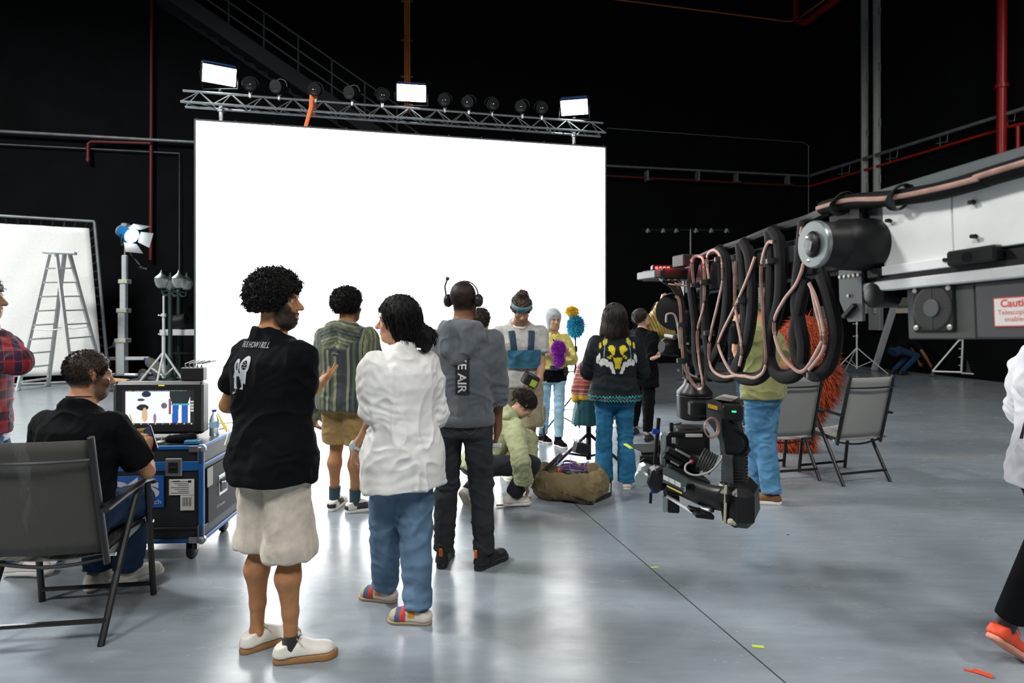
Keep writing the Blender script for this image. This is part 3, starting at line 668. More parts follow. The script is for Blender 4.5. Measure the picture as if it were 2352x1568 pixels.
        if hood:
            q = hoodsize*kk; G = Field(A3(s.T(0, 0, .45*kk))-.36, A3(s.T(0, 0, .45*kk))+.36, h or s.h); z5 = .55*kk
            for sd in (-1, 1):
                G.cap(s.T(0, -.085*q, z5), s.T(sd*.085*q, -.05*q, z5-.01), .042*q, .04*q, .03); G.cap(s.T(sd*.085*q, -.05*q, z5-.01), s.T(sd*.07*q, .06*q, z5-.06*q), .04*q, .026*q, .03)
                G.cap(s.T(sd*.12*q, -.09*q, z5-.055*q), s.T(sd*.015*q, -.13*q, z5-.175*q), .034*q, .026*q, .03); G.cap(s.T(sd*.05*q, -.1*q, z5-.02), s.T(sd*.05*q, -.115*q, z5-.12*q), .05*q, .045*q, .04)
            G.cap(s.T(0, -.03*q, z5+.06), s.T(0, .0, z5), .07*kk, .068*kk, .02, 'c')
            P, F = G.mesh(); P = relax(P, F, 2, .4); P = folds(P, F, .008, 12, 10, seed+50); P = relax(P, F, 1, .3); hc_ = colf(s, P) if colf else None
            if colf is not None: qq = P-np.array(s.hip); hc_[:, 0] = ((qq@np.array(s.up))*2.3+np.abs(qq@np.array(s.tr))*.7) % 1.
            qobj('hood', P, F, m, s.root, s.base, hc_)
        P, F = Fd.mesh(); P = relax(P, F, 2, .4)
        if fold:
            P = folds(P, F, fold[0]*1.25, fold[1], fold[2], seed)
            for sd in s.arms:
                sh, el, wr = s.arms[sd]
                if sleeve > 1: P = bunch(P, F, el, wr-sh, .13, .045, .006, seed); P = bunch(P, F, el.lerp(wr, sleeve-1), wr-el, .1, .03, .004, seed+2)
                P = bunch(P, F, sh-s.up*.06-s.r*sd*.04, s.r*sd-s.up, .12, .05, .005, seed+1)
            P = bunch(P, F, s.hip+s.up*(hem+.08), s.up, .24, .07, .0045, seed+4)
        P = relax(P, F, 1, .3)
        o = qobj(name, P, F, m, s.root, s.base, colf(s, P) if colf else None); s.topP = (P, F); return o
    def bottom(s, name, m, hem=(.1, .1), r=(.095, .07, .06), ease=.006, fold=(.006, 7, 12), h=None, wz=.13, seed=4, colf=None, k=.03):
        """trousers or shorts; hem = fraction of the whole leg left uncovered measured up from the ankle, per leg."""
        Fd = s.field(h); kk = s.k; st = [q for q in s.TS(ease+.004) if q[0] < .3]; Fd.loft(s.hip, s.tr, s.tf, s.up, st, .03); Fd.plane(s.hip+s.up*wz*kk, s.up)
        for i, sd in enumerate((-1, 1)):
            hp, kn, an = s.legs[sd]
            if kn is None: continue
            G = Field(*s.bounds(), h or s.h); G.cap(hp+V((0, 0, .02))-s.r*sd*.0, kn, r[0]*kk*s.g, r[1]*kk, .02)
            f = hem[i]
            if f < 1: G.cap(kn, an.lerp(kn, max(0, f-.06))+(an-kn)*(.06 if f < .06 else 0), r[1]*kk, r[2]*kk, .02); c = an.lerp(kn, f); G.plane(c, an-kn, A3(c)-.2, A3(c)+.2)
            else: c = kn.lerp(hp, f-1); G.plane(c, kn-hp, A3(c)-.22, A3(c)+.22)
            Fd.comb((slice(None),)*3, G.D, k)
        P, F = Fd.mesh(); P = relax(P, F, 2, .4)
        if fold:
            P = folds(P, F, fold[0], fold[1], fold[2], seed)
            for i, sd in enumerate((-1, 1)):
                hp, kn, an = s.legs[sd]
                if kn is None: continue
                P = bunch(P, F, hp-V((0, 0, .04)), kn-hp+s.r*sd*.2, .13, .07, .005, seed+sd)
                if hem[i] < .5: P = bunch(P, F, kn, an-hp, .16, .075, .0042, seed+2+sd); P = bunch(P, F, an.lerp(kn, hem[i]+.1), an-kn, .12, .05, .004, seed+5+sd)
        P = relax(P, F, 1, .3)
        o = qobj(name, P, F, m, s.root, s.base, colf(s, P) if colf else None); s.botP = (P, F); return o
    def shoe(s, sd, th, upper, sole, L=.285, pitch=0., style='low', lace=None, roll=0., collar=None, extra=None, solet=.026):
        k = s.k; an = s.legs[sd][2]; f = dirv(th); pt = math.radians(pitch); up = V((0, 0, 1)); fw = (f*math.cos(pt)-up*math.sin(pt)).normalized(); sd_ = dirv(th+90); uu = sd_.cross(fw).normalized()
        L = L*k; o = an-uu*.085*k-fw*(.03*k)        # heel-centre ground point
        Q = lambda x, y, z: o+sd_*x*k+fw*y+uu*z*k
        y0, y1 = -.055*k, -.055*k+L; h = min(s.h, .006)
        lo = A3(np.min([tuple(Q(a, b, c)) for a in (-.1, .1) for b in (y0-.05, y1+.05) for c in (-.03, .2)], 0)); hi = A3(np.max([tuple(Q(a, b, c)) for a in (-.1, .1) for b in (y0-.05, y1+.05) for c in (-.03, .2)], 0))
        Mx = (tuple(sd_), tuple(fw), tuple(uu))
        Fs = Field(lo, hi, h)
        Fs.cap(Q(0, y0+.04*k, .012), Q(.006*sd, y1-.055*k, .012), .036*k, .047*k, .03); Fs.ell(Q(0, y1-.055*k, .012), Mx, (.046*k, .055*k, .05*k), .02); Fs.plane(Q(0, 0, solet), uu); Fs.plane(Q(0, 0, 0), -uu)
        P, F = Fs.mesh(); so = qobj('shoe', P, F, sole, s.root, s.base)
        Fu = Field(lo, hi, h)
        Fu.cap(Q(0, y0+.042*k, .03), Q(.006*sd, y1-.058*k, .028), .034*k, .042*k, .03); Fu.ell(Q(0, y1-.06*k, .024), Mx, (.042*k, .05*k, .04*k), .02)
        Fu.cap(Q(0, y0+.05*k, .045), Q(0, y0+.13*k, .065), .037*k, .032*k, .03); Fu.cap(Q(0, y0+.13*k, .065), Q(0, y1-.09*k, .035), .03*k, .034*k, .03)
        Fu.plane(Q(0, 0, solet-.001), -uu)
        top_ = {'low': .085, 'boot': .15, 'slip': .07, 'sock': .15}[style]
        Fu.cap(Q(0, y0+.052*k, .05), Q(0, y0+.058*k, top_+.03), .035*k, .042*k, .02); Fu.plane(Q(0, y0+.05*k, top_), uu-fw*(.35 if style != 'boot' else .1))
        P, F = Fu.mesh(); P = relax(P, F, 1, .4); qv = (P-np.array(o)); cx, cy, cz = qv@np.array(sd_)/k, qv@np.array(fw), qv@np.array(uu)/k
        col = extra(cx, (cy-y0)/L, cz) if extra else None
        qobj('upper', P, F, upper, so, s.base, col)
        if lace:
            b = MB()
            for i in range(5):
                t = i/4; yy = y0+.125*k+(L*.3)*t; zz = .1-.042*t
                b.tube([Q(-.028, yy-.004, zz-.012), Q(-.012, yy, zz+.001), Q(.012, yy+.006, zz+.001), Q(.028, yy+.004, zz-.012)], .003, 5)
            for x in (-1, 1): b.tube([Q(0, y0+.12*k, .1), Q(x*.02, y0+.105*k, .118), Q(x*.034, y0+.12*k, .105), Q(x*.045, y0+.14*k, .08)], .002, 5)
            b.build('laces', lace, so, s.base)
        return so
    def sock(s, sd, m, hgt=.12, r=.042):
        kn, an = s.legs[sd][1], s.legs[sd][2]; d = (kn-an).normalized(); b = MB(); b.tube([an-d*.03, an+d*.03, an+d*hgt], [r*s.k*.95, r*s.k, r*1.08*s.k], 14); return b.build('sock', m, s.root, s.base, smooth=True)
    # hair ----------------------------------------------------------------
    def hair(s, kind, m, seed=1, n=500, vol=.018, front=.02, nape=-.06, name='hair', extra=None, h=None, strands=True):
        rg = np.random.default_rng(seed); k = s.hk; M = (tuple(s.hr), tuple(s.hf), tuple(s.hu)); lo = A3(s.hc)-.26; hi = A3(s.hc)+.24; lo[2] -= .1
        Fd = Field(lo, hi, h or max(.005, s.h*.8)); v = vol
        Fd.ell(s.Hd(0, -.016, .034), M, ((.078+v)*k, (.1+v)*k, (.09+v)*k), .01)
        if kind in ('buzz',): pass
        # carve the face: plane slanting from the hairline down behind the ears
        nrm = s.hf*.8-s.hu*.6; Fd.plane(s.Hd(0, front+.045, .05), s.hf*.86-s.hu*.5); Fd.plane(s.Hd(0, 0, nape), -s.hu)
        if extra: extra(s, Fd)
        P, F = Fd.mesh()
        if len(P) == 0: return
        N = vnormals(P, F); q = (P-np.array(s.hc))/k
        if kind == 'curly': P = P+N*(np.abs(vnoise(P*70, seed))*.014+vnoise(P*140, seed+1)*.007)[:, None]
        elif kind == 'wavy': P = P+N*(vnoise(P*np.array([55, 55, 22]), seed)*.006+vnoise(P*np.array([140, 140, 40]), seed+1)*.004)[:, None]
        elif kind == 'straight': P = P+N*(vnoise(P*np.array([110, 110, 9]), seed)*.004)[:, None]
        else: P = P+N*(vnoise(P*160, seed)*.0015)[:, None]
        b = MB()
        if kind == 'short': P = P+N*(vnoise(P*95, seed)*.003)[:, None]
        if strands and kind in ('curly', 'wavy', 'straight', 'short'):
            up_ok = np.where((q@np.array(s.hu) > nape+.01))[0]; pick = rg.choice(up_ok, min(n, len(up_ok)), replace=False)
            for i in pick:
                p = V(P[i]); nn = V(N[i]); t = V(rg.normal(size=3)); t = (t-nn*t.dot(nn)).normalized(); u2 = nn.cross(t)
                if kind == 'short':
                    dn = (nn*.7-s.hu*.35-s.hf*.35+t*.35).normalized(); L = rg.uniform(.006, .014); b.tube([p-nn*.003, p+dn*L*.6, p+dn*L-s.hu*.002], [.0018, .0015, .0006], 3)
                elif kind == 'curly':
                    R_ = rg.uniform(.005, .011); L = rg.uniform(.006, .028); ph = rg.uniform(0, 6); pts = [p-nn*.006+nn*L*j/8+(t*math.cos(ph+j*1.05)+u2*math.sin(ph+j*1.05))*R_*(.3+.7*j/8) for j in range(9)]
                    b.tube(pts, [.0022]*7+[.0015, .0006], 3)
                else:
                    dn = (-s.hu*.9-s.hf*.1+nn*.25); dn = (dn-nn*dn.dot(nn)*.7).normalized(); a_ = .006 if kind == 'wavy' else .002; L = rg.uniform(.03, .07); ph = rg.uniform(0, 6)
                    pts = [p+dn*L*j/6+nn*(.003-.0015*j/6*(j/6))+t*math.sin(ph+j*1.1)*a_ for j in range(7)]; b.tube(pts, [.0016]*5+[.0012, .0005], 3)
        o = qobj(name, P, F, m, s.root, s.base)
        if b.v: b.build('curl' if kind == 'curly' else 'strand', m, o, s.base, smooth=True)['kind'] = 'stuff'
        s.hairP = (P, F); return o
def bvh_of(PF): P, F = PF; return BVHTree.FromPolygons([tuple(p) for p in P], [tuple(f) for f in F])
def decal(mb, bvh, vs2, fs, O, U, W, N, off=.003):
    """lay flat shapes (u, v) onto a garment by projecting along N."""
    O, U, W, N = V(O), V(U), V(W), V(N); out = []
    for u, v in vs2:
        p = O+U*u+W*v; h = bvh.ray_cast(p-N*.4, N)
        out.append(h[0]+(-N)*off if h[0] is not None else p)
    mb.add(out, fs); return mb
def cloth(name, col, rough=.85, var=.12, vs=30, sheen=.1, bump=.35, bs=500, wrinkle=.4, **k): return mat(name, col, rough, var=var, vscale=vs, sheen=sheen, bump=bump, bscale=bs, wrinkle=wrinkle, **{'spec': .3, **k})
M_tee = cloth('black_cotton', (.004, .0045, .0055), .95, sheen=.0, spec=.12); M_hairb = mat('black_hair', (.006, .0052, .005), .6, spec=.22, bump=.6, bscale=260)
M_hairbr = mat('brown_hair', (.02, .012, .009), .5, spec=.35, bump=.6, bscale=260)
def denim(name, c):
    m = mat(name, c, .85, var=.3, vscale=7, weave=.5, bscale=220, wrinkle=.4, wscale=9, spec=.25); return m
# ================================================================== the crew
W_sole = mat('white_rubber', (.72, .71, .66), .55); M_white_l = mat('white_leather', (.74, .71, .64), .5, bump=.15, bscale=120)
M_blacksh = mat('black_leather', (.012, .012, .013), .45, bump=.3, bscale=150); M_gum = mat('gum_rubber', (.34, .17, .06), .5); M_blk = mat('black_plastic', (.014, .015, .016), .4)
M_lace = mat('lace', (.5, .46, .38), .8)
# --- man in the black printed tee -------------------------------------------------
p = Person('person', 'curly-haired man in black film-camera tee, beige shorts and cream sneakers, gesturing', (-1.115, 2.84), 30, 1.765, .006, (.42, .2, .09), head_th=88, lean=1, leans=-1, girth=1.0)
M3 = p
p.slim = 1.
p.stand(at(590, 1432, 2.88)[:2], at(668, 1452, 2.78)[:2], .02)
el = at(683, 918, 2.86); wr = at(728, 888, 3.0)
p.arm(1, el, wr, at(762, 852, 3.1)-wr, V((-.35, -.1, 1)), .12, .5)
p.arm(-1, at(522, 930, 3.02), at(640, 950, 3.22), V((1, .1, .12)), V((0, -.4, -1)), .55)
p.body(beard=.95, lips=(.3, .1, .07)); 
p.top('t_shirt', M_tee, hem=-.12, sleeve=.66, ease=.03, sr=(.083, .082), fold=(.009, 7, 4), flare=.1, wscale=1.0, seed=3)
def cargo(s): pass
p.bottom('shorts', cloth('beige_cotton', (.56, .5, .42), .85, bs=250), hem=(.93, .9), r=(.088, .12, .115), ease=.004, fold=(.013, 7, 6), seed=11, wz=-.01)
for sd, th in ((-1, 52), (1, 74)):
    p.shoe(sd, th, M_white_l, M_gum, .295, lace=M_lace, solet=.034)
p.sock(1, M_blk, .035, .04)
p.hair('curly', M_hairb, 3, 1500, .03, .035, -.045)
bv = bvh_of(p.topP); M_print = mat('white_print', (.4, .42, .45), .7)
Nn = p.f; Ur = p.r
O = at(502, 799, 2.72); b = MB(); vs, fs = text2d('THIS IS HOW I ROLL', .038, .0002, .25); sx = .195/max(v[0] for v in vs); decal(b, bv, [(v[0]*sx, v[1]) for v in vs], fs, O, Ur, V((0, 0, 1)), Nn, .004); b.build('slogan_print', M_print, p.root, p.base)
def oval(cx, cy, rx, ry, n=22, f=None):
    vs = [(cx+rx*math.cos(2*math.pi*i/n), cy+ry*math.sin(2*math.pi*i/n)) for i in range(n)]
    if f is None: return vs, [tuple(range(n))]
    vs += [(cx+rx*f*math.cos(2*math.pi*i/n), cy+ry*f*math.sin(2*math.pi*i/n)) for i in range(n)]; return vs, [(i, (i+1) % n, n+(i+1) % n, n+i) for i in range(n)]
b = MB(); O = at(543, 893, 2.72); UZ = V((0, 0, 1))
for cx, cy, rx, ry in ((-.024, .098, .0225, .034), (.033, .106, .029, .04)):
    decal(b, bv, *oval(cx, cy, rx, ry, 22, .52), O, Ur, UZ, Nn, .004); decal(b, bv, *oval(cx, cy, rx*.1, ry*.08, 8), O, Ur, UZ, Nn, .004)
    for j in range(5): a = j*2*math.pi/5+.3; decal(b, bv, *oval(cx+rx*.3*math.cos(a), cy+ry*.3*math.sin(a), rx*.1, ry*.09, 8), O, Ur, UZ, Nn, .004)
decal(b, bv, [(-.027, 0), (.033, -.002), (.037, .03), (.04, .075), (.006, .07), (0, .082), (-.006, .07), (-.04, .075), (-.033, .04)], [tuple(range(9))], O, Ur, UZ, Nn, .0042)
decal(b, bv, [(.037, .028), (.05, .022), (.052, .072), (.04, .072)], [(0, 1, 2, 3)], O, Ur, UZ, Nn, .0042); decal(b, bv, [(-.033, .05), (-.045, .045), (-.043, .065), (-.035, .07)], [(0, 1, 2, 3)], O, Ur, UZ, Nn, .0042)
decal(b, bv, [(-.05, -.018), (-.035, -.016), (-.035, -.026), (-.05, -.028)], [(0, 1, 2, 3)], O, Ur, UZ, Nn, .004); decal(b, bv, [(-.035, -.02), (-.018, -.014), (-.018, 0), (-.014, 0), (-.014, -.018), (-.035, -.024)], [(0, 1, 4, 5), (1, 2, 3, 4)], O, Ur, UZ, Nn, .004)
b.build('camera_print', M_print, p.root, p.base)
# --- woman in the white shirt ----------------------------------------------------
p = Person('person', 'woman in loose white shirt, blue jeans and colourful slip-on shoes, seen from behind', (-.575, 3.22), -42, 1.66, .006, (.55, .3, .19), True, head_th=-88, lean=3, leans=0, girth=1.02)
p.stand(at(885, 1340, 3.36)[:2], at(960, 1395, 3.12)[:2], .02)
sh = p.sh[-1]; p.arm(-1, at(866, 950, 3.14), at(818, 1028, 3.2), at(803, 1082, 3.22)-at(818, 1028, 3.2), V((1, .2, 0)), .4)
p.arm(1, p.sh[1]+V((.04, .08, -.28)), p.sh[1]+V((-.12, .26, -.36)))
p.body(lips=(.3, .1, .09))
p.top('shirt', cloth('white_cotton', (.8, .8, .77), .8, var=.04, bs=200), hem=-.2, sleeve=1.1, ease=.034, sr=(.082, .078), fold=(.0105, 9, 1.7), flare=.1, seed=6, shoulder=.006, cuff=.075)
b = MB(); p0 = p.neck; b.tube([p0+p.r*.07*math.cos(t)+p.f*(.065*math.sin(t))+V((0, 0, -.03+.012*math.sin(t+math.pi))) for t in [math.pi*2*i/20 for i in range(21)]], .024, 8, flat=(.35, 1)); b.build('collar', MATS['white_cotton'], p.root, p.base, smooth=True)
# rolled cuff
_, e, w2 = p.arms[-1]; d = (w2-e).normalized(); b = MB(); b.torus(e+d*.025, d, .062, .018, 20, 8); b.build('rolled_cuff', MATS['white_cotton'], p.root, p.base, smooth=True)
p.bottom('jeans', denim('blue_denim', (.125, .215, .33)), hem=(.0, .0), r=(.112, .094, .072), ease=.014, fold=(.007, 6, 11), seed=21)
def colourshoe(cx, cy, cz):
    c = np.tile(np.array([.68, .63, .54]), (len(cx), 1))
    c[(cy > .55)] = (.6, .05, .04); c[(cy > .68)] = (.06, .1, .2); c[(cy > .8)] = (.5, .45, .3); c[(cy > .35) & (cy < .5) & (cz > .04)] = (.75, .32, .03)
    return c
M_attr = mat('printed_canvas', (.5, .5, .5), .7, attr=True)
p.shoe(-1, -70, M_attr, mat('tan_rubber', (.4, .29, .2), .6), .26, style='slip', extra=colourshoe, solet=.018); p.shoe(1, -82, M_attr, MATS['tan_rubber'], .26, style='slip', extra=colourshoe, solet=.018)
M_watch = mat('pale_watch', (.5, .6, .62), .4)
b = MB(); c = e.lerp(w2, .93); b.torus(c, d, .031, .009, 18, 6); b.box(c+V((-.02, -.03, .0)), (.034, .012, .036), Matrix.Rotation(.6, 3, 'Z'), .004); b.build('wrist_watch', M_watch, p.root, p.base, smooth=True)
def whair(s, Fd):
    P = s.Hd; Fd.cap(P(.0, -.02, .06), P(.04, -.07, -.06), .085, .075, .03); Fd.cap(P(-.055, -.02, .05), P(-.05, -.045, -.07), .045, .04, .03); Fd.cap(P(.05, -.01, .03), P(.06, -.03, -.09), .045, .045, .03)
    Fd.cap(P(.03, -.11, -.06), P(.05, -.15, -.09), .05, .055, .03); Fd.cap(P(.05, -.15, -.09), P(.06, -.16, -.15), .05, .03, .03)
p.hair('wavy', M_hairb, 9, 900, .022, .03, -.12, extra=whair)
# --- man in the grey hoodie with a headset --------------------------------------
p = Person('person', 'man in grey hoodie lettered KE AIR, dark jeans and black boots, wearing a headset', (-.31, 3.8), 8, 1.79, .0065, (.22, .1, .055), head_th=14, girth=1.0, lean=1)
p.stand(at(1018, 1262, 3.84)[:2], at(1112, 1262, 3.8)[:2], .03)
sh = p.sh[1]; p.arm(1, at(1140, 905, 3.86), at(1143, 985, 3.92), at(1135, 1030, 3.94)-at(1143, 985, 3.92), V((-1, 0, 0)), .75)
p.arm(-1, at(1000, 915, 3.88), at(1010, 985, 4.0), V((.2, .1, -1)), V((1, 0, 0)), .5)
p.body(beard=.5, buzz=(.012, .009, .008))
p.top('hoodie', cloth('grey_fleece', (.095, .11, .125), .9, var=.1, sheen=.3), hem=-.03, sleeve=1.22, ease=.026, sr=(.09, .078), fold=(.007, 6, 6), flare=.02, hood=True, hoodsize=1.1, seed=8, cuff=.068)
b = MB(); c = p.T(0, 0, -.015); b.tube([c+p.r*(.196*math.cos(t))+p.f*(.146*math.sin(t)) for t in [2*math.pi*i/24 for i in range(25)]], .036, 8, flat=(.35, 1)); b.build('waistband', MATS['grey_fleece'], p.root, p.base, smooth=True)
bv = bvh_of(p.topP); b = MB(); O = at(1046, 816, 3.66); wd, ht = .085, .235; n = 12
vs = [(wd*i/4, -ht*j/n) for j in range(n+1) for i in range(5)]; fs = [(j*5+i, j*5+i+1, j*5+i+6, j*5+i+5) for j in range(n) for i in range(4)]
decal(b, bv, vs, fs, O, p.r, V((0, 0, 1)), p.f, .006); b.build('print_patch', mat('black_print', (.012, .014, .017), .8), p.root, p.base)
b = MB(); vs, fs = text2d('KE AIR', .1, .002); mx = max(v[0] for v in vs); s1 = .226/mx; decal(b, bv, [(.018+v[1]*.72, -v[0]*s1) for v in vs], fs, O+V((0, 0, .0)), p.r, V((0, 0, 1)), p.f, .0105); b.build('print_lettering', mat('pale_print', (.62, .64, .66), .7), p.root, p.base)
p.bottom('jeans', denim('charcoal_denim', (.03, .033, .037)), hem=(.02, .02), r=(.098, .076, .062), ease=.006, fold=(.006, 7, 14), seed=31)
bvb = bvh_of(p.botP)
for sx in (-.105, .03):
    b = MB(); vs = [(sx, .05), (sx+.085, .06), (sx+.085, -.03), (sx+.045, -.065), (sx, -.035)]; ring = [p.T(0, 0, -.03)] ; pts = []
    for u, v in vs+[vs[0]]:
        q = p.T(0, 0, -.03)+p.r*u+V((0, 0, v)); hh = bvb.ray_cast(q-p.f*.4, p.f); pts.append((hh[0] if hh[0] else q)-p.f*.003)
    b.tube(pts, .0022, 4); b.build('pocket_stitching', mat('thread', (.1, .1, .1), .9), p.root, p.base)
for sd, th in ((-1, 4), (1, 38)):
    so = p.shoe(sd, th, M_blacksh, M_blk, .3, style='boot', lace=M_blk, solet=.032)
    an = p.legs[sd][2]; q = an-dirv(th)*.078; b = MB(); b.box(q+V((0, 0, .02)), (.022, .012, .05), Matrix.Rotation(-math.radians(th), 3, 'Z'), .004); b.build('pull_tab', mat('orange_tab', (.6, .1, .02), .6), so, p.base)
hs = MB(); hs.tube([p.Hd(.092*math.cos(a), .012, .03+.094*math.sin(a)) for a in [math.pi*i/14 for i in range(15)]], .009, 6, flat=(1, .5)); t0 = hs.build('headset', mat('headset_black', (.02, .022, .025), .35), p.root, p.base, smooth=True)
for x in (-1, 1):
    b = MB(); b.lathe(p.Hd(x*.083, -.008, .0), p.hr*x, [(0, .034), (.012, .043), (.03, .04), (.036, .03), (.04, .0)], 18); b.torus(p.Hd(x*.12, -.008, 0), p.hr, .026, .004, 16, 5); b.build('ear_cup', MATS['headset_black'], t0, p.base, smooth=True)
b = MB(); b.tube([p.Hd(-.115, 0, .02), p.Hd(-.125, .0, .09), p.Hd(-.11, .0, .135)], .006, 6); b.ball(p.Hd(-.108, .0, .14), .014, 8); b.build('microphone', MATS['headset_black'], t0, p.base, smooth=True)
b = MB(); wr = p.arms[1][2]; b.box(wr+V((-.01, -.03, -.1)), (.07, .022, .028), None, .006); tag(b.build('clicker', mat('silver_plastic', (.6, .6, .6), .3), None, wr+V((0, 0, -.11))), 'small silver device held in the grey-hooded man\'s right hand', 'device')
# --- man in the striped woven hoodie -----------------------------------------
def baja():
    m = bpy.data.materials.new('striped_weave'); m.use_nodes = True; N = m.node_tree.nodes; L = m.node_tree.links; b = N['Principled BSDF']; b.inputs['Roughness'].default_value = .95; b.inputs['Sheen Weight'].default_value = .2
    at_ = N.new('ShaderNodeAttribute'); at_.attribute_name = 'col'; sep = N.new('ShaderNodeSeparateColor'); L.new(at_.outputs['Color'], sep.inputs[0])
    def ramp(x, st):
        r = N.new('ShaderNodeValToRGB'); r.color_ramp.interpolation = 'CONSTANT'; e = r.color_ramp.elements; e[0].position, e[0].color = st[0][0], (*st[0][1], 1); e[1].position, e[1].color = st[1][0], (*st[1][1], 1)
        for q, c in st[2:]: z = e.new(q); z.color = (*c, 1)
        L.new(x, r.inputs[0]); return r.outputs[0]
    g1, g2, g3, bl, pl = (.1, .12, .075), (.2, .23, .12), (.045, .06, .055), (.035, .05, .075), (.27, .28, .19)
    st = []; rg = random.Random(5)
    for i in range(31): st.append((i/31, [g1, g3, g2, bl, pl, g3, g1, g3][(i*5+rg.randint(0, 2)) % 8]))
    c = ramp(sep.outputs[0], st)
    # little chevrons on every stripe
    wv = N.new('ShaderNodeTexChecker'); wv.inputs['Scale'].default_value = 1; cmb = N.new('ShaderNodeCombineXYZ'); 
    mu = N.new('ShaderNodeMath'); mu.operation = 'MULTIPLY'; mu.inputs[1].default_value = 62; L.new(sep.outputs[0], mu.inputs[0]); mv = N.new('ShaderNodeMath'); mv.operation = 'MULTIPLY'; mv.inputs[1].default_value = 130; L.new(sep.outputs[1], mv.inputs[0])
    L.new(mu.outputs[0], cmb.inputs[0]); L.new(mv.outputs[0], cmb.inputs[1]); L.new(cmb.outputs[0], wv.inputs['Vector'])
    mx = N.new('ShaderNodeMix'); mx.data_type = 'RGBA'; mx.blend_type = 'MULTIPLY'; mx.inputs[0].default_value = .45; L.new(c, mx.inputs[6]); L.new(wv.outputs[0], mx.inputs[7]); wv.inputs[1].default_value = (1, 1, 1, 1); wv.inputs[2].default_value = (.25, .25, .25, 1)
    L.new(mx.outputs[2], b.inputs['Base Color']); return m
def bajac(s, P):
    q = P-np.array(s.hip); x = q@np.array(s.tr); y = q@np.array(s.tf); z = q@np.array(s.up); u = x*1.0
    arm = np.abs(x) > .205; ang = y+x*.4; u = np.where(arm, ang+.3*np.sign(x), x)
    return np.stack([(u*1.55+.5) % 1., (z+.3)*.8, z*0], 1)
p = Person('person', 'curly-haired man in green striped woven hoodie, tan shorts and sneakers, seen from behind', (-1.31, 4.82), 14, 1.765, .0075, (.4, .19, .09), head_th=40, girth=1.05)
p.slim = 1.
p.stand(at(768, 1142, 4.92)[:2], at(815, 1147, 4.85)[:2], .02)
p.arm(1, at(858, 888, 4.9), at(838, 960, 5.12), None, None, .6); p.arm(-1, at(728, 900, 4.9), at(725, 955, 5.1), V((-.1, .2, -1)), V((1, 0, 0)), .6)
p.body(beard=.7)
p.top('hoodie', baja(), hem=-.1, sleeve=1.85, ease=.05, sr=(.1, .09), fold=(.008, 6, 3), flare=.07, hood=True, hoodsize=1.15, seed=15, colf=bajac)
p.bottom('shorts', cloth('tan_cotton', (.33, .21, .075), .85), hem=(1.12, 1.12), r=(.12, .11, .11), ease=.012, fold=(.006, 8, 8), seed=16)
def runner(cx, cy, cz):
    c = np.tile(np.array([.66, .64, .57]), (len(cx), 1)); nn = (cy > .32) & (cy < .62) & (cz > .03) & (cz < .08) & (np.abs(cx) > .025); c[nn] = (.03, .03, .04); c[(cy < .1) & (cz < .06)] = (.02, .02, .025); return c
for sd, th in ((-1, 8), (1, 66)): p.shoe(sd, th, M_attr, W_sole, .3, extra=runner, lace=M_lace, solet=.03); p.sock(sd, mat('teal_sock', (.03, .06, .075), .9), .1, .044)
p.hair('curly', M_hairb, 6, 1400, .026, .03, -.06)
# --- man in plaid at the left edge -----------------------------------------------
def plaid():
    m = bpy.data.materials.new('plaid_flannel'); m.use_nodes = True; N = m.node_tree.nodes; L = m.node_tree.links; b = N['Principled BSDF']; b.inputs['Roughness'].default_value = .9; tc = N.new('ShaderNodeTexCoord'); sep = N.new('ShaderNodeSeparateXYZ'); L.new(tc.outputs['Object'], sep.inputs[0])
    def band(x, sc, lo, hi):
        a = N.new('ShaderNodeMath'); a.operation = 'MULTIPLY'; a.inputs[1].default_value = sc; L.new(x, a.inputs[0]); f = N.new('ShaderNodeMath'); f.operation = 'FRACT'; L.new(a.outputs[0], f.inputs[0]); r = N.new('ShaderNodeMapRange'); r.inputs[1].default_value = lo; r.inputs[2].default_value = hi; L.new(f.outputs[0], r.inputs[0]); return r.outputs[0]
    def mx(a, c, f, mode='MIX'):
        z = N.new('ShaderNodeMix'); z.data_type = 'RGBA'; z.blend_type = mode; L.new(f, z.inputs[0])
        if isinstance(a, tuple): z.inputs[6].default_value = (*a, 1)
        else: L.new(a, z.inputs[6])
        z.inputs[7].default_value = (*c, 1); return z.outputs[2]
    ad = N.new('ShaderNodeMath'); ad.operation = 'ADD'; L.new(sep.outputs[0], ad.inputs[0]); L.new(sep.outputs[1], ad.inputs[1])
    c = mx((.2, .008, .018), (.025, .012, .035), band(ad.outputs[0], 9, .52, .56)); c = mx(c, (.03, .012, .035), band(sep.outputs[2], 8, .55, .6), 'DARKEN'); c = mx(c, (.36, .02, .02), band(ad.outputs[0], 18, .93, .95)); c = mx(c, (.36, .02, .02), band(sep.outputs[2], 16, .93, .95))
    L.new(c, b.inputs['Base Color']); return m
p = Person('person', 'man in red plaid shirt and blue jeans cut off by the left picture edge', (-3.2, 3.66), 62, 1.8, .008, (.36, .2, .12), head_th=70, girth=1.05)
p.stand((-3.17, 3.84), (-3.23, 3.6)); p.leg(1, at(-6, 1150, 3.62), at(38, 1285, 3.66))
p.arm(1, at(38, 830, 3.5), at(-16, 770, 3.72), V((-.2, .3, .8)), V((-1, .3, 0)), .6); p.arm(-1, at(20, 800, 4.0), at(-30, 850, 3.95), V((-.6, -.3, 0)), V((-.3, -1, 0)), .4)
p.body(beard=.6); p.top('flannel_shirt', plaid(), hem=-.08, sleeve=1.9, ease=.03, sr=(.085, .07), fold=(.008, 7, 6), flare=.03, seed=33)
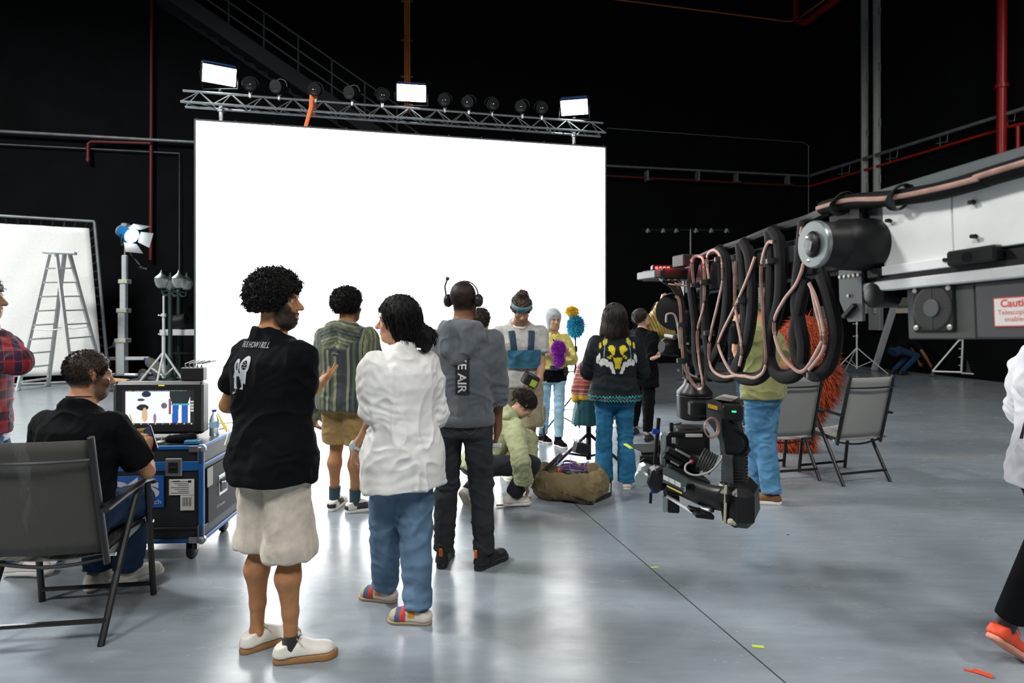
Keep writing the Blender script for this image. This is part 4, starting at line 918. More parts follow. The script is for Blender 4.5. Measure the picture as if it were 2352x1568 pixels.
b = MB(); c = p.T(0, 0, -.1); b.tube([c+p.r*(.19*math.cos(t))+p.f*(.14*math.sin(t)) for t in [2*math.pi*i/24 for i in range(25)]], .035, 8, flat=(.3, 1)); b.build('undershirt_hem', mat('pale_cotton', (.55, .58, .62), .9), p.root, p.base, smooth=True)
p.bottom('jeans', denim('mid_denim', (.03, .075, .17)), hem=(.03, .03), r=(.1, .08, .07), ease=.008, seed=34)
for sd, th in ((-1, 60), (1, 85)): p.shoe(sd, th, M_white_l, W_sole, .29, lace=M_lace)
p.hair('curly', M_hairbr, 8, 300, .015, .03, -.04)
# --- seated man at the monitor -----------------------------------------------------
CH = V((-2.27, 3.1, 0))
p = Person('person', 'bearded man in black tee and jeans sitting in the folding chair watching the monitor', (-2.25, 3.16), 6, 1.8, .0065, (.46, .23, .12), hip=(-2.25, 3.12, .545), lean=6, head_th=38, head_pitch=6, girth=1.0)
p.leg(-1, (-2.36, 3.5, .53), (-2.38, 3.5, .1)); p.leg(1, at(312, 1150, 3.4), at(292, 1305, 3.5))
p.arm(1, at(338, 1082, 3.3), at(330, 1042, 3.5), V((.1, .3, .5)), V((-1, .1, .2)), .85); p.arm(-1, V((-2.55, 3.3, .82)), V((-2.25, 3.5, .78)), None, V((0, 0, 1)), .5)
p.body(beard=.8, buzz=(.014, .011, .01), buzzv=.011); p.top('t_shirt', M_tee, hem=-.07, sleeve=.8, ease=.018, sr=(.078, .076), fold=(.006, 8, 6), belly=.02, seed=44, flare=.0)
p.hair('short', mat('short_hair', (.012, .009, .008), .7, spec=.2), 4, 2600, .004, .022, -.055)
p.bottom('jeans', denim('dark_denim', (.018, .045, .1)), hem=(.04, .04), r=(.105, .085, .072), ease=.008, seed=45)
for sd, th in ((-1, 10), (1, 30)): p.shoe(sd, th, M_white_l, W_sole, .29, lace=M_lace)
b = MB(); b.torus(p.neck+V((0, 0, .015)), p.up, .064, .005, 24, 5); b.build('necklace', M_blk, p.root, p.base)
wr = p.arms[1][2]; b = MB(); b.box(wr+V((-.0, .07, .07)), (.012, .075, .15), Matrix.Rotation(1.1, 3, 'Z') @ Matrix.Rotation(-.5, 3, 'X'), .004); tag(b.build('phone', mat('phone_dark', (.01, .012, .03), .15), None, wr+V((0, .05, 0))), 'dark phone held in the seated man\'s right hand', 'phone')
# --- harness man -------------------------------------------------------------------
p = Person('person', 'man with headband and blue chest harness, beige tee and cargo shorts, looking down', (.07, 5.78), 172, 1.77, .0075, (.5, .29, .19), head_th=172, head_pitch=32, lean=4, girth=1.12)
p.slim = 1.
p.stand(at(1222, 1072, 5.72)[:2], at(1160, 1072, 5.86)[:2], .02)
p.arm(-1, at(1243, 838, 5.72), at(1238, 872, 5.56), V((-.5, -.5, -.35)), V((-.6, .3, -.3)), .45); p.arm(1, at(1122, 838, 5.75), at(1140, 890, 5.6), V((.4, -.4, -.6)), V((1, 0, 0)), .5)
p.body(beard=.35, beardc=(.12, .06, .03))
p.top('t_shirt', cloth('grey_cotton', (.5, .49, .47), .9), hem=-.03, sleeve=.62, ease=.03, sr=(.092, .088), fold=(.007, 8, 6), flare=.03, seed=51)
p.bottom('cargo_shorts', cloth('khaki_cotton', (.36, .31, .2), .9), hem=(1.0, 1.0), r=(.125, .12, .115), ease=.014, seed=52)
for sd in (-1, 1): 
    q = p.legs[sd][0].lerp(p.legs[sd][1], .7)+p.r*sd*.11; b = MB(); b.box(q, (.06, .15, .17), Matrix.Rotation(math.radians(-p.th), 3, 'Z'), .02); b.build('cargo_pocket', MATS['khaki_cotton'], p.root, p.base)
    p.shoe(sd, 170-sd*12, M_white_l, W_sole, .3, lace=M_lace); p.sock(sd, mat('white_sock', (.75, .75, .73), .9), .14, .045)
def bun(s, Fd): Fd.ell(s.Hd(0, -.02, .155), ((1, 0, 0), (0, 1, 0), (0, 0, 1)), (.045, .045, .035), .02)
p.hair('curly', mat('sandy_hair', (.07, .045, .03), .5, bump=.5, bscale=200), 12, 600, .012, .03, -.03, extra=bun)
b = MB(); b.tube([p.Hd(.094*math.cos(a), -.012+.115*math.sin(a), .06) for a in [2*math.pi*i/24 for i in range(25)]], .024, 8, flat=(.3, 1), up=p.hu); b.build('headband', mat('teal_band', (.18, .3, .32), .8), p.root, p.base, smooth=True)
b = MB(); b.box(p.Hd(.02, .108, .058), (.075, .02, .032), Matrix((p.hr, p.hf, p.hu)).transposed(), .006); b.build('head_light', mat('teal_plastic', (.01, .16, .22), .3), p.root, p.base)
M_har = cloth('blue_harness', (.035, .15, .24), .7, var=.35, vs=12); bv = bvh_of(p.topP); b = MB(); n = 10
vs = [(-.155+.31*i/n, -.085+.17*j/n) for j in range(n+1) for i in range(n+1)]; fs = [(j*(n+1)+i, j*(n+1)+i+1, (j+1)*(n+1)+i+1, (j+1)*(n+1)+i) for j in range(n) for i in range(n)]
decal(b, bv, vs, fs, p.T(-.02, 0, .22), -p.r, V((0, 0, 1)), -p.f, .03); decal(b, bv, vs, fs, p.T(-.02, 0, .22), -p.r, V((0, 0, 1)), -p.f, .004); b.build('chest_pouch', M_har, p.root, p.base)
for sx in (-1, 1):
    b = MB(); pts = []
    for i in range(9):
        t = i/8; u = sx*(.075+.02*t); hh = bv.ray_cast(p.T(u, 0, .29+.19*t)+p.f*.5, -p.f); pts.append((hh[0] if hh[0] else p.T(u, .1, .29+.19*t))+p.f*.006)
    b.tube(pts, .03, 6, flat=(1, .2), up=p.f); b.build('shoulder_strap', cloth('dark_webbing', (.03, .06, .09), .8), p.root, p.base, smooth=True)
b = MB(); b.tube([p.T(.16*math.cos(a)*1.2, .125*math.sin(a)*1.2, .19+.02*math.cos(2*a)) for a in [2*math.pi*i/24 for i in range(25)]], .022, 6, flat=(.25, 1)); b.build('chest_strap', MATS['dark_webbing'], p.root, p.base, smooth=True)
b = MB(); b.torus(p.T(-.03, .17, .06), p.f, .024, .005, 16, 5); b.cyl(p.T(-.03, .165, .085), p.T(-.03, .165, .14), .004, n=5); b.build('pink_ring', mat('pink_ring', (.7, .1, .13), .4), p.root, p.base)
b = MB(); b.tube([p.neck+p.r*(.075*math.cos(a))+p.f*(.09*math.sin(a)+.02)+V((0, 0, -.03-.05*max(0, math.sin(a)))) for a in [2*math.pi*i/20 for i in range(21)]], .003, 5); b.build('necklace', mat('gold', (.8, .65, .4), .3, .8), p.root, p.base)
c = at(1218, 872, 5.45); t = thing('battery_pack', 'black battery pack with yellow sticker held by the harness man', 'battery', c); Mx = Matrix.Rotation(.5, 3, 'Y') @ Matrix.Rotation(.3, 3, 'Z')
b = MB(); b.box((0, 0, 0), (.14, .09, .11), Mx, .012); b.build('case', M_blk, t); b = MB(); b.box(Mx @ V((.025, -.047, -.012)), (.06, .003, .06), Mx); b.build('sticker', mat('lime_sticker', (.45, .6, .05), .5), t)
# --- crouching woman ---------------------------------------------------------------
p = Person('person', 'woman in pale green hoodie and black trousers crouching over a cable on the floor', (-.05, 5.15), 62, 1.65, .0075, (.55, .33, .22), True, hip=(-.29, 5.12, .31), lean=40, head_th=72, head_pitch=45)
p.leg(1, at(1218, 1068, 4.95), (.0, 4.98, .09)); p.leg(-1, (-.2, 5.33, .22), (-.36, 5.05, .1))
p.arm(1, at(1196, 1058, 4.85), at(1203, 1112, 4.93), V((.3, .2, -.5)), V((-.3, 0, -1)), .4); p.arm(-1, at(1215, 1010, 5.4), at(1216, 1090, 5.25), V((.1, -.1, -1)), V((-1, 0, 0)), .4)
p.body(); p.top('hoodie', cloth('sage_fleece', (.4, .43, .24), .9), hem=-.1, sleeve=1.9, ease=.032, sr=(.085, .072), hood=True, hoodsize=1.1, fold=(.008, 7, 7), seed=61)
p.bottom('trousers', cloth('black_twill', (.012, .014, .02), .85), hem=(.05, .05), r=(.1, .085, .07), ease=.01, seed=62)
p.shoe(1, 75, M_white_l, W_sole, .26, lace=M_lace); p.shoe(-1, 40, M_white_l, mat('tan_sole', (.45, .4, .3), .7), .26, pitch=55)
def tied(s, Fd): Fd.ell(s.Hd(0, -.105, .02), ((1, 0, 0), (0, 1, 0), (0, 0, 1)), (.05, .05, .05), .02)
p.hair('straight', M_hairbr, 13, 350, .01, .03, -.05, extra=tied)
# --- woman in yellow with a headscarf -----------------------------------------------
p = Person('person', 'woman in yellow shirt, grey headscarf and light jeans holding a purple fluffy ball', (.49, 7.35), 170, 1.6, .0085, (.5, .32, .22), True, head_th=160, lean=1)
p.stand(at(1283, 998, 7.2)[:2], at(1247, 990, 7.45)[:2], .02)
p.arm(1, at(1239, 818, 7.35), at(1262, 812, 7.1), V((1, -.1, -.1)), V((.2, 1, 0)), .5); p.arm(-1, at(1311, 822, 7.35), at(1298, 803, 7.1), V((-.6, -.1, -.2)), V((-.2, 1, 0)), .5)
p.body(lips=(.45, .15, .13)); p.top('shirt', cloth('yellow_cotton', (.66, .6, .16), .85), hem=.07, sleeve=1.45, ease=.035, sr=(.08, .08), fold=(.007, 7, 4), flare=.03, seed=71, cuff=.085)
b = MB(); b.tube([p.T(.162*math.cos(a)*1.03, .118*math.sin(a)*1.03, .0) for a in [2*math.pi*i/24 for i in range(25)]], .09, 8, flat=(.18, 1)); b.build('black_undershirt', M_tee, p.root, p.base, smooth=True)
bv = bvh_of(p.topP); b = MB(); vs = [(-.035, .1), (0, .112), (.035, .1), (.022, .03), (0, -.01), (-.022, .03)]; decal(b, bv, vs, [(0, 1, 2, 3, 4, 5)], p.T(0, 0, .38), -p.r, V((0, 0, 1)), -p.f, .006); b.build('open_collar', M_tee, p.root, p.base)
b = MB(); b.tube([p.T(.175*math.cos(a), .13*math.sin(a), .085-.01*math.sin(a)) for a in [2*math.pi*i/24 for i in range(25)]], .022, 6, flat=(.3, 1)); b.box(p.T(.02, .15, .085), (.1, .04, .06), None, .01); b.build('utility_belt', mat('belt_navy', (.02, .03, .1), .6), p.root, p.base)
p.bottom('jeans', denim('light_denim', (.3, .5, .62)), hem=(.1, .1), r=(.09, .068, .06), ease=.006, seed=72)
for sd, th in ((-1, 150), (1, 140)): p.shoe(sd, th, M_tee, W_sole, .26, style='sock'); p.sock(sd, M_tee, .1, .045)
def scarf(s, Fd):
    P = s.Hd; Fd.cap(P(0, -.03, .06), P(0, -.075, .0), .1, .085, .03); Fd.cap(P(-.066, .0, .06), P(-.055, .0, -.09), .035, .03, .03); Fd.cap(P(.066, .0, .06), P(.055, .0, -.09), .035, .03, .03); Fd.cap(P(-.03, -.03, -.11), P(.03, -.03, -.11), .05, .05, .03)
p.hair('plain', cloth('grey_scarf', (.45, .5, .52), .9), 1, 0, .02, .028, -.15, name='headscarf', extra=scarf, strands=False)
# --- woman in the wolf jacket --------------------------------------------------------
def wolfc(s, P):
    q = P-np.array(s.hip); x = q@np.array(s.tr); y = q@np.array(s.tf); z = q@np.array(s.up); c = np.tile(np.array([.01, .0135, .017]), (len(P), 1)); ax = np.abs(x-.012); zz = z-.2
    n1 = vnoise(P*70, 4)*.5+vnoise(P*150, 5)*.5; bk = y < .02
    def blob(cx, cz, rx, rz, rot=0., soft=.5):
        u, v = ax-cx, zz-cz; cr, sr = math.cos(rot), math.sin(rot); uu, vv = u*cr+v*sr, -u*sr+v*cr; return ((uu/rx)**2+(vv/rz)**2+n1*soft) < 1
    ye, wh = np.array([.62, .5, .02]), np.array([.68, .7, .68])
    def put(m, col): c[m & bk] = col
    put(blob(.165, .11, .016, .045, .3, .9), wh); put(blob(.14, .075, .02, .03, .2, .9), wh); put(blob(.11, .08, .026, .03, 0, .6), wh); put(blob(.085, .06, .016, .022, 0, .8), wh)
    t_ = np.clip((.08-zz)/.095, 0, 1); put((np.abs(ax-(.068-.036*t_)) < .021-.008*t_+n1*.003) & (zz < .085) & (zz > -.022+n1*.006), wh); put((ax < .018+np.clip(zz-.02, 0, .1)*.22+n1*.005) & (zz > .02) & (zz < .12+n1*.01), ye)
    put(blob(.05, .195, .03, .036, -.5, .8), ye); put(blob(.04, .165, .014, .022, 0, .8), ye); put(blob(.1035, .256, .017, .034, .35, .5), ye); put(blob(.148, .222, .011, .028, .15, .6), ye); put(blob(.055, .133, .014, .0065, .3, .2), ye); put(blob(.072, .118, .018, .01, .5, .9), ye*.8)
    put(blob(0, .003, .022, .02, 0, .1), np.array([.01, .0135, .017]))
    ang = np.arctan2(x, -y); per = .03; u = ang*.19; tri = np.abs(((u/per) % 1)-.5)*2*.022
    zz2 = z-(-.055); put(np.abs(zz2-tri-.016) < .0045, np.array([.05, .4, .4])); put(np.abs(zz2-tri+.016) < .0045, np.array([.05, .4, .4])); put((np.abs(zz2-tri) < .006) & (((u/per) % 1) < .5) & (((u/per) % 1) > .2), np.array([.3, .02, .08]))
    put(np.abs(ax-(.115+(.36-z)*.1)) < (.0035*(z > .28)), np.array([.25, .33, .36])); return c
p = Person('person', 'long-haired woman in black jacket with yellow wolf print and blue flared jeans, from behind', (.925, 5.5), 4, 1.645, .0065, (.45, .26, .17), True, head_th=10, girth=1.05)
p.stand(at(1386, 1088, 5.55)[:2], at(1441, 1090, 5.5)[:2], .02)
p.arm(-1, at(1353, 850, 5.6), at(1378, 858, 5.85), None, V((1, 0, 0)), .5); p.arm(1, at(1470, 850, 5.6), at(1445, 860, 5.85), None, V((-1, 0, 0)), .5)
p.body(); p.top('jacket', mat('printed_satin', (.02, .02, .02), .7, attr=True, bump=.2, bscale=300, spec=.15, wrinkle=.35), hem=-.075, sleeve=1.9, ease=.045, sr=(.088, .085), fold=(.006, 7, 4), flare=.05, seed=81, colf=wolfc, shoulder=.012)
p.bottom('jeans', denim('bright_denim', (.022, .15, .29)), hem=(-.03, -.03), r=(.098, .075, .095), ease=.006, seed=82)
for sd in (-1, 1): p.shoe(sd, 8+sd*8, M_white_l, W_sole, .25)
def longh(s, Fd):
    P = s.Hd; Fd.cap(P(0, -.03, .05), P(0, -.045, -.12), .098, .098, .03); Fd.cap(P(-.075, -.02, .0), P(-.09, -.02, -.13), .04, .05, .03); Fd.cap(P(.075, -.02, .0), P(.085, -.02, -.13), .04, .05, .03); Fd.plane(P(0, 0, -.185), -s.hu)
p.hair('straight', M_hairbr, 21, 900, .02, .03, -.21, extra=longh)
# --- person in black with the striped cloth ------------------------------------------
p = Person('person', 'person in glasses and black clothes looking up, one arm raised under a striped knit', (1.63, 7.6), 48, 1.63, .0085, (.5, .32, .23), True, head_th=82, head_pitch=-18)
p.stand(at(1455, 978, 7.9)[:2], at(1487, 980, 7.5)[:2], .02)
p.arm(-1, at(1497, 745, 7.85), at(1520, 690, 7.8), V((.1, 0, 1)), V((1, 0, 0)), .6); p.arm(1, at(1490, 830, 7.4), at(1502, 822, 7.25), V((.6, -.1, .2)), V((0, 0, 1)), .8)
p.body(); p.top('jacket', M_tee, hem=-.19, sleeve=1.85, ease=.035, sr=(.085, .075), flare=.04, seed=91); p.bottom('trousers', M_tee, hem=(.12, .12), r=(.1, .08, .062), ease=.01, seed=92)
for sd in (-1, 1): p.shoe(sd, 30, M_blacksh, M_blk, .26)
p.hair('wavy', M_hairbr, 22, 200, .012, .03, -.1)
b = MB()
for x in (-1, 1): b.torus(p.Hd(x*.033, .1, .0), p.hf, .021, .0028, 16, 5); b.cyl(p.Hd(x*.052, .098, .004), p.Hd(x*.078, .0, .008), .0025, n=5)
b.build('glasses', M_blk, p.root, p.base)
def knit(s, P):
    q = P[:, 0]*.8+P[:, 2]*.25; f = (q*34) % 1; c = np.tile(np.array([.16, .2, .03]), (len(P), 1)); c[f > .35] = (.42, .36, .05); c[f > .6] = (.5, .12, .02); c[f > .8] = (.05, .05, .03); return c
c = at(1513, 750, 7.7); Fd = Field(A3(c)-.45, A3(c)+.45, .009); Fd.cap(at(1524, 705, 7.75), at(1505, 760, 7.7), .1, .17, .05); Fd.cap(at(1505, 755, 7.7), at(1530, 770, 7.7), .15, .12, .05); Fd.plane(at(1505, 776, 7.7), V((-.25, 0, -1))); Fd.plane(at(1523, 695, 7.75), V((.1, 0, 1)))
P, F = Fd.mesh(); P = folds(P, F, .012, 9, 4, 5); t = thing('striped_knit', 'green and orange striped knit cloth raised on the arm of the person in black', 'cloth', c); qobj('knit', P, F, M_attr, t, c, knit(None, P))
b = MB(); b.prism([at(1488, 762, 7.45), at(1528, 772, 7.45), at(1516, 786, 7.5)], V((0, .05, 0))); b.build('lining', cloth('olive_lining', (.08, .1, .012), .9), t, c)
# --- two people mostly hidden behind others ---------------------------------------
p = Person('person', 'curly-haired person whose hair shows behind the grey-hooded man\'s shoulder', (-.335, 6.45), 20, 1.6, .011, (.4, .23, .15), head_th=30)
p.stand((-.42, 6.45), (-.25, 6.45)); p.armdown(-1); p.armdown(1); p.body(); p.top('shirt', M_tee, hem=-.06, sleeve=.6, seed=95); p.bottom('trousers', M_tee, hem=(.03, .03)); [p.shoe(sd, 20, M_blacksh, M_blk) for sd in (-1, 1)]
p.hair('curly', M_hairbr, 31, 500, .022, .03, -.06)
p = Person('person', 'person in jeans and beige sneakers standing behind the wolf-jacket woman, only legs visible', (1.5, 8.5), 200, 1.62, .011, (.5, .3, .2), True)
p.stand(at(1457, 985, 8.4)[:2], at(1412, 975, 8.55)[:2]); p.armdown(-1, .0); p.armdown(1, .0); p.body(); p.top('shirt', M_tee, hem=-.06, sleeve=.6, seed=96); p.bottom('jeans', MATS['bright_denim'], hem=(.02, .02), r=(.085, .065, .06)); [p.shoe(sd, 200-sd*20, M_attr, W_sole, .27, extra=runner) for sd in (-1, 1)]
p.hair('straight', M_hairb, 32, 0, .015, .03, -.08)
# --- man in olive tee ---------------------------------------------------------------
p = Person('person', 'man in olive tee, blue jeans and brown shoes standing behind the hanging crane cables', (2.12, 5.15), -52, 1.78, .0075, (.45, .22, .12), head_th=-60, girth=1.12, lean=2)
p.stand(at(1745, 1105, 5.3)[:2], at(1772, 1125, 5.05)[:2], .03)
p.arm(-1, at(1732, 835, 5.3), at(1712, 820, 5.55), None, V((0, 0, 1)), .5); p.arm(1, at(1800, 840, 5.0), at(1750, 850, 5.1), None, V((-.3, 1, 0)), .5)
p.body(beard=.9, beardc=(.45, .44, .42), brow=(.3, .29, .27)); p.top('t_shirt', cloth('olive_cotton', (.25, .25, .1), .9), hem=-.07, sleeve=.75, ease=.032, sr=(.095, .09), fold=(.008, 7, 5), flare=.04, seed=101)
p.bottom('jeans', denim('washed_denim', (.09, .24, .41)), hem=(.0, .0), r=(.11, .085, .075), ease=.01, fold=(.009, 7, 14), seed=102)
M_brown = mat('brown_leather', (.2, .075, .02), .6, bump=.3, bscale=90)
for sd, th in ((-1, -70), (1, -78)): p.shoe(sd, th, M_brown, W_sole, .3, lace=M_brown, solet=.034)
p.hair('curly', mat('grey_hair', (.3, .29, .28), .7), 5, 500, .008, .025, -.06)
# --- person behind him --------------------------------------------------------------
p = Person('person', 'person in dark jeans half hidden behind the olive-shirted man, forearm showing', (3.15, 8.5), 120, 1.72, .011, (.5, .26, .15))
p.stand(at(1702, 950, 8.5)[:2], at(1716, 955, 8.35)[:2]); p.arm(-1, at(1700, 800, 8.5), at(1684, 768, 8.4), V((-.3, 0, 1)), V((1, 0, 0)), .4); p.armdown(1)
p.body(); p.top('t_shirt', M_tee, hem=-.06, sleeve=.7, seed=103); p.bottom('jeans', MATS['dark_denim'], hem=(.02, .02)); [p.shoe(sd, 110, M_blacksh, M_blk) for sd in (-1, 1)]; p.hair('curly', M_hairb, 41, 100, .012)
# --- person walking out at the right edge --------------------------------------------
p = Person('person', 'person in white hooded jacket, black leggings and orange running shoes at the right edge', (2.47, 2.72), 78, 1.68, .007, (.5, .3, .2), True, lean=4)
p.leg(-1, at(2410, 1230, 2.64), at(2308, 1440, 2.74)); p.leg(1, (2.8, 2.75, .5), (2.95, 2.72, .1))
p.arm(1, V((2.52, 2.48, 1.1)), V((2.7, 2.5, .95))); p.arm(-1, V((2.52, 2.98, 1.12)), V((2.7, 3.0, .95)))
p.body(); p.top('hooded_jacket', cloth('white_nylon', (.7, .7, .75), .6, var=.05), hem=-.1, sleeve=1.9, ease=.05, sr=(.09, .08), fold=(.008, 7, 5), flare=.03, hood=True, hoodsize=1.3, seed=111)
p.bottom('leggings', M_tee, hem=(.1, .1), r=(.095, .076, .06), ease=.008, fold=None)
b = MB(); b.tube([p.T(-.03, -.16, .3), p.T(-.05, -.175, .2), p.T(-.07, -.165, .12)], .009, 6, flat=(1, .4)); b.build('black_zip', M_blk, p.root, p.base)
b = MB(); b.box(p.T(.0, -.19, .05), (.05, .15, .06), Matrix.Rotation(.5, 3, 'X'), .01); b.build('pocket_flap', MATS['white_nylon'], p.root, p.base)
M_osh = mat('orange_mesh', (.75, .07, .02), .5, bump=.4, bscale=200); p.shoe(-1, 68, M_osh, mat('pale_orange_rubber', (.72, .3, .2), .5), .29, pitch=32, lace=M_osh); p.shoe(1, 75, M_osh, MATS['pale_orange_rubber'], .29, lace=M_osh); p.sock(-1, M_blk, .08, .042)
p.hair('straight', M_hairbr, 51, 0, .015, .03, -.1)
# --- distant crouching person --------------------------------------------------------
p = Person('person', 'distant person in dark tee and jeans bending down by the right wall', (9.9, 15.4), 78, 1.75, .016, (.25, .1, .06), hip=(9.70, 15.40, .62), lean=55, head_th=85, head_pitch=35)
p.leg(-1, (10.10, 15.50, .5), (9.70, 15.50, .1)); p.leg(1, (10.15, 15.25, .5), (9.75, 15.25, .1)); p.arm(1, (10.20, 15.10, .55), (10.35, 15.10, .3)); p.arm(-1, (10.25, 15.60, .6), (10.35, 15.50, .3))
p.body(); p.top('t_shirt', M_tee, hem=-.06, sleeve=.7, fold=None); p.bottom('jeans', MATS['dark_denim'], hem=(.02, .02), fold=None); [p.shoe(sd, 80, M_blacksh, M_blk) for sd in (-1, 1)]; p.hair('buzz', M_hairb, 61, 0, .008, strands=False)
# ================================================================== furniture and gear on the floor
M_frame = mat('chair_frame', (.016, .017, .018), .38, .2); M_mesh = None
def sling(name, c, al):
    m = bpy.data.materials.new(name); m.use_nodes = True; N = m.node_tree.nodes; L = m.node_tree.links; b = N['Principled BSDF']; b.inputs['Roughness'].default_value = .75; tc = N.new('ShaderNodeTexCoord')
    w1 = N.new('ShaderNodeTexWave'); w1.bands_direction = 'X'; w1.inputs['Scale'].default_value = 55; L.new(tc.outputs['Object'], w1.inputs['Vector']); w2 = N.new('ShaderNodeTexWave'); w2.bands_direction = 'Z'; w2.inputs['Scale'].default_value = 70; L.new(tc.outputs['Object'], w2.inputs['Vector'])
    mx = N.new('ShaderNodeMath'); mx.operation = 'MAXIMUM'; L.new(w1.outputs[1], mx.inputs[0]); L.new(w2.outputs[1], mx.inputs[1])
    r = N.new('ShaderNodeMapRange'); r.inputs[1].default_value = .3; r.inputs[2].default_value = .75; r.inputs[3].default_value = al; r.inputs[4].default_value = 1; L.new(mx.outputs[0], r.inputs[0]); L.new(r.outputs[0], b.inputs['Alpha'])
    cr = N.new('ShaderNodeMix'); cr.data_type = 'RGBA'; cr.inputs[6].default_value = (*[q*.55 for q in c], 1); cr.inputs[7].default_value = (*c, 1); L.new(w1.outputs[1], cr.inputs[0]); L.new(cr.outputs[2], b.inputs['Base Color']); return m
M_sl1, M_sl2 = sling('dark_sling', (.085, .083, .072), .4), sling('grey_sling', (.42, .42, .4), .7)
def chair(label, loc, rz, ms, group=None):
    t = thing('folding_chair', label, 'chair', loc, rz, group)
    def grid(name, A, B, sag, n=10):
        vs = []; fs = []
        for i in range(n+1):
            for j in range(n+1):
                u, v = i/n, j/n; p = V(A[0]).lerp(V(A[1]), u).lerp(V(B[0]).lerp(V(B[1]), u), v); s = sag*math.sin(math.pi*u)*(.6+.4*math.sin(math.pi*v)); p = p+V((0, -s, -s*.0)) if name == 'backrest' else p+V((0, 0, -s)); vs.append(p)
        fs = [(i*(n+1)+j, (i+1)*(n+1)+j, (i+1)*(n+1)+j+1, i*(n+1)+j+1) for i in range(n) for j in range(n)]; b = MB(); b.add(vs, fs); o = b.build(name, ms, t, smooth=True)
        md = o.modifiers.new('s', 'SOLIDIFY'); md.thickness = .003; return o
    grid('backrest', [(-.24, -.2, .42), (.24, -.2, .42)], [(-.24, -.33, .99), (.24, -.33, .99)], .03); grid('seat', [(-.24, -.2, .41), (.24, -.2, .41)], [(-.24, .25, .45), (.24, .25, .45)], .035)
    for sx in (-1, 1):
        b = MB(); b.tube([(sx*.255, -.185, .36), (sx*.255, -.2, .42), (sx*.255, -.27, .72), (sx*.255, -.335, 1.005)], .017, 8, flat=(.8, 1.2)); b.build('back_upright', M_frame, t, smooth=True)
        b = MB(); b.bar((sx*.255, -.21, .4), (sx*.255, .27, .445), .022, .034, ch=.006); b.build('seat_rail', M_frame, t)
        b = MB(); b.tube([(sx*.29, -.28, .645), (sx*.29, -.12, .66), (sx*.29, .1, .675), (sx*.29, .2, .66), (sx*.29, .235, .64)], .024, 8, flat=(1, .5)); b.build('armrest', M_frame, t, smooth=True)
        b = MB(); b.tube([(sx*.285, .18, .655), (sx*.285, .2, .45), (sx*.285, .255, .0)], .0165, 8); b.build('leg', M_frame, t, smooth=True)
        b = MB(); b.tube([(sx*.272, .1, .65), (sx*.272, -.06, .4), (sx*.272, -.28, .0)], .0165, 8); b.build('leg', M_frame, t, smooth=True)
        b = MB()
        for q in ((sx*.3, -.21, .41), (sx*.3, .205, .43), (sx*.29, -.26, .64)): b.cyl((q[0]-.02, q[1], q[2]), (q[0]+.006, q[1], q[2]), .009, n=8)
        b.build('rivet', mat('bright_steel', (.6, .6, .6), .3, .9), t)
    for (y, z) in ((-.235, .1), (.24, .07)):
        b = MB(); b.cyl((-.275, y, z), (.275, y, z), .0125, n=8); b.build('crossbar', M_frame, t, smooth=True)
    for (y, z) in ((-.34, .9), (-.2, .385)):
        b = MB(); b.tube([(-.255+.51*i/10, y+.02-(.035 if z > .5 else -.0)*math.sin(math.pi*i/10)-(.02 if z > .5 else 0), z-(.035*math.sin(math.pi*i/10) if z < .5 else 0)) for i in range(11)], .009, 6); b.build('back_bar', M_frame, t, smooth=True)
    return t
chair('black mesh folding armchair in the left foreground with the bearded man seated', (-2.265, 3.14, 0), math.radians(8), M_sl1)
chair('grey mesh folding armchair on the right, fully visible beside the orange fur', (3.2, 5.9, 0), math.radians(17), M_sl2, 'grey folding chairs')
chair('grey mesh folding armchair half hidden behind the olive-shirted man', (2.57, 5.95, 0), math.radians(13), M_sl2, 'grey folding chairs')
# ------------------------------------------------------------------ flight case
M_case = mat('case_laminate', (.012, .013, .015), .45, bump=.15, bscale=60); M_blue = mat('case_blue', (.012, .1, .32), .4, .2); M_steel = mat('case_steel', (.4, .4, .4), .35, .9, var=.2, vscale=15)
fr = V((-1.965, 3.86, 0)); rr_ = math.radians(3); Wd, Dp, z0, z1 = 1.02, .68, .13, .745
t = thing('flight_case', 'black flight case with blue edges on casters carrying the monitor', 'flight case', fr, rr_)    # local: front right bottom corner at origin, x to the left is negative
Bx = lambda nm, c, s, m, ch=.004, par=None: MB().box(c, s, None, ch).build(nm, m, par or t)
body = Bx('body', (-Wd/2, Dp/2, (z0+z1)/2), (Wd-.01, Dp-.01, z1-z0-.01), M_case)
for zz in (z0+.012, z0+.09, z1-.012, z1-.13):
    hh = .026 if zz in (z0+.012, z1-.012) else .02
    mm = M_blue if zz != z0+.09 else M_case
    Bx('edge_trim', (-Wd/2, 0, zz), (Wd, .014, hh if zz != z1-.13 else .06), mm); Bx('edge_trim', (0, Dp/2, zz), (.014, Dp, hh), mm)
for x, y in ((0, 0), (0, Dp), (-Wd, 0)): Bx('edge_trim', (x-.0, y, (z0+z1)/2), (.03, .03, z1-z0), M_blue)
for y in (0, Dp): Bx('edge_trim', (0, y, z1-.01), (.03, .04, .03), M_blue)
for x in (0, -Wd):
    for z in (z0+.02, z1-.02):
        b = MB(); b.box((x, 0, z), (.055, .055, .055), None, .018); b.box((x-.03 if x == 0 else x+.03, -.012, z), (.09, .006, .04), None, .002); b.box((x, -.012, z+(.05 if z < .4 else -.05)), (.04, .006, .09), None, .002); b.build('corner_cap', M_steel, t)
b = MB(); b.box((0, Dp, z1-.02), (.055, .055, .055), None, .018); b.build('corner_cap', M_steel, t)
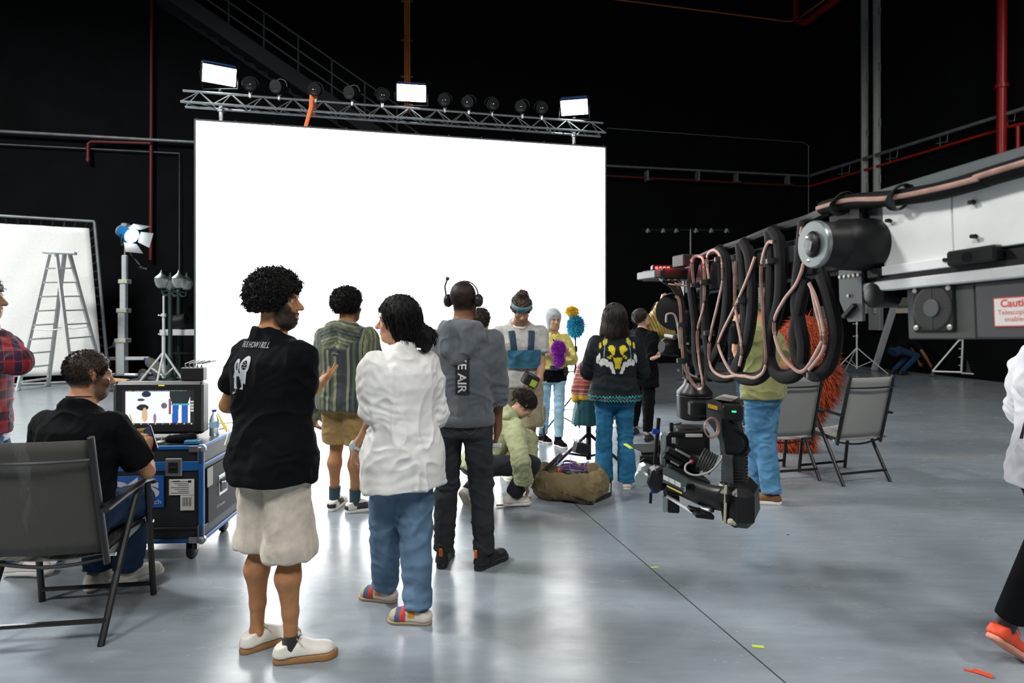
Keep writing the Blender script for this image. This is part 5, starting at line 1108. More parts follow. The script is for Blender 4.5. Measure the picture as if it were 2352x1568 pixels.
def latch(c, ax):
    L_ = Bx('latch', c, (.012 if ax else .105, .105 if ax else .012, .115), M_steel, .01); c = V(c); q = V((.008, 0, 0)) if ax else V((0, -.008, 0))
    b = MB(); b.box(c+q, (.006 if ax else .06, .06 if ax else .006, .07), None, .004); b.box(c+q*1.6, (.012 if ax else .05, .05 if ax else .012, .012), None, .003); b.build('latch_wing', M_dk, L_)
latch((-.17, -.006, z1-.135), 0); latch((-Wd+.17, -.006, z1-.135), 0)
h_ = Bx('handle', (.006, .3, .42), (.012, .14, .14), M_steel, .008); b = MB(); b.box((.014, .3, .42), (.006, .1, .09), None, .003); b.build('handle_dish', M_dk, h_); b = MB(); b.tube([(.02, .25, .44), (.035, .26, .44), (.035, .34, .44), (.02, .35, .44)], .009, 6); b.build('handle_grip', M_steel, h_)
# bts sign, labels
sgn = Bx('logo_panel', (-.41, -.006, .46), (.36, .006, .2), mat('logo_blue', (.012, .1, .38), .4), .001)
b = MB(); text_on(b, 'bts', .19, (-.565, -.0105, .43), (1, 0, 0), (0, 0, 1), .008, width=.31); text_on(b, 'Processing Tech', .04, (-.57, -.0105, .383), (1, 0, 0), (0, 0, 1), 0, width=.325); b.build('logo_lettering', mat('sign_white', (.55, .57, .6), .6), sgn)
lb = Bx('shipping_label', (-.12, -.007, .485), (.155, .003, .1), mat('paper', (.55, .54, .5), .8), 0); b = MB()
for i in range(7): b.box((-.13+.01*(i % 3), -.0092, .52-.012*i), (.11-.02*(i % 3), .001, .003))
b.box((-.07, -.0092, .52), (.02, .001, .014)); b.box((-.15, -.0092, .522), (.04, .001, .006)); b.build('label_print', M_blk, lb)
lb = Bx('barcode_label', (-.085, -.007, .385), (.085, .003, .095), MATS['paper'], 0); b = MB()
for i in range(9): b.box((-.115+.0065*i, -.0092, .392), (.003 if i % 3 else .0015, .001, .055))
b.build('label_print', M_blk, lb)
pn = Bx('mesh_panel', (.004, Dp*.52, .4), (.008, Dp*.8, .36), mat('panel_grey', (.06, .065, .07), .7, bump=.6, bscale=300), .002)
lb = Bx('side_label', (.009, .1, .52), (.003, .08, .12), MATS['paper'], 0, pn)
b = MB(); text_on(b, 'Unil', .05, (.0095, .3, .54), (0, 1, 0), (0, 0, 1), .001); text_on(b, 'II P-Format', .028, (.0095, .2, .28), (0, 1, 0), (0, 0, 1), .0005); b.build('side_lettering', MATS['sign_white'], pn)
for x, y in ((-.1, .1), (-.1, Dp-.1), (-Wd+.1, .1), (-Wd+.1, Dp-.1)):
    b = MB(); b.prism([(x-.035, y-.02, .13), (x-.035, y+.05, .13), (x-.035, y+.01, .055), (x-.035, y-.02, .055)], (.006, 0, 0)); b.prism([(x+.03, y-.02, .13), (x+.03, y+.05, .13), (x+.03, y+.01, .055), (x+.03, y-.02, .055)], (.006, 0, 0)); b.box((x, y, .127), (.09, .09, .008)); c_ = b.build('caster', M_steel, t)
    b = MB(); b.lathe((x-.026, y-.005, .056), (1, 0, 0), [(0, .02), (.004, .045), (.01, .056), (.042, .056), (.048, .045), (.052, .02)], 20); b.build('wheel', M_blk, c_, smooth=True)
CM = Matrix.Translation(fr) @ Matrix.Rotation(rr_, 4, 'Z'); CL = lambda x, y, z: CM @ V((x, y, z)); Rc = Matrix.Rotation(rr_, 3, 'Z')
# monitor
def screen_mat():
    m = bpy.data.materials.new('monitor_picture'); m.use_nodes = True; N = m.node_tree.nodes; L = m.node_tree.links; b = N['Principled BSDF']; a = N.new('ShaderNodeAttribute'); a.attribute_name = 'col'; b.inputs['Base Color'].default_value = (.01, .01, .01, 1); b.inputs['Roughness'].default_value = .2; L.new(a.outputs['Color'], b.inputs['Emission Color']); b.inputs['Emission Strength'].default_value = 1.0; return m
mo = CL(-.4, .3, z1); t = thing('monitor', 'black field monitor on the flight case showing legs in blue jeans', 'monitor', mo, math.radians(2))
MW, MH = .585, .355
b = MB(); b.box((0, 0, .02+MH/2), (MW, .075, MH), None, .02); b.build('housing', M_blk, t)
b = MB(); b.box((MW/2-.004, .0, .02+MH/2), (.02, .085, MH*.92), None, .008); b.box((-MW/2+.004, 0, .02+MH/2), (.02, .085, MH*.92), None, .008); b.build('side_rail', mat('rail_grey', (.07, .075, .08), .4), t)
nx, nz = 150, 84; sw, shh = .475, .235; gx, gz = np.meshgrid(np.linspace(0, 1, nx+1), np.linspace(0, 1, nz+1)); P = np.stack([-sw/2+gx*sw, np.full_like(gx, -.0385), .085+gz*shh], -1).reshape(-1, 3); u, v = gx.ravel(), gz.ravel()
c = np.ones((len(P), 3))*np.array([.95, .97, 1.]); nn = vnoise(np.stack([u*14, v*9, u*0], 1), 3)
def ell2(cx, cy, rx, ry, k=.5): return ((u-cx)/rx)**2+((v-cy)/ry)**2+nn*k*.5 < 1
c[ell2(.28, .5, .085, .09, .3)] = (.02, .02, .02); c[ell2(.33, .88, .07, .09)] = (.02, .03, .06); c[ell2(.26, .72, .05, .035)] = (.05, .05, .07); c[ell2(.31, .28, .04, .22)] = (.75, .5, .3); c[ell2(.08, .1, .1, .14, .3)] = (.9, .88, .7); c[(np.abs(u-.14+v*.12) < .006) & (v < .3)] = (.2, .25, .1)
c[ell2(.58, .55, .04, .08)] = (.15, .15, .16); c[ell2(.45, .2, .02, .14)] = (.3, .2, .4)
jk = (np.abs(u-.8) < .125+.02*np.sin(v*9)) & (v > .6); c[jk] = (.02, .03, .035); zg = np.abs(v-.585-.02*np.abs(((u*28) % 1)-.5)) < .02; c[zg & (np.abs(u-.8) < .13)] = (.02, .35, .4); c[(np.abs(u-.735-.02*(v-.3)) < .042) & (v < .57)] = (.02, .12, .5); c[(np.abs(u-.865+.0*(v-.3)) < .042) & (v < .57)] = (.02, .12, .5)
c[(np.abs(u-.66) < .018) & (v > .3) & (v < .75)] = (.3, .1, .1)
c[(v > .955)] = (.02, .02, .02); c[(v > .965) & (v < .985) & (((u*40) % 1) < .55) & (nn > -.2)] = (.5, .5, .5); c[(v < .055)] = (.02, .02, .02); c[(u < .045)] = (.02, .01, .03); c[(u > .945)] = (.02, .02, .02)
for i, k3 in enumerate(((.8, .2, .2), (.3, .6, .2), (.8, .6, .1), (.3, .3, .8), (.7, .5, .1), (.2, .3, .3), (.8, .5, .2), (.8, .1, .1), (.7, .7, .2), (.8, .8, .8))): c[((u-.06-.1*i)**2*3.2+(v-.028)**2 < .0004)] = k3
for i in range(4): c[(np.abs(u-.973) < .02) & (np.abs(v-.66+.085*i) < .028)] = (.6, .6, .6)
F = np.array([(j*(nx+1)+i, j*(nx+1)+i+1, (j+1)*(nx+1)+i+1, (j+1)*(nx+1)+i) for j in range(nz) for i in range(nx)]); qobj('screen', P, F, screen_mat(), t, (0, 0, 0), c)
b = MB(); b.box((.02, -.038, .35), (.04, .003, .006)); b.build('indicator', mat('yellow_led', (.6, .5, .02), .4, emit=(.8, .7, .05), strength=1), t)
for sx in (-.2, .2): b = MB(); b.box((sx, 0, .012), (.05, .12, .024), None, .005); b.build('foot', M_blk, t)
# receiver with antennas behind the monitor
q = V(mo)+V((.2, .04, .376)); t = thing('wireless_receiver', 'black receiver box with several stub antennas on top of the monitor', 'receiver', q); b = MB(); b.box((0, 0, .045), (.155, .06, .09), None, .006); b.build('box', M_blk, t)
for i in range(5):
    x = -.06+.028*i; b = MB(); b.cyl((x, 0, .088), (x, 0, .1), .006, n=6); b.tube([(x, 0, .1), (x, 0, .112), (x+.055+.01*i, .01, .135)], .0045, 6); b.build('antenna', MATS['rail_grey'], t)
# small things on the case
q = CL(-.405, .06, z1); t = thing('paper_cup', 'brown paper cup on the flight case in front of the monitor', 'cup', q); b = MB(); b.lathe((0, 0, 0), (0, 0, 1), [(0, .024), (.0, .029), (.09, .04), (.092, .041), (.094, .04), (.09, .037), (.012, .027), (.012, 0)], 24); b.build('cup', mat('kraft_paper', (.36, .2, .09), .8), t, smooth=True)
b = MB(); b.torus((0, 0, .093), (0, 0, 1), .04, .0022, 24, 6); b.build('rim', MATS['kraft_paper'], t)
q = CL(-.05, .3, z1); t = thing('water_bottle', 'clear water bottle with blue cap on the right end of the flight case', 'bottle', q); b = MB(); b.lathe((0, 0, 0), (0, 0, 1), [(0, .028), (.004, .031), (.05, .029), (.055, .031), (.11, .031), (.14, .02), (.155, .012), (.165, .012)], 16); b.build('bottle', mat('clear_plastic', (.8, .9, .95), .05, trans=.9, alpha=1), t, smooth=True); b = MB(); b.cyl((0, 0, .165), (0, 0, .18), .015, n=12); b.build('cap', mat('cap_blue', (.01, .05, .4), .4), t); b = MB(); b.cyl((0, 0, .06), (0, 0, .1), .0318, n=16); b.build('label', mat('bottle_label', (.3, .5, .7), .6), t)
q = CL(-.17, .08, z1); t = thing('camera_pouch', 'black padded pouch lying on the flight case right of the cup', 'pouch', q); Fd = Field(A3(q)-.15, A3(q)+.15, .006); Fd.cap(V(q)+V((-.07, 0, .025)), V(q)+V((.06, .02, .03)), .025, .032, .02); P, F = Fd.mesh(); P = folds(P, F, .003, 20, 20); qobj('pouch', P, F, M_tee, t, q); b = MB(); b.tube([(-.09, -.01, .02), (-.11, -.03, .01), (-.12, .0, .03), (-.09, .02, .04), (-.06, .0, .06)], .0025, 5); b.build('cord', mat('grey_cord', (.3, .3, .3), .6), t)
q = CL(-.1, .06, z1); b = MB(); b.box(q+V((.02, .0, .012)), (.09, .06, .024), Rc, .004); tag(b.build('hard_drive', mat('teal_case', (.02, .15, .25), .4), None, q), 'small teal portable drive at the front right corner of the flight case', 'drive')
q = CL(-.3, .09, z1); b = MB(); b.box(q+V((0, 0, .006)), (.045, .03, .012), Rc, .004); b.cyl(q+V((-.05, .01, .006)), q+V((-.08, .02, .006)), .006, n=8); tag(b.build('earbud_case', W_sole, None, q), 'small white gadget beside the black pouch on the flight case', 'gadget')
q = CL(-.37, .15, z1); b = MB(); b.tube([q+V((.09*math.cos(a)*(1+.2*math.sin(3*a)), .03*math.sin(a), .008+.012*abs(math.sin(2*a)))) for a in [i*.35 for i in range(40)]], .005, 5); tag(b.build('cable_coil', mat('olive_cable', (.05, .05, .02), .6), None, q), 'dark olive cable coiled under the monitor', 'cable')
q = CL(-.02, .42, z1); b = MB(); b.tube([q+V((-.1, 0, .01)), q+V((0, .02, .03)), q+V((.06, -.1, .02)), q+V((.1, -.2, .005)), q+V((.12, -.28, -.03))], .004, 5); tag(b.build('white_cable', W_sole, None, q), 'white cable hanging over the right edge of the flight case', 'cable')
b = MB(); b.bar(CL(-.12, .5, z1+.12), CL(-.0, .4, z1+.01), .02, .004); tag(b.build('yellow_tape', mat('yellow_tape', (.75, .62, .05), .6), None, CL(0, .4, z1)), 'strip of yellow tape on the back right of the flight case', 'tape')
# ------------------------------------------------------------------ white fabric frame, ladder and light mast at the left back
M_fab = cloth('white_scrim', (.78, .8, .78), .9, var=.03, sheen=0)
a0, a1, h0 = at(-160, 716, 12.4), at(250, 716, 13.9), 3.62; a0.z = a1.z = .03; dx = V((-.33, 0, h0)); ax_ = (a1-a0).normalized(); nf = V((-ax_.y, ax_.x, 0))
t = thing('fabric_frame', 'large white fabric stretched on a pipe frame behind the stepladder', 'scrim', (a0+a1)/2); og = (a0+a1)/2
for p0, p1 in ((a0, a1), (a0+dx, a1+dx), (a0, a0+dx), (a1, a1+dx)): MB().cyl(p0, p1, .034, n=10).build('frame_pipe', M_gal, t, og, smooth=True)
ins = .16; q = [a0+ax_*ins+dx*.045, a1-ax_*ins*.7+dx*.045, a1-ax_*ins*.7+dx*.955, a0+ax_*ins+dx*.955]; n = 24; vs = []; 
for i in range(n+1):
    for j in range(n+1): vs.append(q[0].lerp(q[1], i/n).lerp(q[3].lerp(q[2], i/n), j/n)+nf*(.02*math.sin(i*.9)*math.sin(j*.7)))
b = MB(); b.add(vs, [(i*(n+1)+j, (i+1)*(n+1)+j, (i+1)*(n+1)+j+1, i*(n+1)+j+1) for i in range(n) for j in range(n)]); b.build('fabric', M_fab, t, og, smooth=True).modifiers.new('s', 'SOLIDIFY').thickness = .004
for i in range(14):
    f = (i+.5)/14; b = MB(); b.tube([q[3].lerp(q[2], f), a0.lerp(a1, f+.005)+dx+V((0, 0, .04)), q[3].lerp(q[2], f+.01)], .008, 5); b.build('tie', M_blk, t, og)
for i in range(18):
    f = (i+.5)/18; b = MB(); b.tube([q[1].lerp(q[2], f), a1+dx*(f+.005)+ax_*.04, q[1].lerp(q[2], f+.01)], .008, 5); b.build('tie', M_blk, t, og)
M_lad = mat('ladder_aluminium', (.72, .74, .73), .45, .15)
tl_, tr_ = at(113, 584, 12.35), at(160, 583, 12.75); fa, fb = fl(40, 897), fl(110, 887); ga, gb = fl(168, 892), fl(240, 878)
t = thing('stepladder', 'tall aluminium A-frame stepladder in front of the white fabric', 'ladder', (fa+gb)/2); og = (fa+gb)/2
tA = [tl_, tl_.lerp(tr_, .75)]; tB = [tl_.lerp(tr_, .35), tr_]
for i, (p0, p1) in enumerate(((fa, tA[0]), (fb, tA[1]), (ga, tB[0]), (gb, tB[1]))): b = MB(); b.bar(p0, p1, .035, .085, up=(0, 1, 0)); b.build('rail', M_lad, t, og); b = MB(); b.box(p0+V((0, 0, .03)), (.1, .07, .06), None, .01); b.build('foot', mat('ladder_foot', (.4, .4, .4), .6), t, og)
for i in range(9):
    f = (i+.6)/9.6; b = MB(); b.bar(fa.lerp(tA[0], f), fb.lerp(tA[1], f), .085, .03); b.build('step', M_lad, t, og); b = MB(); b.bar(ga.lerp(tB[0], f), gb.lerp(tB[1], f), .04, .03); b.build('rung', M_lad, t, og)
b = MB(); b.box((tl_+tr_)/2+V((0, 0, .03)), (.56, .3, .06), Matrix.Rotation(.5, 3, 'Z'), .015); b.build('cap', M_lad, t, og)
for f0, g0, ta_, tb_ in ((fa, ga, tA[0], tB[0]), (fb, gb, tA[1], tB[1])): b = MB(); m1, m2 = f0.lerp(ta_, .45), g0.lerp(tb_, .45); b.tube([m1, (m1+m2)/2-V((0, 0, .03)), m2], .012, 5); b.build('spreader', M_lad, t, og)
# light mast
mb_ = fl(283, 872); M_mast = mat('mast_paint', (.6, .64, .66), .4, .3, var=.08, vscale=9); t = thing('light_mast', 'white telescopic mast on an outrigger base carrying the blue film light', 'light mast', mb_)
zs = [.12, .92, 1.62, 2.3, 2.88]; ws = [.2, .165, .135, .11]
for i in range(4):
    b = MB(); b.box((-.03+.022*i, 0, (zs[i]+zs[i+1]+.04)/2), (ws[i], ws[i], zs[i+1]-zs[i]+.04), None, .02); b.build('mast_section', M_mast, t)
    if i: b = MB(); b.box((-.03+.022*i, 0, zs[i]), (ws[i]+.1, ws[i]+.08, .1), None, .012); b.build('collar', M_mast, t); b = MB(); b.box((.02*i, -ws[i]/2-.045, zs[i]), (.05, .01, .05)); b.build('yellow_sticker', MATS['yellow_tape'], t)
b = MB(); b.box((-.17, 0, .82), (.14, .1, .14), None, .03); b.cyl((-.22, 0, .8), (-.3, -.1, .74), .012, n=6); b.build('winch', M_gal, t)
b = MB(); b.box((0, 0, .5), (1.15, .08, .08), Matrix.Rotation(.1, 3, 'Z'), .01); b.build('outrigger_beam', M_mast, t)
b = MB(); b.tube([(-.8, -.3, .12), (-.3, -.1, .14), (.3, 0, .12), (.75, -.2, .18)], .035, 6); b.build('outrigger_beam', M_mast, t)
for x0, x1, y1 in ((-.5, -1.05, -.1), (.5, .95, -.1)): b = MB(); b.bar((x0, 0, .5), (x1, y1, .2), .04, .05); b.build('brace', mat('mast_blue', (.02, .06, .35), .4), t)
for x in (-.9, .62):
    b = MB(); b.torus((x, -.25, .14), (.3, 1, 0), .1, .045, 20, 8); b.build('wheel', mat('tyre', (.05, .045, .04), .8), t, smooth=True); b = MB(); b.lathe((x, -.25, .14), (.3, 1, 0), [(-.02, .02), (-.02, .07), (.02, .07), (.02, .02)], 14); b.build('hub', M_gal, t)
b = MB(); b.cyl((.04, 0, 2.88), (.04, 0, 3.3), .022, n=8); b.build('spigot', M_gal, t); b = MB(); b.cyl((.05, 0, 3.1), (.42, -.05, 2.68), .02, n=6); b.ball((.45, -.05, 2.62), .05, 8); b.cyl((.4, -.05, 2.62), (.6, -.05, 2.58), .03, n=6); b.build('side_arm', M_dk, t)
lc = at(300, 540, 14.2); t = thing('film_light', 'lit blue film light with barn doors on top of the white mast', 'light', lc); ld_ = V((.86, -.3, -.36)).normalized(); _, sx_, ux_ = frame(ld_)
b = MB(); b.lathe(-ld_*.3, ld_, [(0, .05), (.0, .13), (.05, .16), (.3, .17), (.34, .19)], 18); b.build('housing', mat('light_blue', (.02, .2, .55), .35), t, smooth=True); b = MB(); b.lathe(-ld_*.33, ld_, [(0, .02), (0, .14), (.04, .14), (.04, .02)], 14); b.box(-ld_*.18+V((0, 0, .17)), (.14, .18, .1), None, .03); b.torus((0, 0, 0), sx_, .22, .014, 14, 5, .5, 2.6); b.build('ballast', mat('light_silver', (.5, .55, .58), .4, .5), t)
b = MB(); b.lathe(ld_*.045, ld_, [(0, 0.01), (0, .165), (.01, .16), (.02, .01)], 20); b.build('glowing_lens', mat('lens_glow', (1, 1, 1), .4, emit=(.95, 1, 1), strength=30), t)
for v1, v2, wd_ in ((ux_, sx_, .16), (-ux_, sx_, .16), (sx_, ux_, .13), (-sx_, ux_, .13)):
    o_ = ld_*.06+v1*.18; e_ = o_+ld_*.2+v1*.16; b = MB(); b.prism([o_-v2*wd_, o_+v2*wd_, e_+v2*wd_*1.4, e_-v2*wd_*1.4], ld_*.005-v1*.004); b.build('barn_door', mat('barn_door', (.35, .36, .36), .5, .3), t)
b = MB(); b.tube([(-.0, 0, -.32), -sx_*.24+V((0, 0, -.25)), -sx_*.24], .014, 6); b.tube([(0, 0, -.32), sx_*.24+V((0, 0, -.25)), sx_*.24], .014, 6); b.build('yoke', M_dk, t)
ls = bpy.data.lights.new('film_light_spot', 'SPOT'); ls.energy = 500; ls.spot_size = 1.4; ls.shadow_soft_size = .15; lo = bpy.data.objects.new('film_light_spot', ls); COL.objects.link(lo); lo.parent = t; lo.location = ld_*.09; lo.rotation_euler = ld_.to_track_quat('-Z', 'Y').to_euler()
# white stand
def stand(label, c, hgt, legs, m, name='light_stand', sec=3, r=.028, hub=.5, low=.12):
    c = V(c); t = thing(name, label, 'stand', c)
    for i in range(sec):
        z0_, z1_ = (low if i == 0 else hub+(hgt-hub)*i/sec), hub+(hgt-hub)*(i+1)/sec; b = MB(); b.cyl((0, 0, z0_), (0, 0, z1_), r*(1-.22*i), n=10); b.build('tube', m, t, smooth=True)
        if i < sec-1: b = MB(); b.cyl((0, 0, z1_-.05), (0, 0, z1_+.02), r*1.35, n=10); b.cyl((0, 0, z1_-.02), (-.1, -.02, z1_-.02), .008, n=5); b.ball((-.1, -.02, z1_-.02), .02, 6); b.build('knob', m, t)
    for lx, ly in legs:
        d = V((lx, ly, 0)); b = MB(); b.cyl((0, 0, hub), d+V((0, 0, .015)), r*.6, n=8); b.cyl(d*.5+V((0, 0, hub*.5)), (0, 0, low+.03), r*.45, n=6); b.build('leg', m, t, smooth=True)
    return t
M_wst = mat('white_steel', (.7, .72, .72), .4, .3)
stand('white steel light stand between the mast and the video wall', fl(376, 880), 1.95, [(-.5, -.1), (.4, .1), (.1, -.45)], M_wst, sec=3, r=.04, hub=.7)
# street lamp props
M_iron = mat('cast_iron', (.03, .05, .045), .5, .2); M_glass = mat('lamp_glass', (.7, .75, .75), .05, trans=.6, alpha=.5)
for i, px in enumerate((391, 410)):
    c = fl(px, 875-11*i); t = thing('street_lamp', ['left', 'right'][i]+' one of two dark green street lamp props beside the video wall', 'street lamp', c)
    b = MB(); b.lathe((0, 0, 0), (0, 0, 1), [(0, .16), (.05, .16), (.1, .07), (.5, .055), (.55, .07), (.6, .05), (2.05, .04), (2.1, .06), (2.15, .04)], 12); b.build('post', M_iron, t, smooth=True)
    for sx in (-.2, .2):
        b = MB(); b.tube([(0, 0, 2.06), (sx*.4, 0, 1.96), (sx*.85, 0, 1.98), (sx, 0, 2.1)], .016, 6); b.torus((sx*.5, 0, 2.03), (0, 1, 0), .05, .01, 12, 5, .4, 5); b.build('scroll_arm', M_iron, t)
        b = MB(); b.lathe((sx, 0, 2.1), (0, 0, 1), [(0, .03), (.04, .08), (.05, .075)], 12); b.build('lantern_base', M_iron, t, smooth=True); b = MB(); b.lathe((sx, 0, 2.36), (0, 0, 1), [(0, .15), (.03, .13), (.1, .05), (.13, .03), (.2, .008)], 12); b.build('lantern_cap', M_iron, t, smooth=True)
        b = MB(); b.lathe((sx, 0, 2.14), (0, 0, 1), [(0, .08), (.06, .125), (.16, .15), (.22, .14)], 14); b.build('globe', M_glass, t, smooth=True)
# bench with clutter, sandbags, plank
c = fl(425, 868); t = thing('workbench', 'white-topped workbench beside the left edge of the video wall', 'bench', c); b = MB(); b.box((0, 0, 1.1), (.95, .5, .14), None, .01); b.build('top', M_wst, t)
for x in (-.4, .4):
    for y in (-.2, .2): b = MB(); b.cyl((x, y, 0), (x, y, 1.03), .025, n=6); b.build('leg', M_dk, t)
b = MB(); b.bar((-.4, 0, .6), (.4, 0, .6), .04, .04); b.build('brace', M_dk, t)
t = thing('coiled_hoist', 'dark motor with yellow chain sitting on the workbench', 'motor', c+V((-.05, 0, 1.17))); b = MB(); b.lathe((0, -.1, .2), (1, .2, .1), [(-.15, .05), (-.15, .16), (.12, .18), (.16, .1)], 14); b.build('drum', M_dk, t, smooth=True); b = MB(); b.bar((-.2, -.2, .02), (-.05, -.2, .3), .07, .02); b.build('yellow_chain', MATS['yellow_tape'], t)
M_sand = cloth('grey_sandbag', (.1, .1, .1), .9)
def lump(name, label, cat, c, parts, m, h=.012, fold=(.012, 8, 8), k=.05):
    c = V(c); Fd = Field(A3(c)-1.2*A3((1, 1, .0))-A3((0, 0, .02)), A3(c)+A3((1.2, 1.2, .9)), h)
    for a, b_, r1, r2 in parts: Fd.cap(c+V(a), c+V(b_), r1, r2, k)
    Fd.plane(c, V((0, 0, -1))); P, F = Fd.mesh(); P = folds(P, F, *fold); P[:, 2] = np.maximum(P[:, 2], c.z+.001); return tag(qobj(name, P, F, m, None, c), label, cat)
lump('sandbag', 'dark grey sandbag slumped over the foot of the white stand', 'sandbag', fl(362, 872), [((-.18, 0, .42), (.1, -.05, .22), .1, .15), ((.1, -.05, .2), (.3, 0, .12), .15, .13)], M_sand)
lump('sandbag', 'grey rolled sandbag on the floor behind the seated man\'s head', 'sandbag', fl(258, 898), [((-.1, 0, .09), (.12, 0, .1), .1, .11), ((.1, .1, .08), (.28, .1, .08), .09, .09)], cloth('pale_sandbag', (.2, .19, .18), .9))
b = MB(); q = fl(262, 900)+V((0, 0, .23)); b.bar(q+V((-.3, -.1, .06)), q+V((.28, 0, -.0)), .12, .04, ch=.004); tag(b.build('plank', mat('pale_wood', (.55, .38, .22), .7, var=.2, vscale=12), None, q-V((0, 0, .02))), 'pale wooden plank lying on the sandbag', 'plank')
# ------------------------------------------------------------------ right background
stand('slender white light stand standing alone before the right wall', fl(1968, 857), 1.62, [(.62, -.3), (-.55, .1), (0, .55)], M_wst, sec=3, r=.022, hub=.66)
M_cab = mat('cabinet_grey', (.26, .29, .27), .5)
for px0, px1, y0, y1, lab in ((1995, 2022, 703, 758, 'small grey wall cabinet left of the leaning white beam'), (1868, 1900, 704, 782, 'larger grey wall cabinet behind the crane cables')):
    p0, p1 = rw(px0, y1, .2), rw(px1, y1, .2); hgt = rw(px0, y0, .2).z-p0.z; wd_ = (p1-p0).length; c = (p0+p1)/2; t = thing('wall_cabinet', lab, 'cabinet', c, math.atan2(VV.y, VV.x)); b = MB(); b.box((0, .05, hgt/2), (wd_, .12, hgt), None, .008); b.build('box', M_cab, t); b = MB(); b.box((0, -.012, hgt/2), (wd_*.92, .01, hgt*.95), None, .003); d_ = b.build('door', M_cab, t); b = MB(); b.box((0, -.02, hgt*.93), (wd_*.16, .012, hgt*.05)); b.build('lock', M_blk, d_)
b = MB(); p0, p1 = fl(2008, 851), at(2058, 690, 15.4); b.bar(p0+V((0, 0, .02)), p1, .16, .07, ch=.01); tag(b.build('beam', mat('grey_white_paint', (.5, .52, .54), .5), None, p0), 'long pale beam leaning beside the slender light stand', 'beam')
# rolling panel
p0 = fl(2208, 868); p1 = fl(2420, 884); e = (p1-p0); ed = e.normalized(); nv = V((-ed.y, ed.x, 0)); t = thing('rolling_panel', 'wheeled white pipe frame holding a black pixel panel at the right', 'panel', p0)
Bz = V((0, 0, 1)); M_pix = mat('pixel_black', (.012, .012, .013), .5)
b = MB(); b.prism([p0+Bz*.12+ed*.1, p1+Bz*.12, p1+Bz*1.0+nv*.12, p0+Bz*1.0+ed*.1+nv*.12], nv*.05); b.build('panel', M_pix, t, p0)
b = MB(); M_dot = mat('pixel_dot', (.12, .12, .11), .5)
for i in range(22):
    for j in range(11): b.box(p0+ed*(.16+i*.075)+Bz*(.18+j*.075)+nv*(.12*(.06+j*.075)/.88-.005), (.012, .012, .02))
o_ = b.build('pixels', M_dot, t, p0); o_['kind'] = 'stuff'
for a_, c_ in ((p0+Bz*.14, p0+Bz*1.02+nv*.1), (p0+Bz*.14, p0+Bz*.14-ed*.5-nv*.3), (p0+Bz*.14-ed*.5-nv*.3, p0+Bz*1.02+nv*.1), (p0+Bz*.12, p1+Bz*.12)): b = MB(); b.cyl(a_, c_, .024, n=8); b.build('frame_tube', M_wst, t, p0, smooth=True)
for q in (p0-ed*.5-nv*.3, p0+ed*.5, p0+ed*1.2):
    b = MB(); b.lathe(q+V((-.02, 0, .055)), (1, .2, 0), [(0, .02), (.005, .05), (.035, .05), (.04, .02)], 12); b.cyl(q+V((0, 0, .06)), q+V((0, 0, .13)), .015, n=6); b.build('caster', M_gal, t, p0)
for j in range(4): b = MB(); q = p0+Bz*(.3+.2*j)+nv*.05-ed*.03; b.box(q, (.07, .05, .03)); b.build('clamp', M_wst, t, p0)
# dim stand with grip arms behind the crane
c = V((4.1, 14, 0)); t = thing('grip_stand', 'dim steel stand with clamps on a crossbar behind the crane head', 'stand', c); b = MB(); zc = CZ+(HY-528)*14/FPX; b.cyl((0, 0, .0), (0, 0, zc+.02), .02, n=8); b.lathe((0, 0, 0), (0, 0, 1), [(0, .3), (.03, .3), (.05, .03)], 12); b.build('post', M_gal, t); b = MB(); b.cyl((-1.1, 0, zc), (.9, 0, zc), .018, n=6); b.build('crossbar', M_dk, t)
for x in (-1., -.65, -.35, .1, .45, .8): b = MB(); b.box((x, -.03, zc-.02), (.05, .05, .1), Matrix.Rotation(.4, 3, 'Y')); b.cyl((x, -.05, zc+.03), (x+.06, -.05, zc-.06), .012, n=5); b.build('clamp', M_gal, t)
# ------------------------------------------------------------------ duffel bag and things around it
bc = fl(1312, 1140); M_bag = cloth('olive_canvas', (.17, .13, .065), .9); t = thing('duffel_bag', 'open olive canvas duffel bag full of cables on the floor', 'bag', bc)
Fd = Field(A3(bc)-A3((.5, .4, .02)), A3(bc)+A3((.5, .45, .5)), .0075)
Fd.cap(bc+V((-.22, 0, .1)), bc+V((-.2, .1, .17)), .11, .1, .06); Fd.cap(bc+V((-.18, -.06, .1)), bc+V((.18, -.06, .11)), .11, .11, .05); Fd.cap(bc+V((.22, 0, .12)), bc+V((.2, .1, .19)), .1, .08, .06); Fd.cap(bc+V((-.18, .14, .12)), bc+V((.2, .14, .14)), .1, .1, .05); Fd.cap(bc+V((-.05, -.15, .1)), bc+V((.12, -.17, .07)), .07, .08, .05)
Fd.cap(bc+V((-.14, .05, .27)), bc+V((.14, .05, .27)), .11, .11, .03, 'c'); Fd.plane(bc, V((0, 0, -1))); P, F = Fd.mesh(); P = folds(P, F, .014, 9, 8, 4); P[:, 2] = np.maximum(P[:, 2], .001); qobj('bag', P, F, M_bag, t, bc)
b = MB(); b.tube([(.05, -.2, .03), (.2, -.16, .02), (.34, -.02, .03), (.36, .1, .1), (.3, .16, .16), (.22, .12, .2)], .022, 6, flat=(.25, 1)); b.build('strap', cloth('black_webbing', (.015, .015, .016), .8), t, smooth=True)
b = MB(); b.tube([(-.1, -.2, .1), (0, -.22, .07), (.1, -.24, .04), (.15, -.23, .02)], .018, 6, flat=(1, .3)); b.build('zip', MATS['black_webbing'], t)
b = MB(); rg = random.Random(3)
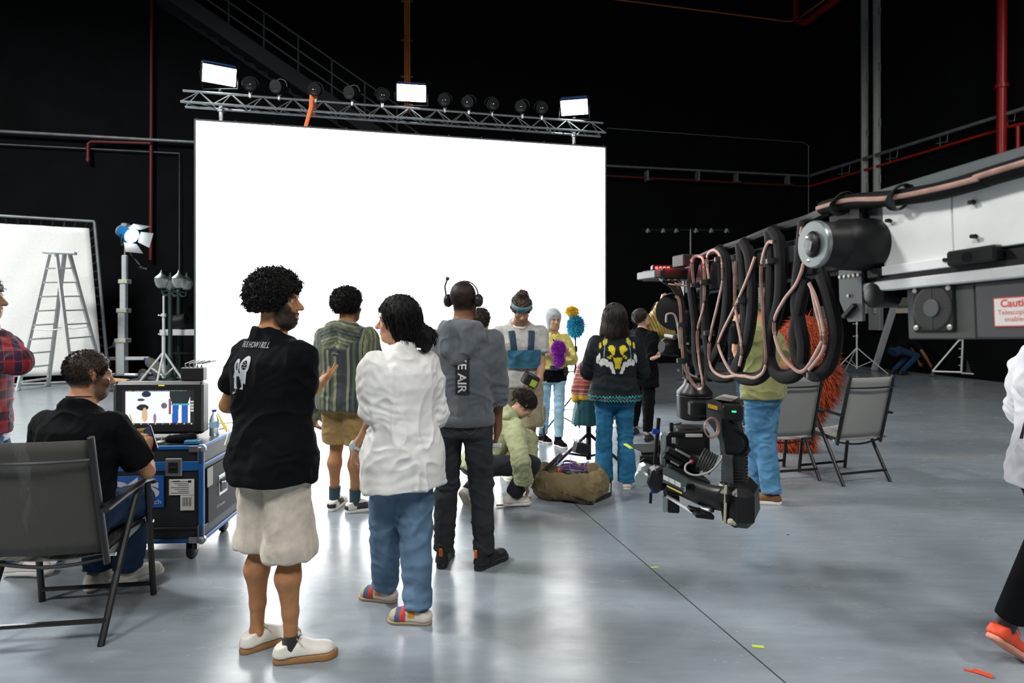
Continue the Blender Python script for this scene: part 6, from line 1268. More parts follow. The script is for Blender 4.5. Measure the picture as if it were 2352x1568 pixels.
q = bc+V((.03, .06, .24)); M_purp = mat('purple_cable', (.12, .05, .2), .45); b.tube([q+V((.11*math.cos(a)+.01*math.sin(5*a), .07*math.sin(a), .0+.03*math.sin(a*.37)+.012*math.cos(3*a))) for a in [i*.3 for i in range(110)]], .0055, 5); tag(b.build('cable_coil', M_purp, None, q), 'coil of purple cable lying on the open duffel bag', 'cable')
q = bc+V((-.14, .0, .22)); b = MB(); b.cyl(q+V((-.1, 0, 0)), q+V((.06, .06, .13)), .017, n=10); tag(b.build('handle_grip', M_blk, None, q), 'black rod sticking out of the left side of the duffel bag', 'rod')
q = bc+V((.0, .0, .2)); b = MB(); b.box(q, (.12, .1, .05), Matrix.Rotation(.4, 3, 'Z'), .01); b.box(q+V((.1, .02, -.01)), (.09, .07, .05), Matrix.Rotation(-.3, 3, 'Z'), .01); tag(b.build('adapter', M_blk, None, q-V((0, 0, .03))), 'black power adapter among the cables in the duffel bag', 'adapter')
q = bc+V((-.11, .03, .2)); b = MB(); b.box(q, (.03, .05, .06), Matrix.Rotation(.6, 3, 'Y'), .006); tag(b.build('red_clip', mat('red_plastic', (.5, .02, .03), .4), None, q-V((0, 0, .03))), 'small red clip at the left rim of the duffel bag', 'clip')
q = bc+V((.05, .02, .26)); b = MB(); b.torus(q, (0, 1, .2), .024, .006, 10, 5, -.8, 1.6); tag(b.build('lime_tie', mat('lime_plastic', (.5, .7, .02), .5), None, q-V((0, 0, .02))), 'lime green cable tie on the purple cable', 'cable tie')
q = bc+V((-.05, -.02, .3)); b = MB(); b.tube([q+V((-.06, 0, -.08)), q+V((-.07, 0, .02)), q+V((-.02, 0, .09)), q+V((.05, 0, .07)), q+V((.03, -.04, -.03)), q+V((.06, -.06, -.1)), q+V((.02, -.08, -.14))], .003, 5); tag(b.build('thin_cable', mat('mauve_cable', (.3, .22, .4), .5), None, q-V((0, 0, .1))), 'thin mauve cable looping up out of the duffel bag', 'cable')
c = fl(1335, 1090); c.z = .26; b = MB(); b.box(c, (.16, .09, .11), Matrix.Rotation(.5, 3, 'Z') @ Matrix.Rotation(.3, 3, 'Y'), .012); 
for i in range(6): b.cyl(c+V((-.06+.025*i, 0, .05)), c+V((-.07+.027*i, .02, .085)), .004, n=5)
tag(b.build('transmitter', M_blk, None, c-V((0, 0, .05))), 'black transmitter with stub antennas clamped to the sweater stand', 'transmitter')
q = fl(1180, 1158); b = MB(); pts = [at(1140, 1163, 4.97), at(1175, 1160, 5.0), at(1205, 1148, 5.08), at(1218, 1132, 5.2), at(1205, 1122, 5.3)]
for z in pts: z.z = .012
b.tube(pts, .008, 6); tag(b.build('cable', mat('gold_cable', (.4, .28, .12), .5), None, q), 'short golden cable curling on the floor before the crouching woman', 'cable')
# sweater stand
sb = fl(1352, 1082); stand('black tripod stand with teal cloth beside the wolf-jacket woman', sb, 1.15, [(-.42, -.1), (.4, .02), (.05, .45)], M_dk, 'costume_stand', 2, .026, .38)
def stripes(P, c): f = ((P[:, 2]-c.z)*26) % 1; q = np.tile(np.array([.42, .05, .03]), (len(P), 1)); q[f > .35] = (.05, .06, .22); q[f > .55] = (.55, .5, .4); q[f > .68] = (.45, .07, .04); q[f > .9] = (.55, .22, .04); z = P[:, 2]-c.z; q[(z < .05) | (z > .4)] = (.7, .4, .03); return q
c = V((sb.x+.01, sb.y, CZ-(915-HY)/FPX*sb.y)); Fd = Field(A3(c)-A3((.4, .4, .15)), A3(c)+A3((.4, .4, .75)), .008); Fd.loft(c, (1, 0, 0), (0, 1, 0), (0, 0, 1), [(0, .13, .11), (.08, .135, .11), (.28, .115, .1), (.34, .09, .08), (.38, .06, .06), (.42, .05, .05)], .02); Fd.cap(c+V((-.08, 0, .3)), c+V((-.14, -.02, .1)), .045, .04, .04); Fd.cap(c+V((-.14, -.02, .1)), c+V((-.15, -.04, .0)), .04, .035, .03); Fd.cap(c+V((.08, 0, .3)), c+V((.14, 0, .1)), .045, .04, .04)
P, F = Fd.mesh(); P = folds(P, F, .006, 9, 6, 7); tag(qobj('knit_sweater', P, F, M_attr, None, c, stripes(P, c)), 'red and navy striped knit sweater with yellow hem on the tripod stand', 'sweater')
Fd = Field(A3(c)-A3((.35, .35, .4)), A3(c)+A3((.35, .35, .1)), .008); Fd.loft(c, (1, 0, 0), (0, 1, 0), (0, 0, 1), [(-.25, .17, .12), (-.1, .15, .11), (.03, .12, .1)], .02); P, F = Fd.mesh(); P = folds(P, F, .014, 12, 2, 8); tag(qobj('teal_cloth', P, F, cloth('teal_velvet', (.01, .085, .1), .8, sheen=.4), None, c-V((0, 0, .25))), 'dark teal cloth hanging under the striped sweater', 'cloth')
# fluffy things
def fluff(mb, c, rad, n, L, r, seed, drop=.4, jit=.8, M=None):
    r = r*1.6
    rg = np.random.default_rng(seed); c = V(c)
    for i in range(n):
        d = V(rg.normal(size=3)); d.normalize(); p = c+V((d.x*rad[0], d.y*rad[1], d.z*rad[2])); v = (d+V(rg.normal(size=3))*jit-V((0, 0, drop))).normalized(); l = L*rg.uniform(.6, 1.2)
        s_ = v.cross(V((0, 0, 1))+V(rg.normal(size=3))*.3); s_.normalize(); e = p+v*l; mb.add([p-s_*r, p+s_*r, e+s_*r*.3-V((0, 0, drop*l*.3)), p+v*l*.5+v.cross(s_)*r], [(0, 1, 2), (0, 3, 2), (1, 3, 2)])
    return mb
def fuzz(name, label, cat, c, rad, m, n, L, r, seed, core=.9, drop=.3): 
    t = thing(name, label, cat, c); b = MB(); b.ball((0, 0, 0), [q*core for q in rad], 16); b.build('core', m, t, smooth=True); b = MB(); fluff(b, (0, 0, 0), rad, n, L, r, seed, drop); o = b.build('fur', m, t); o['kind'] = 'stuff'; return t
M_pur = mat('purple_fur', (.28, .02, .42), .8, var=.3, vscale=60); fuzz('fluffy_ball', 'bright purple fluffy ball held by the woman in yellow', 'fur ball', at(1283, 800, 7.0), (.06, .06, .07), M_pur, 1800, .04, .004, 3); fuzz('fluffy_ball', 'purple tapering fluffy tail hanging below the purple ball', 'fur ball', at(1284, 826, 7.0), (.045, .045, .06), M_pur, 900, .04, .004, 4)
pb = fl(1322, 1000); stand('thin black light stand carrying the blue plume behind the striped sweater', pb, 1.42, [(-.45, -.1), (.4, -.2), (.1, .45)], M_dk, 'light_stand', 3, .018, .55)
M_bf = mat('blue_fur', (.02, .33, .55), .8, var=.35, vscale=50); fuzz('fluffy_plume', 'turquoise fluffy plume on the thin black stand', 'plume', at(1322, 748, pb.y), (.075, .07, .1), M_bf, 2600, .085, .004, 6); fuzz('fluffy_plume', 'small yellow fluffy tuft above the turquoise plume', 'plume', at(1314, 714, pb.y), (.055, .04, .035), mat('yellow_fur', (.75, .5, .03), .8), 900, .06, .005, 7)
b = MB(); c = at(1300, 852, 7.2); b.box(c+V((0, 0, .0)), (.05, .05, .1), None, .006); tag(b.build('clip_box', M_blk, None, c), 'small black box clipped to the thin black stand', 'box')
# reflector board behind
p0 = fl(1253, 1060); t = thing('reflector_board', 'white board in a black frame standing behind the woman in yellow', 'board', p0); b = MB(); b.box((-.22, .9, .5), (.5, .02, .62), None, .004); b.build('board', M_fab, t); 
for a_, c_ in (((.03, .9, .02), (.03, .9, .84)), ((.03, .9, .1), (-.4, .7, .02)), ((.03, .9, .5), (-.35, 1.1, .9))): b = MB(); b.cyl(a_, c_, .012, n=6); b.build('leg', M_blk, t)
# shaggy costume
cc = V((3.2, 7.0, 0)); M_or = mat('rust_fur', (.42, .06, .012), .8, var=.5, vscale=30); M_or2 = mat('rust_fur_core', (.2, .025, .006), .9); t = thing('fur_costume', 'shaggy rust-orange fur costume standing behind the grey folding chairs', 'costume', cc); Fd = Field((2.5, 6.3, -.02), (4.3, 7.9, 1.85), .02)
Fd.ell(at(1850, 800, 7.0), ((1, 0, 0), (0, 1, 0), (0, 0, 1)), (.28, .3, .38), .1); Fd.ell(at(1876, 860, 7.0), ((1, 0, 0), (0, 1, 0), (0, 0, 1)), (.2, .28, .32), .1); Fd.cap(at(1860, 900, 7.0), at(1845, 970, 7.0), .22, .13, .1); Fd.cap(at(1845, 970, 7.0), at(1835, 1050, 7.0), .13, .15, .08); Fd.cap(at(1800, 960, 7.0), at(1808, 1040, 7.0), .15, .14, .08); Fd.plane((0, 0, .002), (0, 0, -1))
P, F = Fd.mesh(); qobj('core', P, F, M_or2, t, cc); N_ = vnormals(P, F); rg = np.random.default_rng(5); b = MB()
for i in rg.choice(len(P), 6500):
    p_ = V(P[i])-V(cc); n_ = V(N_[i]); v = (n_*.6+V((0, 0, -1))+V(rg.normal(size=3))*.35).normalized(); l = rg.uniform(.06, .12); s_ = v.cross(n_+V(rg.normal(size=3))*.2).normalized(); r_ = .006; e = p_+v*l+n_*.02; e.z = max(e.z, .004)
    b.add([p_-s_*r_, p_+s_*r_, e], [(0, 1, 2)])
o_ = b.build('shag', M_or, t); o_['kind'] = 'stuff'
# tape scraps on the floor
for px, py, wx, wy, a_, mm, lab in ((1741, 1485, .055, .02, -.2, mat('neon_tape', (.6, .75, .05), .6), 'neon yellow tape scrap on the floor near the bottom right'), (1503, 1303, .05, .012, .1, MATS['neon_tape'], 'tiny neon yellow tape scrap near the floor joint'), (1810, 1228, .025, .006, .3, mat('blue_scrap', (.03, .03, .45), .6), 'tiny blue scrap on the floor right of the crane head'), (2246, 1545, .1, .018, -.5, M_osh, 'twisted orange tape scrap on the floor by the orange shoe'), (1452, 1028, .12, .03, -.25, MATS['neon_tape'], 'neon yellow tape strip on the floor behind the crane head')):
    c = fl(px, py); b = MB(); b.box(c+V((0, 0, .002)), (wx, wy, .002), Matrix.Rotation(a_, 3, 'Z')); 
    if py == 1545: b.box(c+V((.01, -.015, .008)), (wx*.7, wy, .002), Matrix.Rotation(a_-.3, 3, 'Z') @ Matrix.Rotation(.5, 3, 'X'))
    tag(b.build('tape_scrap', mm, None, c), lab, 'tape')
# ================================================================== telescopic camera crane
KD = V((-.197, .979, -.043)).normalized(); KS = V((.979, .197, 0)).normalized(); KU = KS.cross(KD).normalized(); KO = V((1.04, 3.4, 1.775))
def K(t, w_, h_): return KO-KD*t+KS*w_+KU*h_
def kp(px, py, w_=-.1):      # point of the picture on the crane's side plane
    return hit(px, py, K(0, w_, 0), KS)
def kt(px, w_=-.1): p = kp(px, 600, w_); return -(p-KO).dot(KD)
KM = Matrix((KS, -KD, KU)).transposed()
def kbox(mb, t0, t1, w0, w1, h0, h1, ch=0.): return mb.box(K((t0+t1)/2, (w0+w1)/2, (h0+h1)/2), (w1-w0, t1-t0, h1-h0), KM, ch)
def smooth_pts(pts, n=8):
    out = []; m = len(pts)
    for i in range(m-1):
        p0, p1, p2, p3 = pts[max(0, i-1)], pts[i], pts[i+1], pts[min(m-1, i+2)]
        for j in range(n):
            t = j/n; out.append(.5*((2*p1)+(p2-p0)*t+(2*p0-5*p1+4*p2-p3)*t*t+(3*p1-p0-3*p2+p3)*t**3))
    out.append(pts[-1]); return out
M_cr = mat('crane_black', (.005, .0055, .006), .45, spec=.3); M_cg = mat('crane_grey', (.085, .1, .105), .45, .2); M_cw = mat('crane_panel', (.86, .89, .87), .35, .15, var=.1, vscale=5, bump=.1, bscale=30)
M_cs = mat('crane_rail', (.75, .78, .78), .3, .45, var=.15, vscale=6); M_cd = mat('crane_darkgrey', (.016, .017, .018), .5, spec=.3); M_cop = mat('copper_cable', (.33, .19, .15), .4, .2, var=.25, vscale=25); M_cab2 = mat('black_cable', (.004, .004, .0045), .65, spec=.15, bump=.3, bscale=200); M_scr = mat('screw', (.6, .58, .5), .3, .8)
crb = K(3.2, 0, 0); crb.z = 0
CT = thing('camera_crane', 'large black telescopic camera crane arm with white side panels reaching in from the right', 'camera crane', crb)
def kpart(name, m, fn, smooth=False, parent=None, label=None):
    b = MB(); fn(b); o = b.build(name, m, parent or CT, crb, smooth=smooth)
    if label: o['label'] = label
    return o
tE = kt(1992); tR = 4.6
kpart('arm_beam', M_cd, lambda b: kbox(b, tE, tR, -.09, .1, -.13, .12, .004))
kpart('top_profile', M_cg, lambda b: kbox(b, kt(2010), tR, -.085, .11, .105, .165, .006))
kpart('bottom_rail', M_cs, lambda b: kbox(b, tE, tR, -.125, -.085, -.178, -.146, .004))
kpart('rail_shadow_gap', M_cr, lambda b: kbox(b, tE, tR, -.11, .1, -.147, -.128))
t1_, t2_ = kt(2030), kt(2191)
kpart('side_panel', M_cw, lambda b: kbox(b, t1_, t2_-.002, -.1, -.085, -.125, .105, .002)); kpart('side_panel', M_cw, lambda b: kbox(b, t2_+.002, t2_+.6, -.101, -.085, -.09, .105, .002)); kpart('side_panel', M_cw, lambda b: kbox(b, t2_+.604, tR, -.1, -.085, -.1, .105, .002))
kpart('end_plate', M_cg, lambda b: kbox(b, tE-.01, t1_, -.098, -.085, -.12, .1, .002))
kpart('panel_lip', mat('panel_lip', (.8, .82, .82), .3), lambda b: kbox(b, t1_, t2_, -.112, -.095, -.128, -.098, .003))
for px, py in ((2046, 507), (2238, 465), (2243, 543), (2180, 597)): p = kp(px, py, -.1); kpart('panel_screw', M_dk, lambda b: (b.cyl(p+KS*.005, p-KS*.018, .006, n=8), b.cyl(p-KS*.01, p-KS*.018-KD*.012, .005, n=6)))
kpart('roller_block', M_cr, lambda b: (kbox(b, kt(2195), kt(2310), -.135, -.1, -.128, -.085, .006), b.cyl(kp(2222, 590, -.13), kp(2222, 590, -.142), .014, n=14)))
kpart('roller_block', M_cr, lambda b: (kbox(b, kt(2003), kt(2032), -.125, -.1, -.135, -.1, .005), b.cyl(kp(2008, 622, -.12), kp(2008, 622, -.13), .01, n=12)))
# cable bundle lying on the arm
pts = [kp(1890, 478, -.13), kp(1960, 462, -.13), kp(2050, 455, -.13), kp(2150, 440, -.13), kp(2260, 410, -.13), kp(2352, 382, -.13), K(3, -.13, .12), K(tR, -.13, .1)]
kpart('cable_bundle', M_cab2, lambda b: b.tube(smooth_pts(pts), .026, 10), True); pts2 = [p+KU*.002*(1 if i % 2 else -1)-KS*.026 for i, p in enumerate(pts)]
kpart('copper_cable', M_cop, lambda b: b.tube(smooth_pts(pts2), .0085, 8, flat=(.6, 1)), True)
for px, py in ((1935, 468), (2068, 453)):
    kpart('velcro_strap', M_blk, lambda b: b.tube([kp(px, py, -.13)+(KS*math.cos(a)+KU*math.sin(a))*.036-KD*.018*math.sin(a) for a in [i*math.pi/8 for i in range(17)]], .014, 6, flat=(1, .3)), True)
# lower boxes with fan and caution label
tf0, tf1 = kt(2079), kt(2236); hb, ht = -.335, -.18
kpart('fan_box', mat('fan_box_grey', (.045, .05, .046), .5), lambda b: kbox(b, tf0, tf1, -.1, .1, hb, ht, .004))
fc = kp(2147, 708, -.1); fr_ = .066
fan = kpart('fan', M_cr, lambda b: kbox(b, -(fc-KO).dot(KD)-.07, -(fc-KO).dot(KD)+.07, -.109, -.1, (fc-KO).dot(KU)-.07, (fc-KO).dot(KU)+.07, .004))
kpart('fan_grille', mat('fan_dark', (.004, .004, .004), .6), lambda b: b.lathe(fc-KS*.009, -KS, [(0, .066), (.001, .066), (.002, .06)], 28), parent=fan); kpart('fan_hub', mat('hub_grey', (.05, .055, .06), .5), lambda b: b.lathe(fc-KS*.0105, -KS, [(0, .026), (.003, .026), (.004, .024)], 24), parent=fan)
for sx in (-1, 1):
    for sz in (-1, 1): kpart('fan_screw', M_scr, lambda b: b.lathe(fc-KD*sx*.057+KU*sz*.057-KS*.009, -KS, [(0, .008), (.003, .008), (.005, .004)], 12), parent=fan)
def blades(b):
    for i in range(4): a = i*math.pi/2; d_ = KD*math.cos(a)+KU*math.sin(a); b.bar(fc-KS*.0108+d_*.028, fc-KS*.0108+d_*.064, .002, .002)
kpart('fan_spoke', M_cd, blades, parent=fan)
box = kpart('electronics_box', mat('ebox_grey', (.06, .064, .068), .38), lambda b: kbox(b, tf1+.004, tR, -.105, .1, hb+.003, ht, .004))
lc0, lc1 = kp(2283, 680, -.105), kp(2365, 742, -.105); l0, l1 = -(lc0-KO).dot(KD), -(lc1-KO).dot(KD); hz0 = (lc1-KO).dot(KU); hz1 = (lc0-KO).dot(KU)
lab_ = kpart('caution_label', mat('label_red', (.6, .06, .05), .6), lambda b: kbox(b, l0, l0+.17, -.1075, -.105, -.302, -.225), parent=box)
kpart('label_face', mat('label_white', (.62, .6, .58), .6), lambda b: kbox(b, l0+.003, l0+.167, -.1085, -.107, -.299, -.228), parent=box)
kpart('label_lettering', MATS['label_red'], lambda b: (text_on(b, 'Caution', .028, K(l0+.02, -.109, -.25), -KD, KU, .0008), text_on(b, 'Telescopic system', .018, K(l0+.012, -.109, -.27), -KD, KU, 0), text_on(b, 'enabled', .018, K(l0+.03, -.109, -.288), -KD, KU, 0)), parent=box)
# brackets and motor at the front of the thick section
kpart('bracket_plate', M_cg, lambda b: (b.prism([kp(1926, 621, -.13), kp(1978, 615, -.13), kp(1981, 737, -.13), kp(1948, 739, -.13), kp(1928, 690, -.13)], KS*.012)))
for q in [kp(1931+10.5*i, 636-i*1.2, -.13) for i in range(5)]+[kp(1950, 679, -.13)]: kpart('bracket_screw', M_scr, lambda b: b.cyl(q, q-KS*.006, .006, n=8))
kpart('bracket_slot', M_cr, lambda b: b.bar(kp(1942, 728, -.132), kp(1968, 700, -.132), .012, .03, up=KS))
kpart('front_plate', M_cr, lambda b: (kbox(b, tE-.05, tE+.005, -.125, .11, -.2, .125, .006), kbox(b, tE-.18, tE, -.1, .1, .06, .12, .006)))
mn = V((-.985, -.17, -.01)).normalized(); mc = at(1868, 561, 2.02)
kpart('winch_drum', M_cr, lambda b: b.lathe(mc, -mn, [(0, .074), (.09, .076), (.1, .085), (.2, .09), (.25, .09), (.275, .075)], 28), True); kpart('drum_flange', mat('flange_grey', (.23, .26, .26), .3, .6), lambda b: b.lathe(mc, mn, [(-.012, .079), (0, .079), (.004, .075), (.004, .03)], 28), True); kpart('drum_hub', M_cr, lambda b: (b.ball(mc+mn*.004, (.016, .045, .045), 14), b.box(mc+mn*.004, (.03, .07, .05), Matrix.Rotation(.4, 3, 'X'), .01)), True)
kpart('flange_screw', M_scr, lambda b: [b.ball(mc+mn*.006+V((x, -.01, z)), .006, 8) for x, z in ((-.02, .02), (.0, -.02), (-.015, -.055), (.03, -.01))])
kpart('pulley', M_cr, lambda b: b.lathe(kp(2018, 676, -.1), KS, [(-.03, .03), (-.02, .045), (.1, .045), (.12, .03)], 18), True); kpart('lower_tray', mat('tray_tan', (.35, .3, .22), .5), lambda b: (kbox(b, kt(2030), kt(2082), -.06, .06, -.25, -.235), kbox(b, kt(2030), kt(2082), -.05, .05, -.225, -.2)))
# slender front section
kpart('inner_section', M_cd, lambda b: kbox(b, -.05, tE, -.06, .06, -.085, .075, .008)); kpart('inner_section', M_cg, lambda b: kbox(b, .35, tE, -.066, .066, -.02, .05, .004))
kpart('cable_guide', M_cr, lambda b: b.tube(smooth_pts([kp(1592, 600, -.08), kp(1640, 578, -.08), kp(1705, 556, -.08), kp(1775, 528, -.08), kp(1850, 505, -.08), kp(1895, 485, -.1)]), .02, 8), True)
# hanging cable loops
def dep(px): return 1.623/((px-1176)/FPX+.201)
def lp(pts, dy=0.): return smooth_pts([at(x, y, dep(min(max(x, 1596), 1930))+dy) for x, y in pts])
BL = [[(1600, 588), (1588, 650), (1597, 740), (1600, 820), (1612, 862)],
      [(1622, 600), (1618, 680), (1622, 760), (1630, 830), (1626, 872)],
      [(1650, 572), (1668, 600), (1670, 700), (1655, 790), (1632, 840), (1640, 862), (1680, 862), (1700, 830), (1712, 740), (1706, 620), (1700, 560)],
      [(1706, 556), (1722, 590), (1728, 700), (1715, 790), (1690, 845), (1700, 866), (1740, 868), (1765, 835), (1768, 720), (1772, 600), (1768, 532)],
      [(1772, 528), (1790, 560), (1792, 680), (1770, 770), (1768, 825), (1790, 862), (1832, 856), (1846, 800), (1830, 700), (1838, 600), (1848, 508)],
      [(1852, 640), (1838, 700), (1826, 770), (1834, 825), (1866, 858), (1902, 842), (1920, 770), (1906, 690), (1888, 630)]]
for pts in BL: kpart('cable_loop', M_cab2, lambda b: b.tube(lp(pts), .03, 8, flat=(1, .7), up=KS), True)
PK = [[(1594, 655), (1590, 600), (1604, 588), (1617, 606), (1616, 700), (1602, 760), (1606, 830), (1614, 885), (1600, 890), (1575, 850), (1567, 800), (1562, 700), (1552, 680)],
      [(1628, 640), (1624, 590), (1640, 574), (1656, 592), (1660, 640), (1648, 700), (1630, 780), (1632, 840), (1658, 864), (1690, 862)],
      [(1734, 590), (1716, 640), (1690, 700), (1656, 770), (1652, 800), (1680, 855), (1712, 864), (1738, 866), (1758, 840), (1756, 760), (1748, 640), (1752, 590), (1764, 558), (1776, 556)],
      [(1690, 600), (1688, 680), (1694, 740), (1704, 800), (1698, 840)],
      [(1842, 520), (1838, 560), (1846, 600), (1830, 650), (1800, 690), (1778, 740), (1788, 800), (1822, 845), (1848, 850), (1880, 800), (1888, 770), (1872, 700), (1864, 660)],
      [(1858, 650), (1876, 690), (1894, 770), (1888, 810), (1858, 850)]]
for pts in PK: kpart('copper_cable', M_cop, lambda b: b.tube(lp(pts, -.035), .0085, 8, flat=(.6, 1)), True)
for px, py in ((1598, 655), (1620, 648), (1654, 596), (1775, 600), (1629, 765), (1707, 690), (1870, 862), (1568, 745), (1566, 828)): 
    c = at(px, py, dep(max(px, 1596))-.02); kpart('cable_tie', M_blk, lambda b: b.lathe(c-V((0, 0, .014)), (0, 0, 1), [(0, .022), (.004, .028), (.024, .028), (.028, .022)], 12), True)
# nose plate with red lights and connectors
kpart('nose_plate', M_cr, lambda b: (b.box(at(1556, 632, 3.5)+V((.03, 0, 0)), (.38, .3, .06), Matrix.Rotation(.2, 3, 'Z'), .008))); kpart('nose_end', M_cg, lambda b: b.box(at(1492, 632, 3.46), (.05, .25, .045), Matrix.Rotation(.2, 3, 'Z'), .006))
rl = kpart('tally_box', M_cr, lambda b: b.box(at(1519, 615, 3.45), (.11, .06, .03), None, .006)); kpart('red_light', mat('red_glow', (.5, .01, .01), .4, emit=(1, .03, .03), strength=9), lambda b: [b.ball(at(1508+9*i, 615, 3.41), .009, 8) for i in range(4)], parent=rl)
pl = bpy.data.lights.new('tally_glow', 'POINT'); pl.energy = 1.2; pl.color = (1, .05, .05); pl.shadow_soft_size = .03; lo = bpy.data.objects.new('tally_glow', pl); COL.objects.link(lo); lo.parent = CT; lo.location = at(1545, 605, 3.3)-crb
kpart('control_box', M_cd, lambda b: b.box(at(1582, 600, 3.5), (.14, .14, .07), Matrix.Rotation(.2, 3, 'Z'), .006))
for i in range(3): kpart('connector', mat('connector_silver', (.65, .65, .63), .3, .7), lambda b: b.lathe(at(1509+15*i, 630, 3.38), V((.6, -.1, -.55)), [(0, .012), (.03, .013), (.032, .015), (.06, .014), (.085, .007)], 12), True)
for i in range(3): kpart('thin_cable', M_cd, lambda b: b.tube(smooth_pts([at(1522+15*i, 645, 3.36), at(1545+8*i, 662, 3.36), at(1562+4*i, 700, 3.36), at(1566+3*i, 780, 3.37), at(1572+3*i, 860, 3.38)]), .009, 6), True)
kpart('thin_cable', mat('grey_cable', (.35, .34, .3), .5), lambda b: b.tube(smooth_pts([at(1535, 652, 3.3), at(1575, 656, 3.3), at(1604, 645, 3.3), at(1614, 620, 3.3)]), .004, 6), True); kpart('thin_cable', MATS['grey_cable'], lambda b: b.tube(smooth_pts([at(1550, 650, 3.29), at(1590, 662, 3.29), at(1630, 676, 3.28)]), .004, 6), True)
kpart('thin_cable', MATS['grey_cable'], lambda b: b.tube(smooth_pts([at(1530, 740, 3.34), at(1532, 722, 3.34), at(1548, 722, 3.34), at(1556, 745, 3.34), at(1562, 800, 3.34)]), .006, 6), True); kpart('thin_cable', MATS['grey_cable'], lambda b: b.tube(smooth_pts([at(1575, 832, 3.33), at(1580, 855, 3.33), at(1600, 866, 3.33), at(1622, 866, 3.33)]), .006, 6), True)
# column between arm and head
kpart('column', M_cd, lambda b: (b.box(at(1592, 660, 3.55), (.14, .14, .12), None, .01), b.cyl(at(1598, 690, 3.55), at(1598, 880, 3.45), .05, n=16)))
kpart('gear_wheel', M_cr, lambda b: (b.lathe(at(1545, 715, 3.5), V((-.7, -.7, 0)), [(-.04, .03), (-.04, .1), (-.01, .11), (.02, .1), (.03, .04)], 22)), True)
kpart('gear_plate', M_cg, lambda b: (b.box(at(1575, 772, 3.5), (.2, .2, .02), None, .004), b.box(at(1585, 690, 3.52), (.06, .03, .28), Matrix.Rotation(.15, 3, 'Y'), .004)))
kpart('motor', M_cr, lambda b: (b.lathe(at(1585, 745, 3.45), (0, 0, 1), [(-.1, .05), (-.08, .06), (.06, .06), (.08, .05)], 18), b.lathe(at(1540, 798, 3.45), V((-.8, -.3, .1)), [(-.06, .03), (-.05, .045), (.04, .05), (.06, .035)], 16)), True)
kpart('slip_ring', M_cd, lambda b: b.lathe(at(1598, 812, 3.45), (0, 0, 1), [(-.07, .06), (-.065, .075), (-.03, .075), (-.028, .068), (0, .068), (.002, .075), (.03, .075), (.05, .06)], 22), True)
kpart('bolt', M_scr, lambda b: [b.cyl(at(x, y, 3.38), at(x, y, 3.35), .008, n=8) for x, y in ((1604, 848), (1600, 860), (1570, 868), (1558, 850))])
# ------------------------------------------------------------------ stabilised head hanging from the crane
hb_ = at(1595, 960, 3.4); HT = thing('stabilised_head', 'black motorised camera head hanging from the end of the crane', 'camera head', hb_)
def hpart(name, m, fn, smooth=False, parent=None):
    b = MB(); fn(b); return b.build(name, m, parent or HT, hb_, smooth=smooth)
M_hd = mat('head_black', (.009, .0095, .01), .36, .0, spec=.35, bump=.08, bscale=120); M_hg = mat('head_grey', (.075, .088, .092), .38, .2); M_hs = mat('head_silver', (.42, .48, .48), .35, .6)
zt_ = lambda y: CZ-(y-HY)/FPX*3.4
hpart('neck_cone', M_hd, lambda b: b.lathe((hb_.x, 3.4, 0), (0, 0, 1), [(zt_(962), .07), (zt_(957), .094), (zt_(908), .098), (zt_(906), .094), (zt_(904), .098), (zt_(898), .096), (zt_(882), .06), (zt_(870), .052)], 32), True)
hpart('yoke_block', M_hd, lambda b: b.box(at(1612, 935, 3.33), (.16, .14, .09), None, .012))
E1 = V((.28, .5, 0)).normalized()
hpart('gooseneck_side', M_hg, lambda b: b.prism([at(x, y, 3.2) for x, y in ((1622, 922), (1640, 916), (1657, 926), (1657, 985), (1666, 1045), (1655, 1045), (1652, 1012), (1638, 985), (1623, 965))], E1*.03))
hpart('gooseneck', M_hd, lambda b: b.prism([at(x, y, 3.22) for x, y in ((1630, 922), (1662, 916), (1700, 925), (1692, 965), (1700, 1000), (1717, 1045), (1664, 1045), (1656, 985), (1656, 930))], E1*.12))
hpart('brand_plate', mat('yellow_plate', (.7, .42, .02), .5), lambda b: b.prism([at(x, y, 3.195) for x, y in ((1626, 927), (1648, 933), (1648, 942), (1626, 936))], E1*.005))
hpart('top_cover', mat('cover_tan', (.4, .38, .33), .6), lambda b: b.prism([at(x, y, 3.2) for x, y in ((1640, 916), (1656, 910), (1690, 916), (1680, 922))], E1*.1))
dsp = hpart('display_box', M_hd, lambda b: b.box(at(1682, 946, 3.12), (.1, .1, .075), Matrix.Rotation(-.3, 3, 'Z'), .008)); hpart('green_readout', mat('green_glow', (.0, .2, .05), .3, emit=(.05, .8, .3), strength=1.2), lambda b: b.box(at(1686, 945, 3.045), (.022, .004, .009), Matrix.Rotation(-.3, 3, 'Z')), parent=dsp)
hpart('cable', M_cab2, lambda b: b.tube(smooth_pts([at(1672, 960, 3.12), at(1690, 985, 3.08), at(1712, 1005, 3.08), at(1714, 1028, 3.1), at(1700, 1040, 3.14)]), .011, 8), True)
hpart('copper_coil', M_cop, lambda b: [b.torus(at(1633, 982, 3.1)+V((.003*i, 0, 0)), V((.5, -1, .1)), .045+.003*i, .004, 24, 6) for i in range(3)], True)
def ribs(b):
    prof = []; y0_, y1_ = 1118, 1042; z0_, z1_ = CZ-(y0_-HY)/FPX*3.25, CZ-(y1_-HY)/FPX*3.25
    for i in range(23): z = z0_+(z1_-z0_)*i/22; prof.append((z, .068-(.003 if i % 2 else 0)))
    c = at(1687, 1080, 3.25); b.lathe((c.x, c.y, 0), (0, 0, 1), prof, 28)
hpart('bellows', M_hd, ribs, True)
hpart('bellows_side', M_hg, lambda b: b.prism([at(x, y, 3.17) for x, y in ((1659, 1045), (1682, 1048), (1684, 1112), (1659, 1105))], E1*.03))
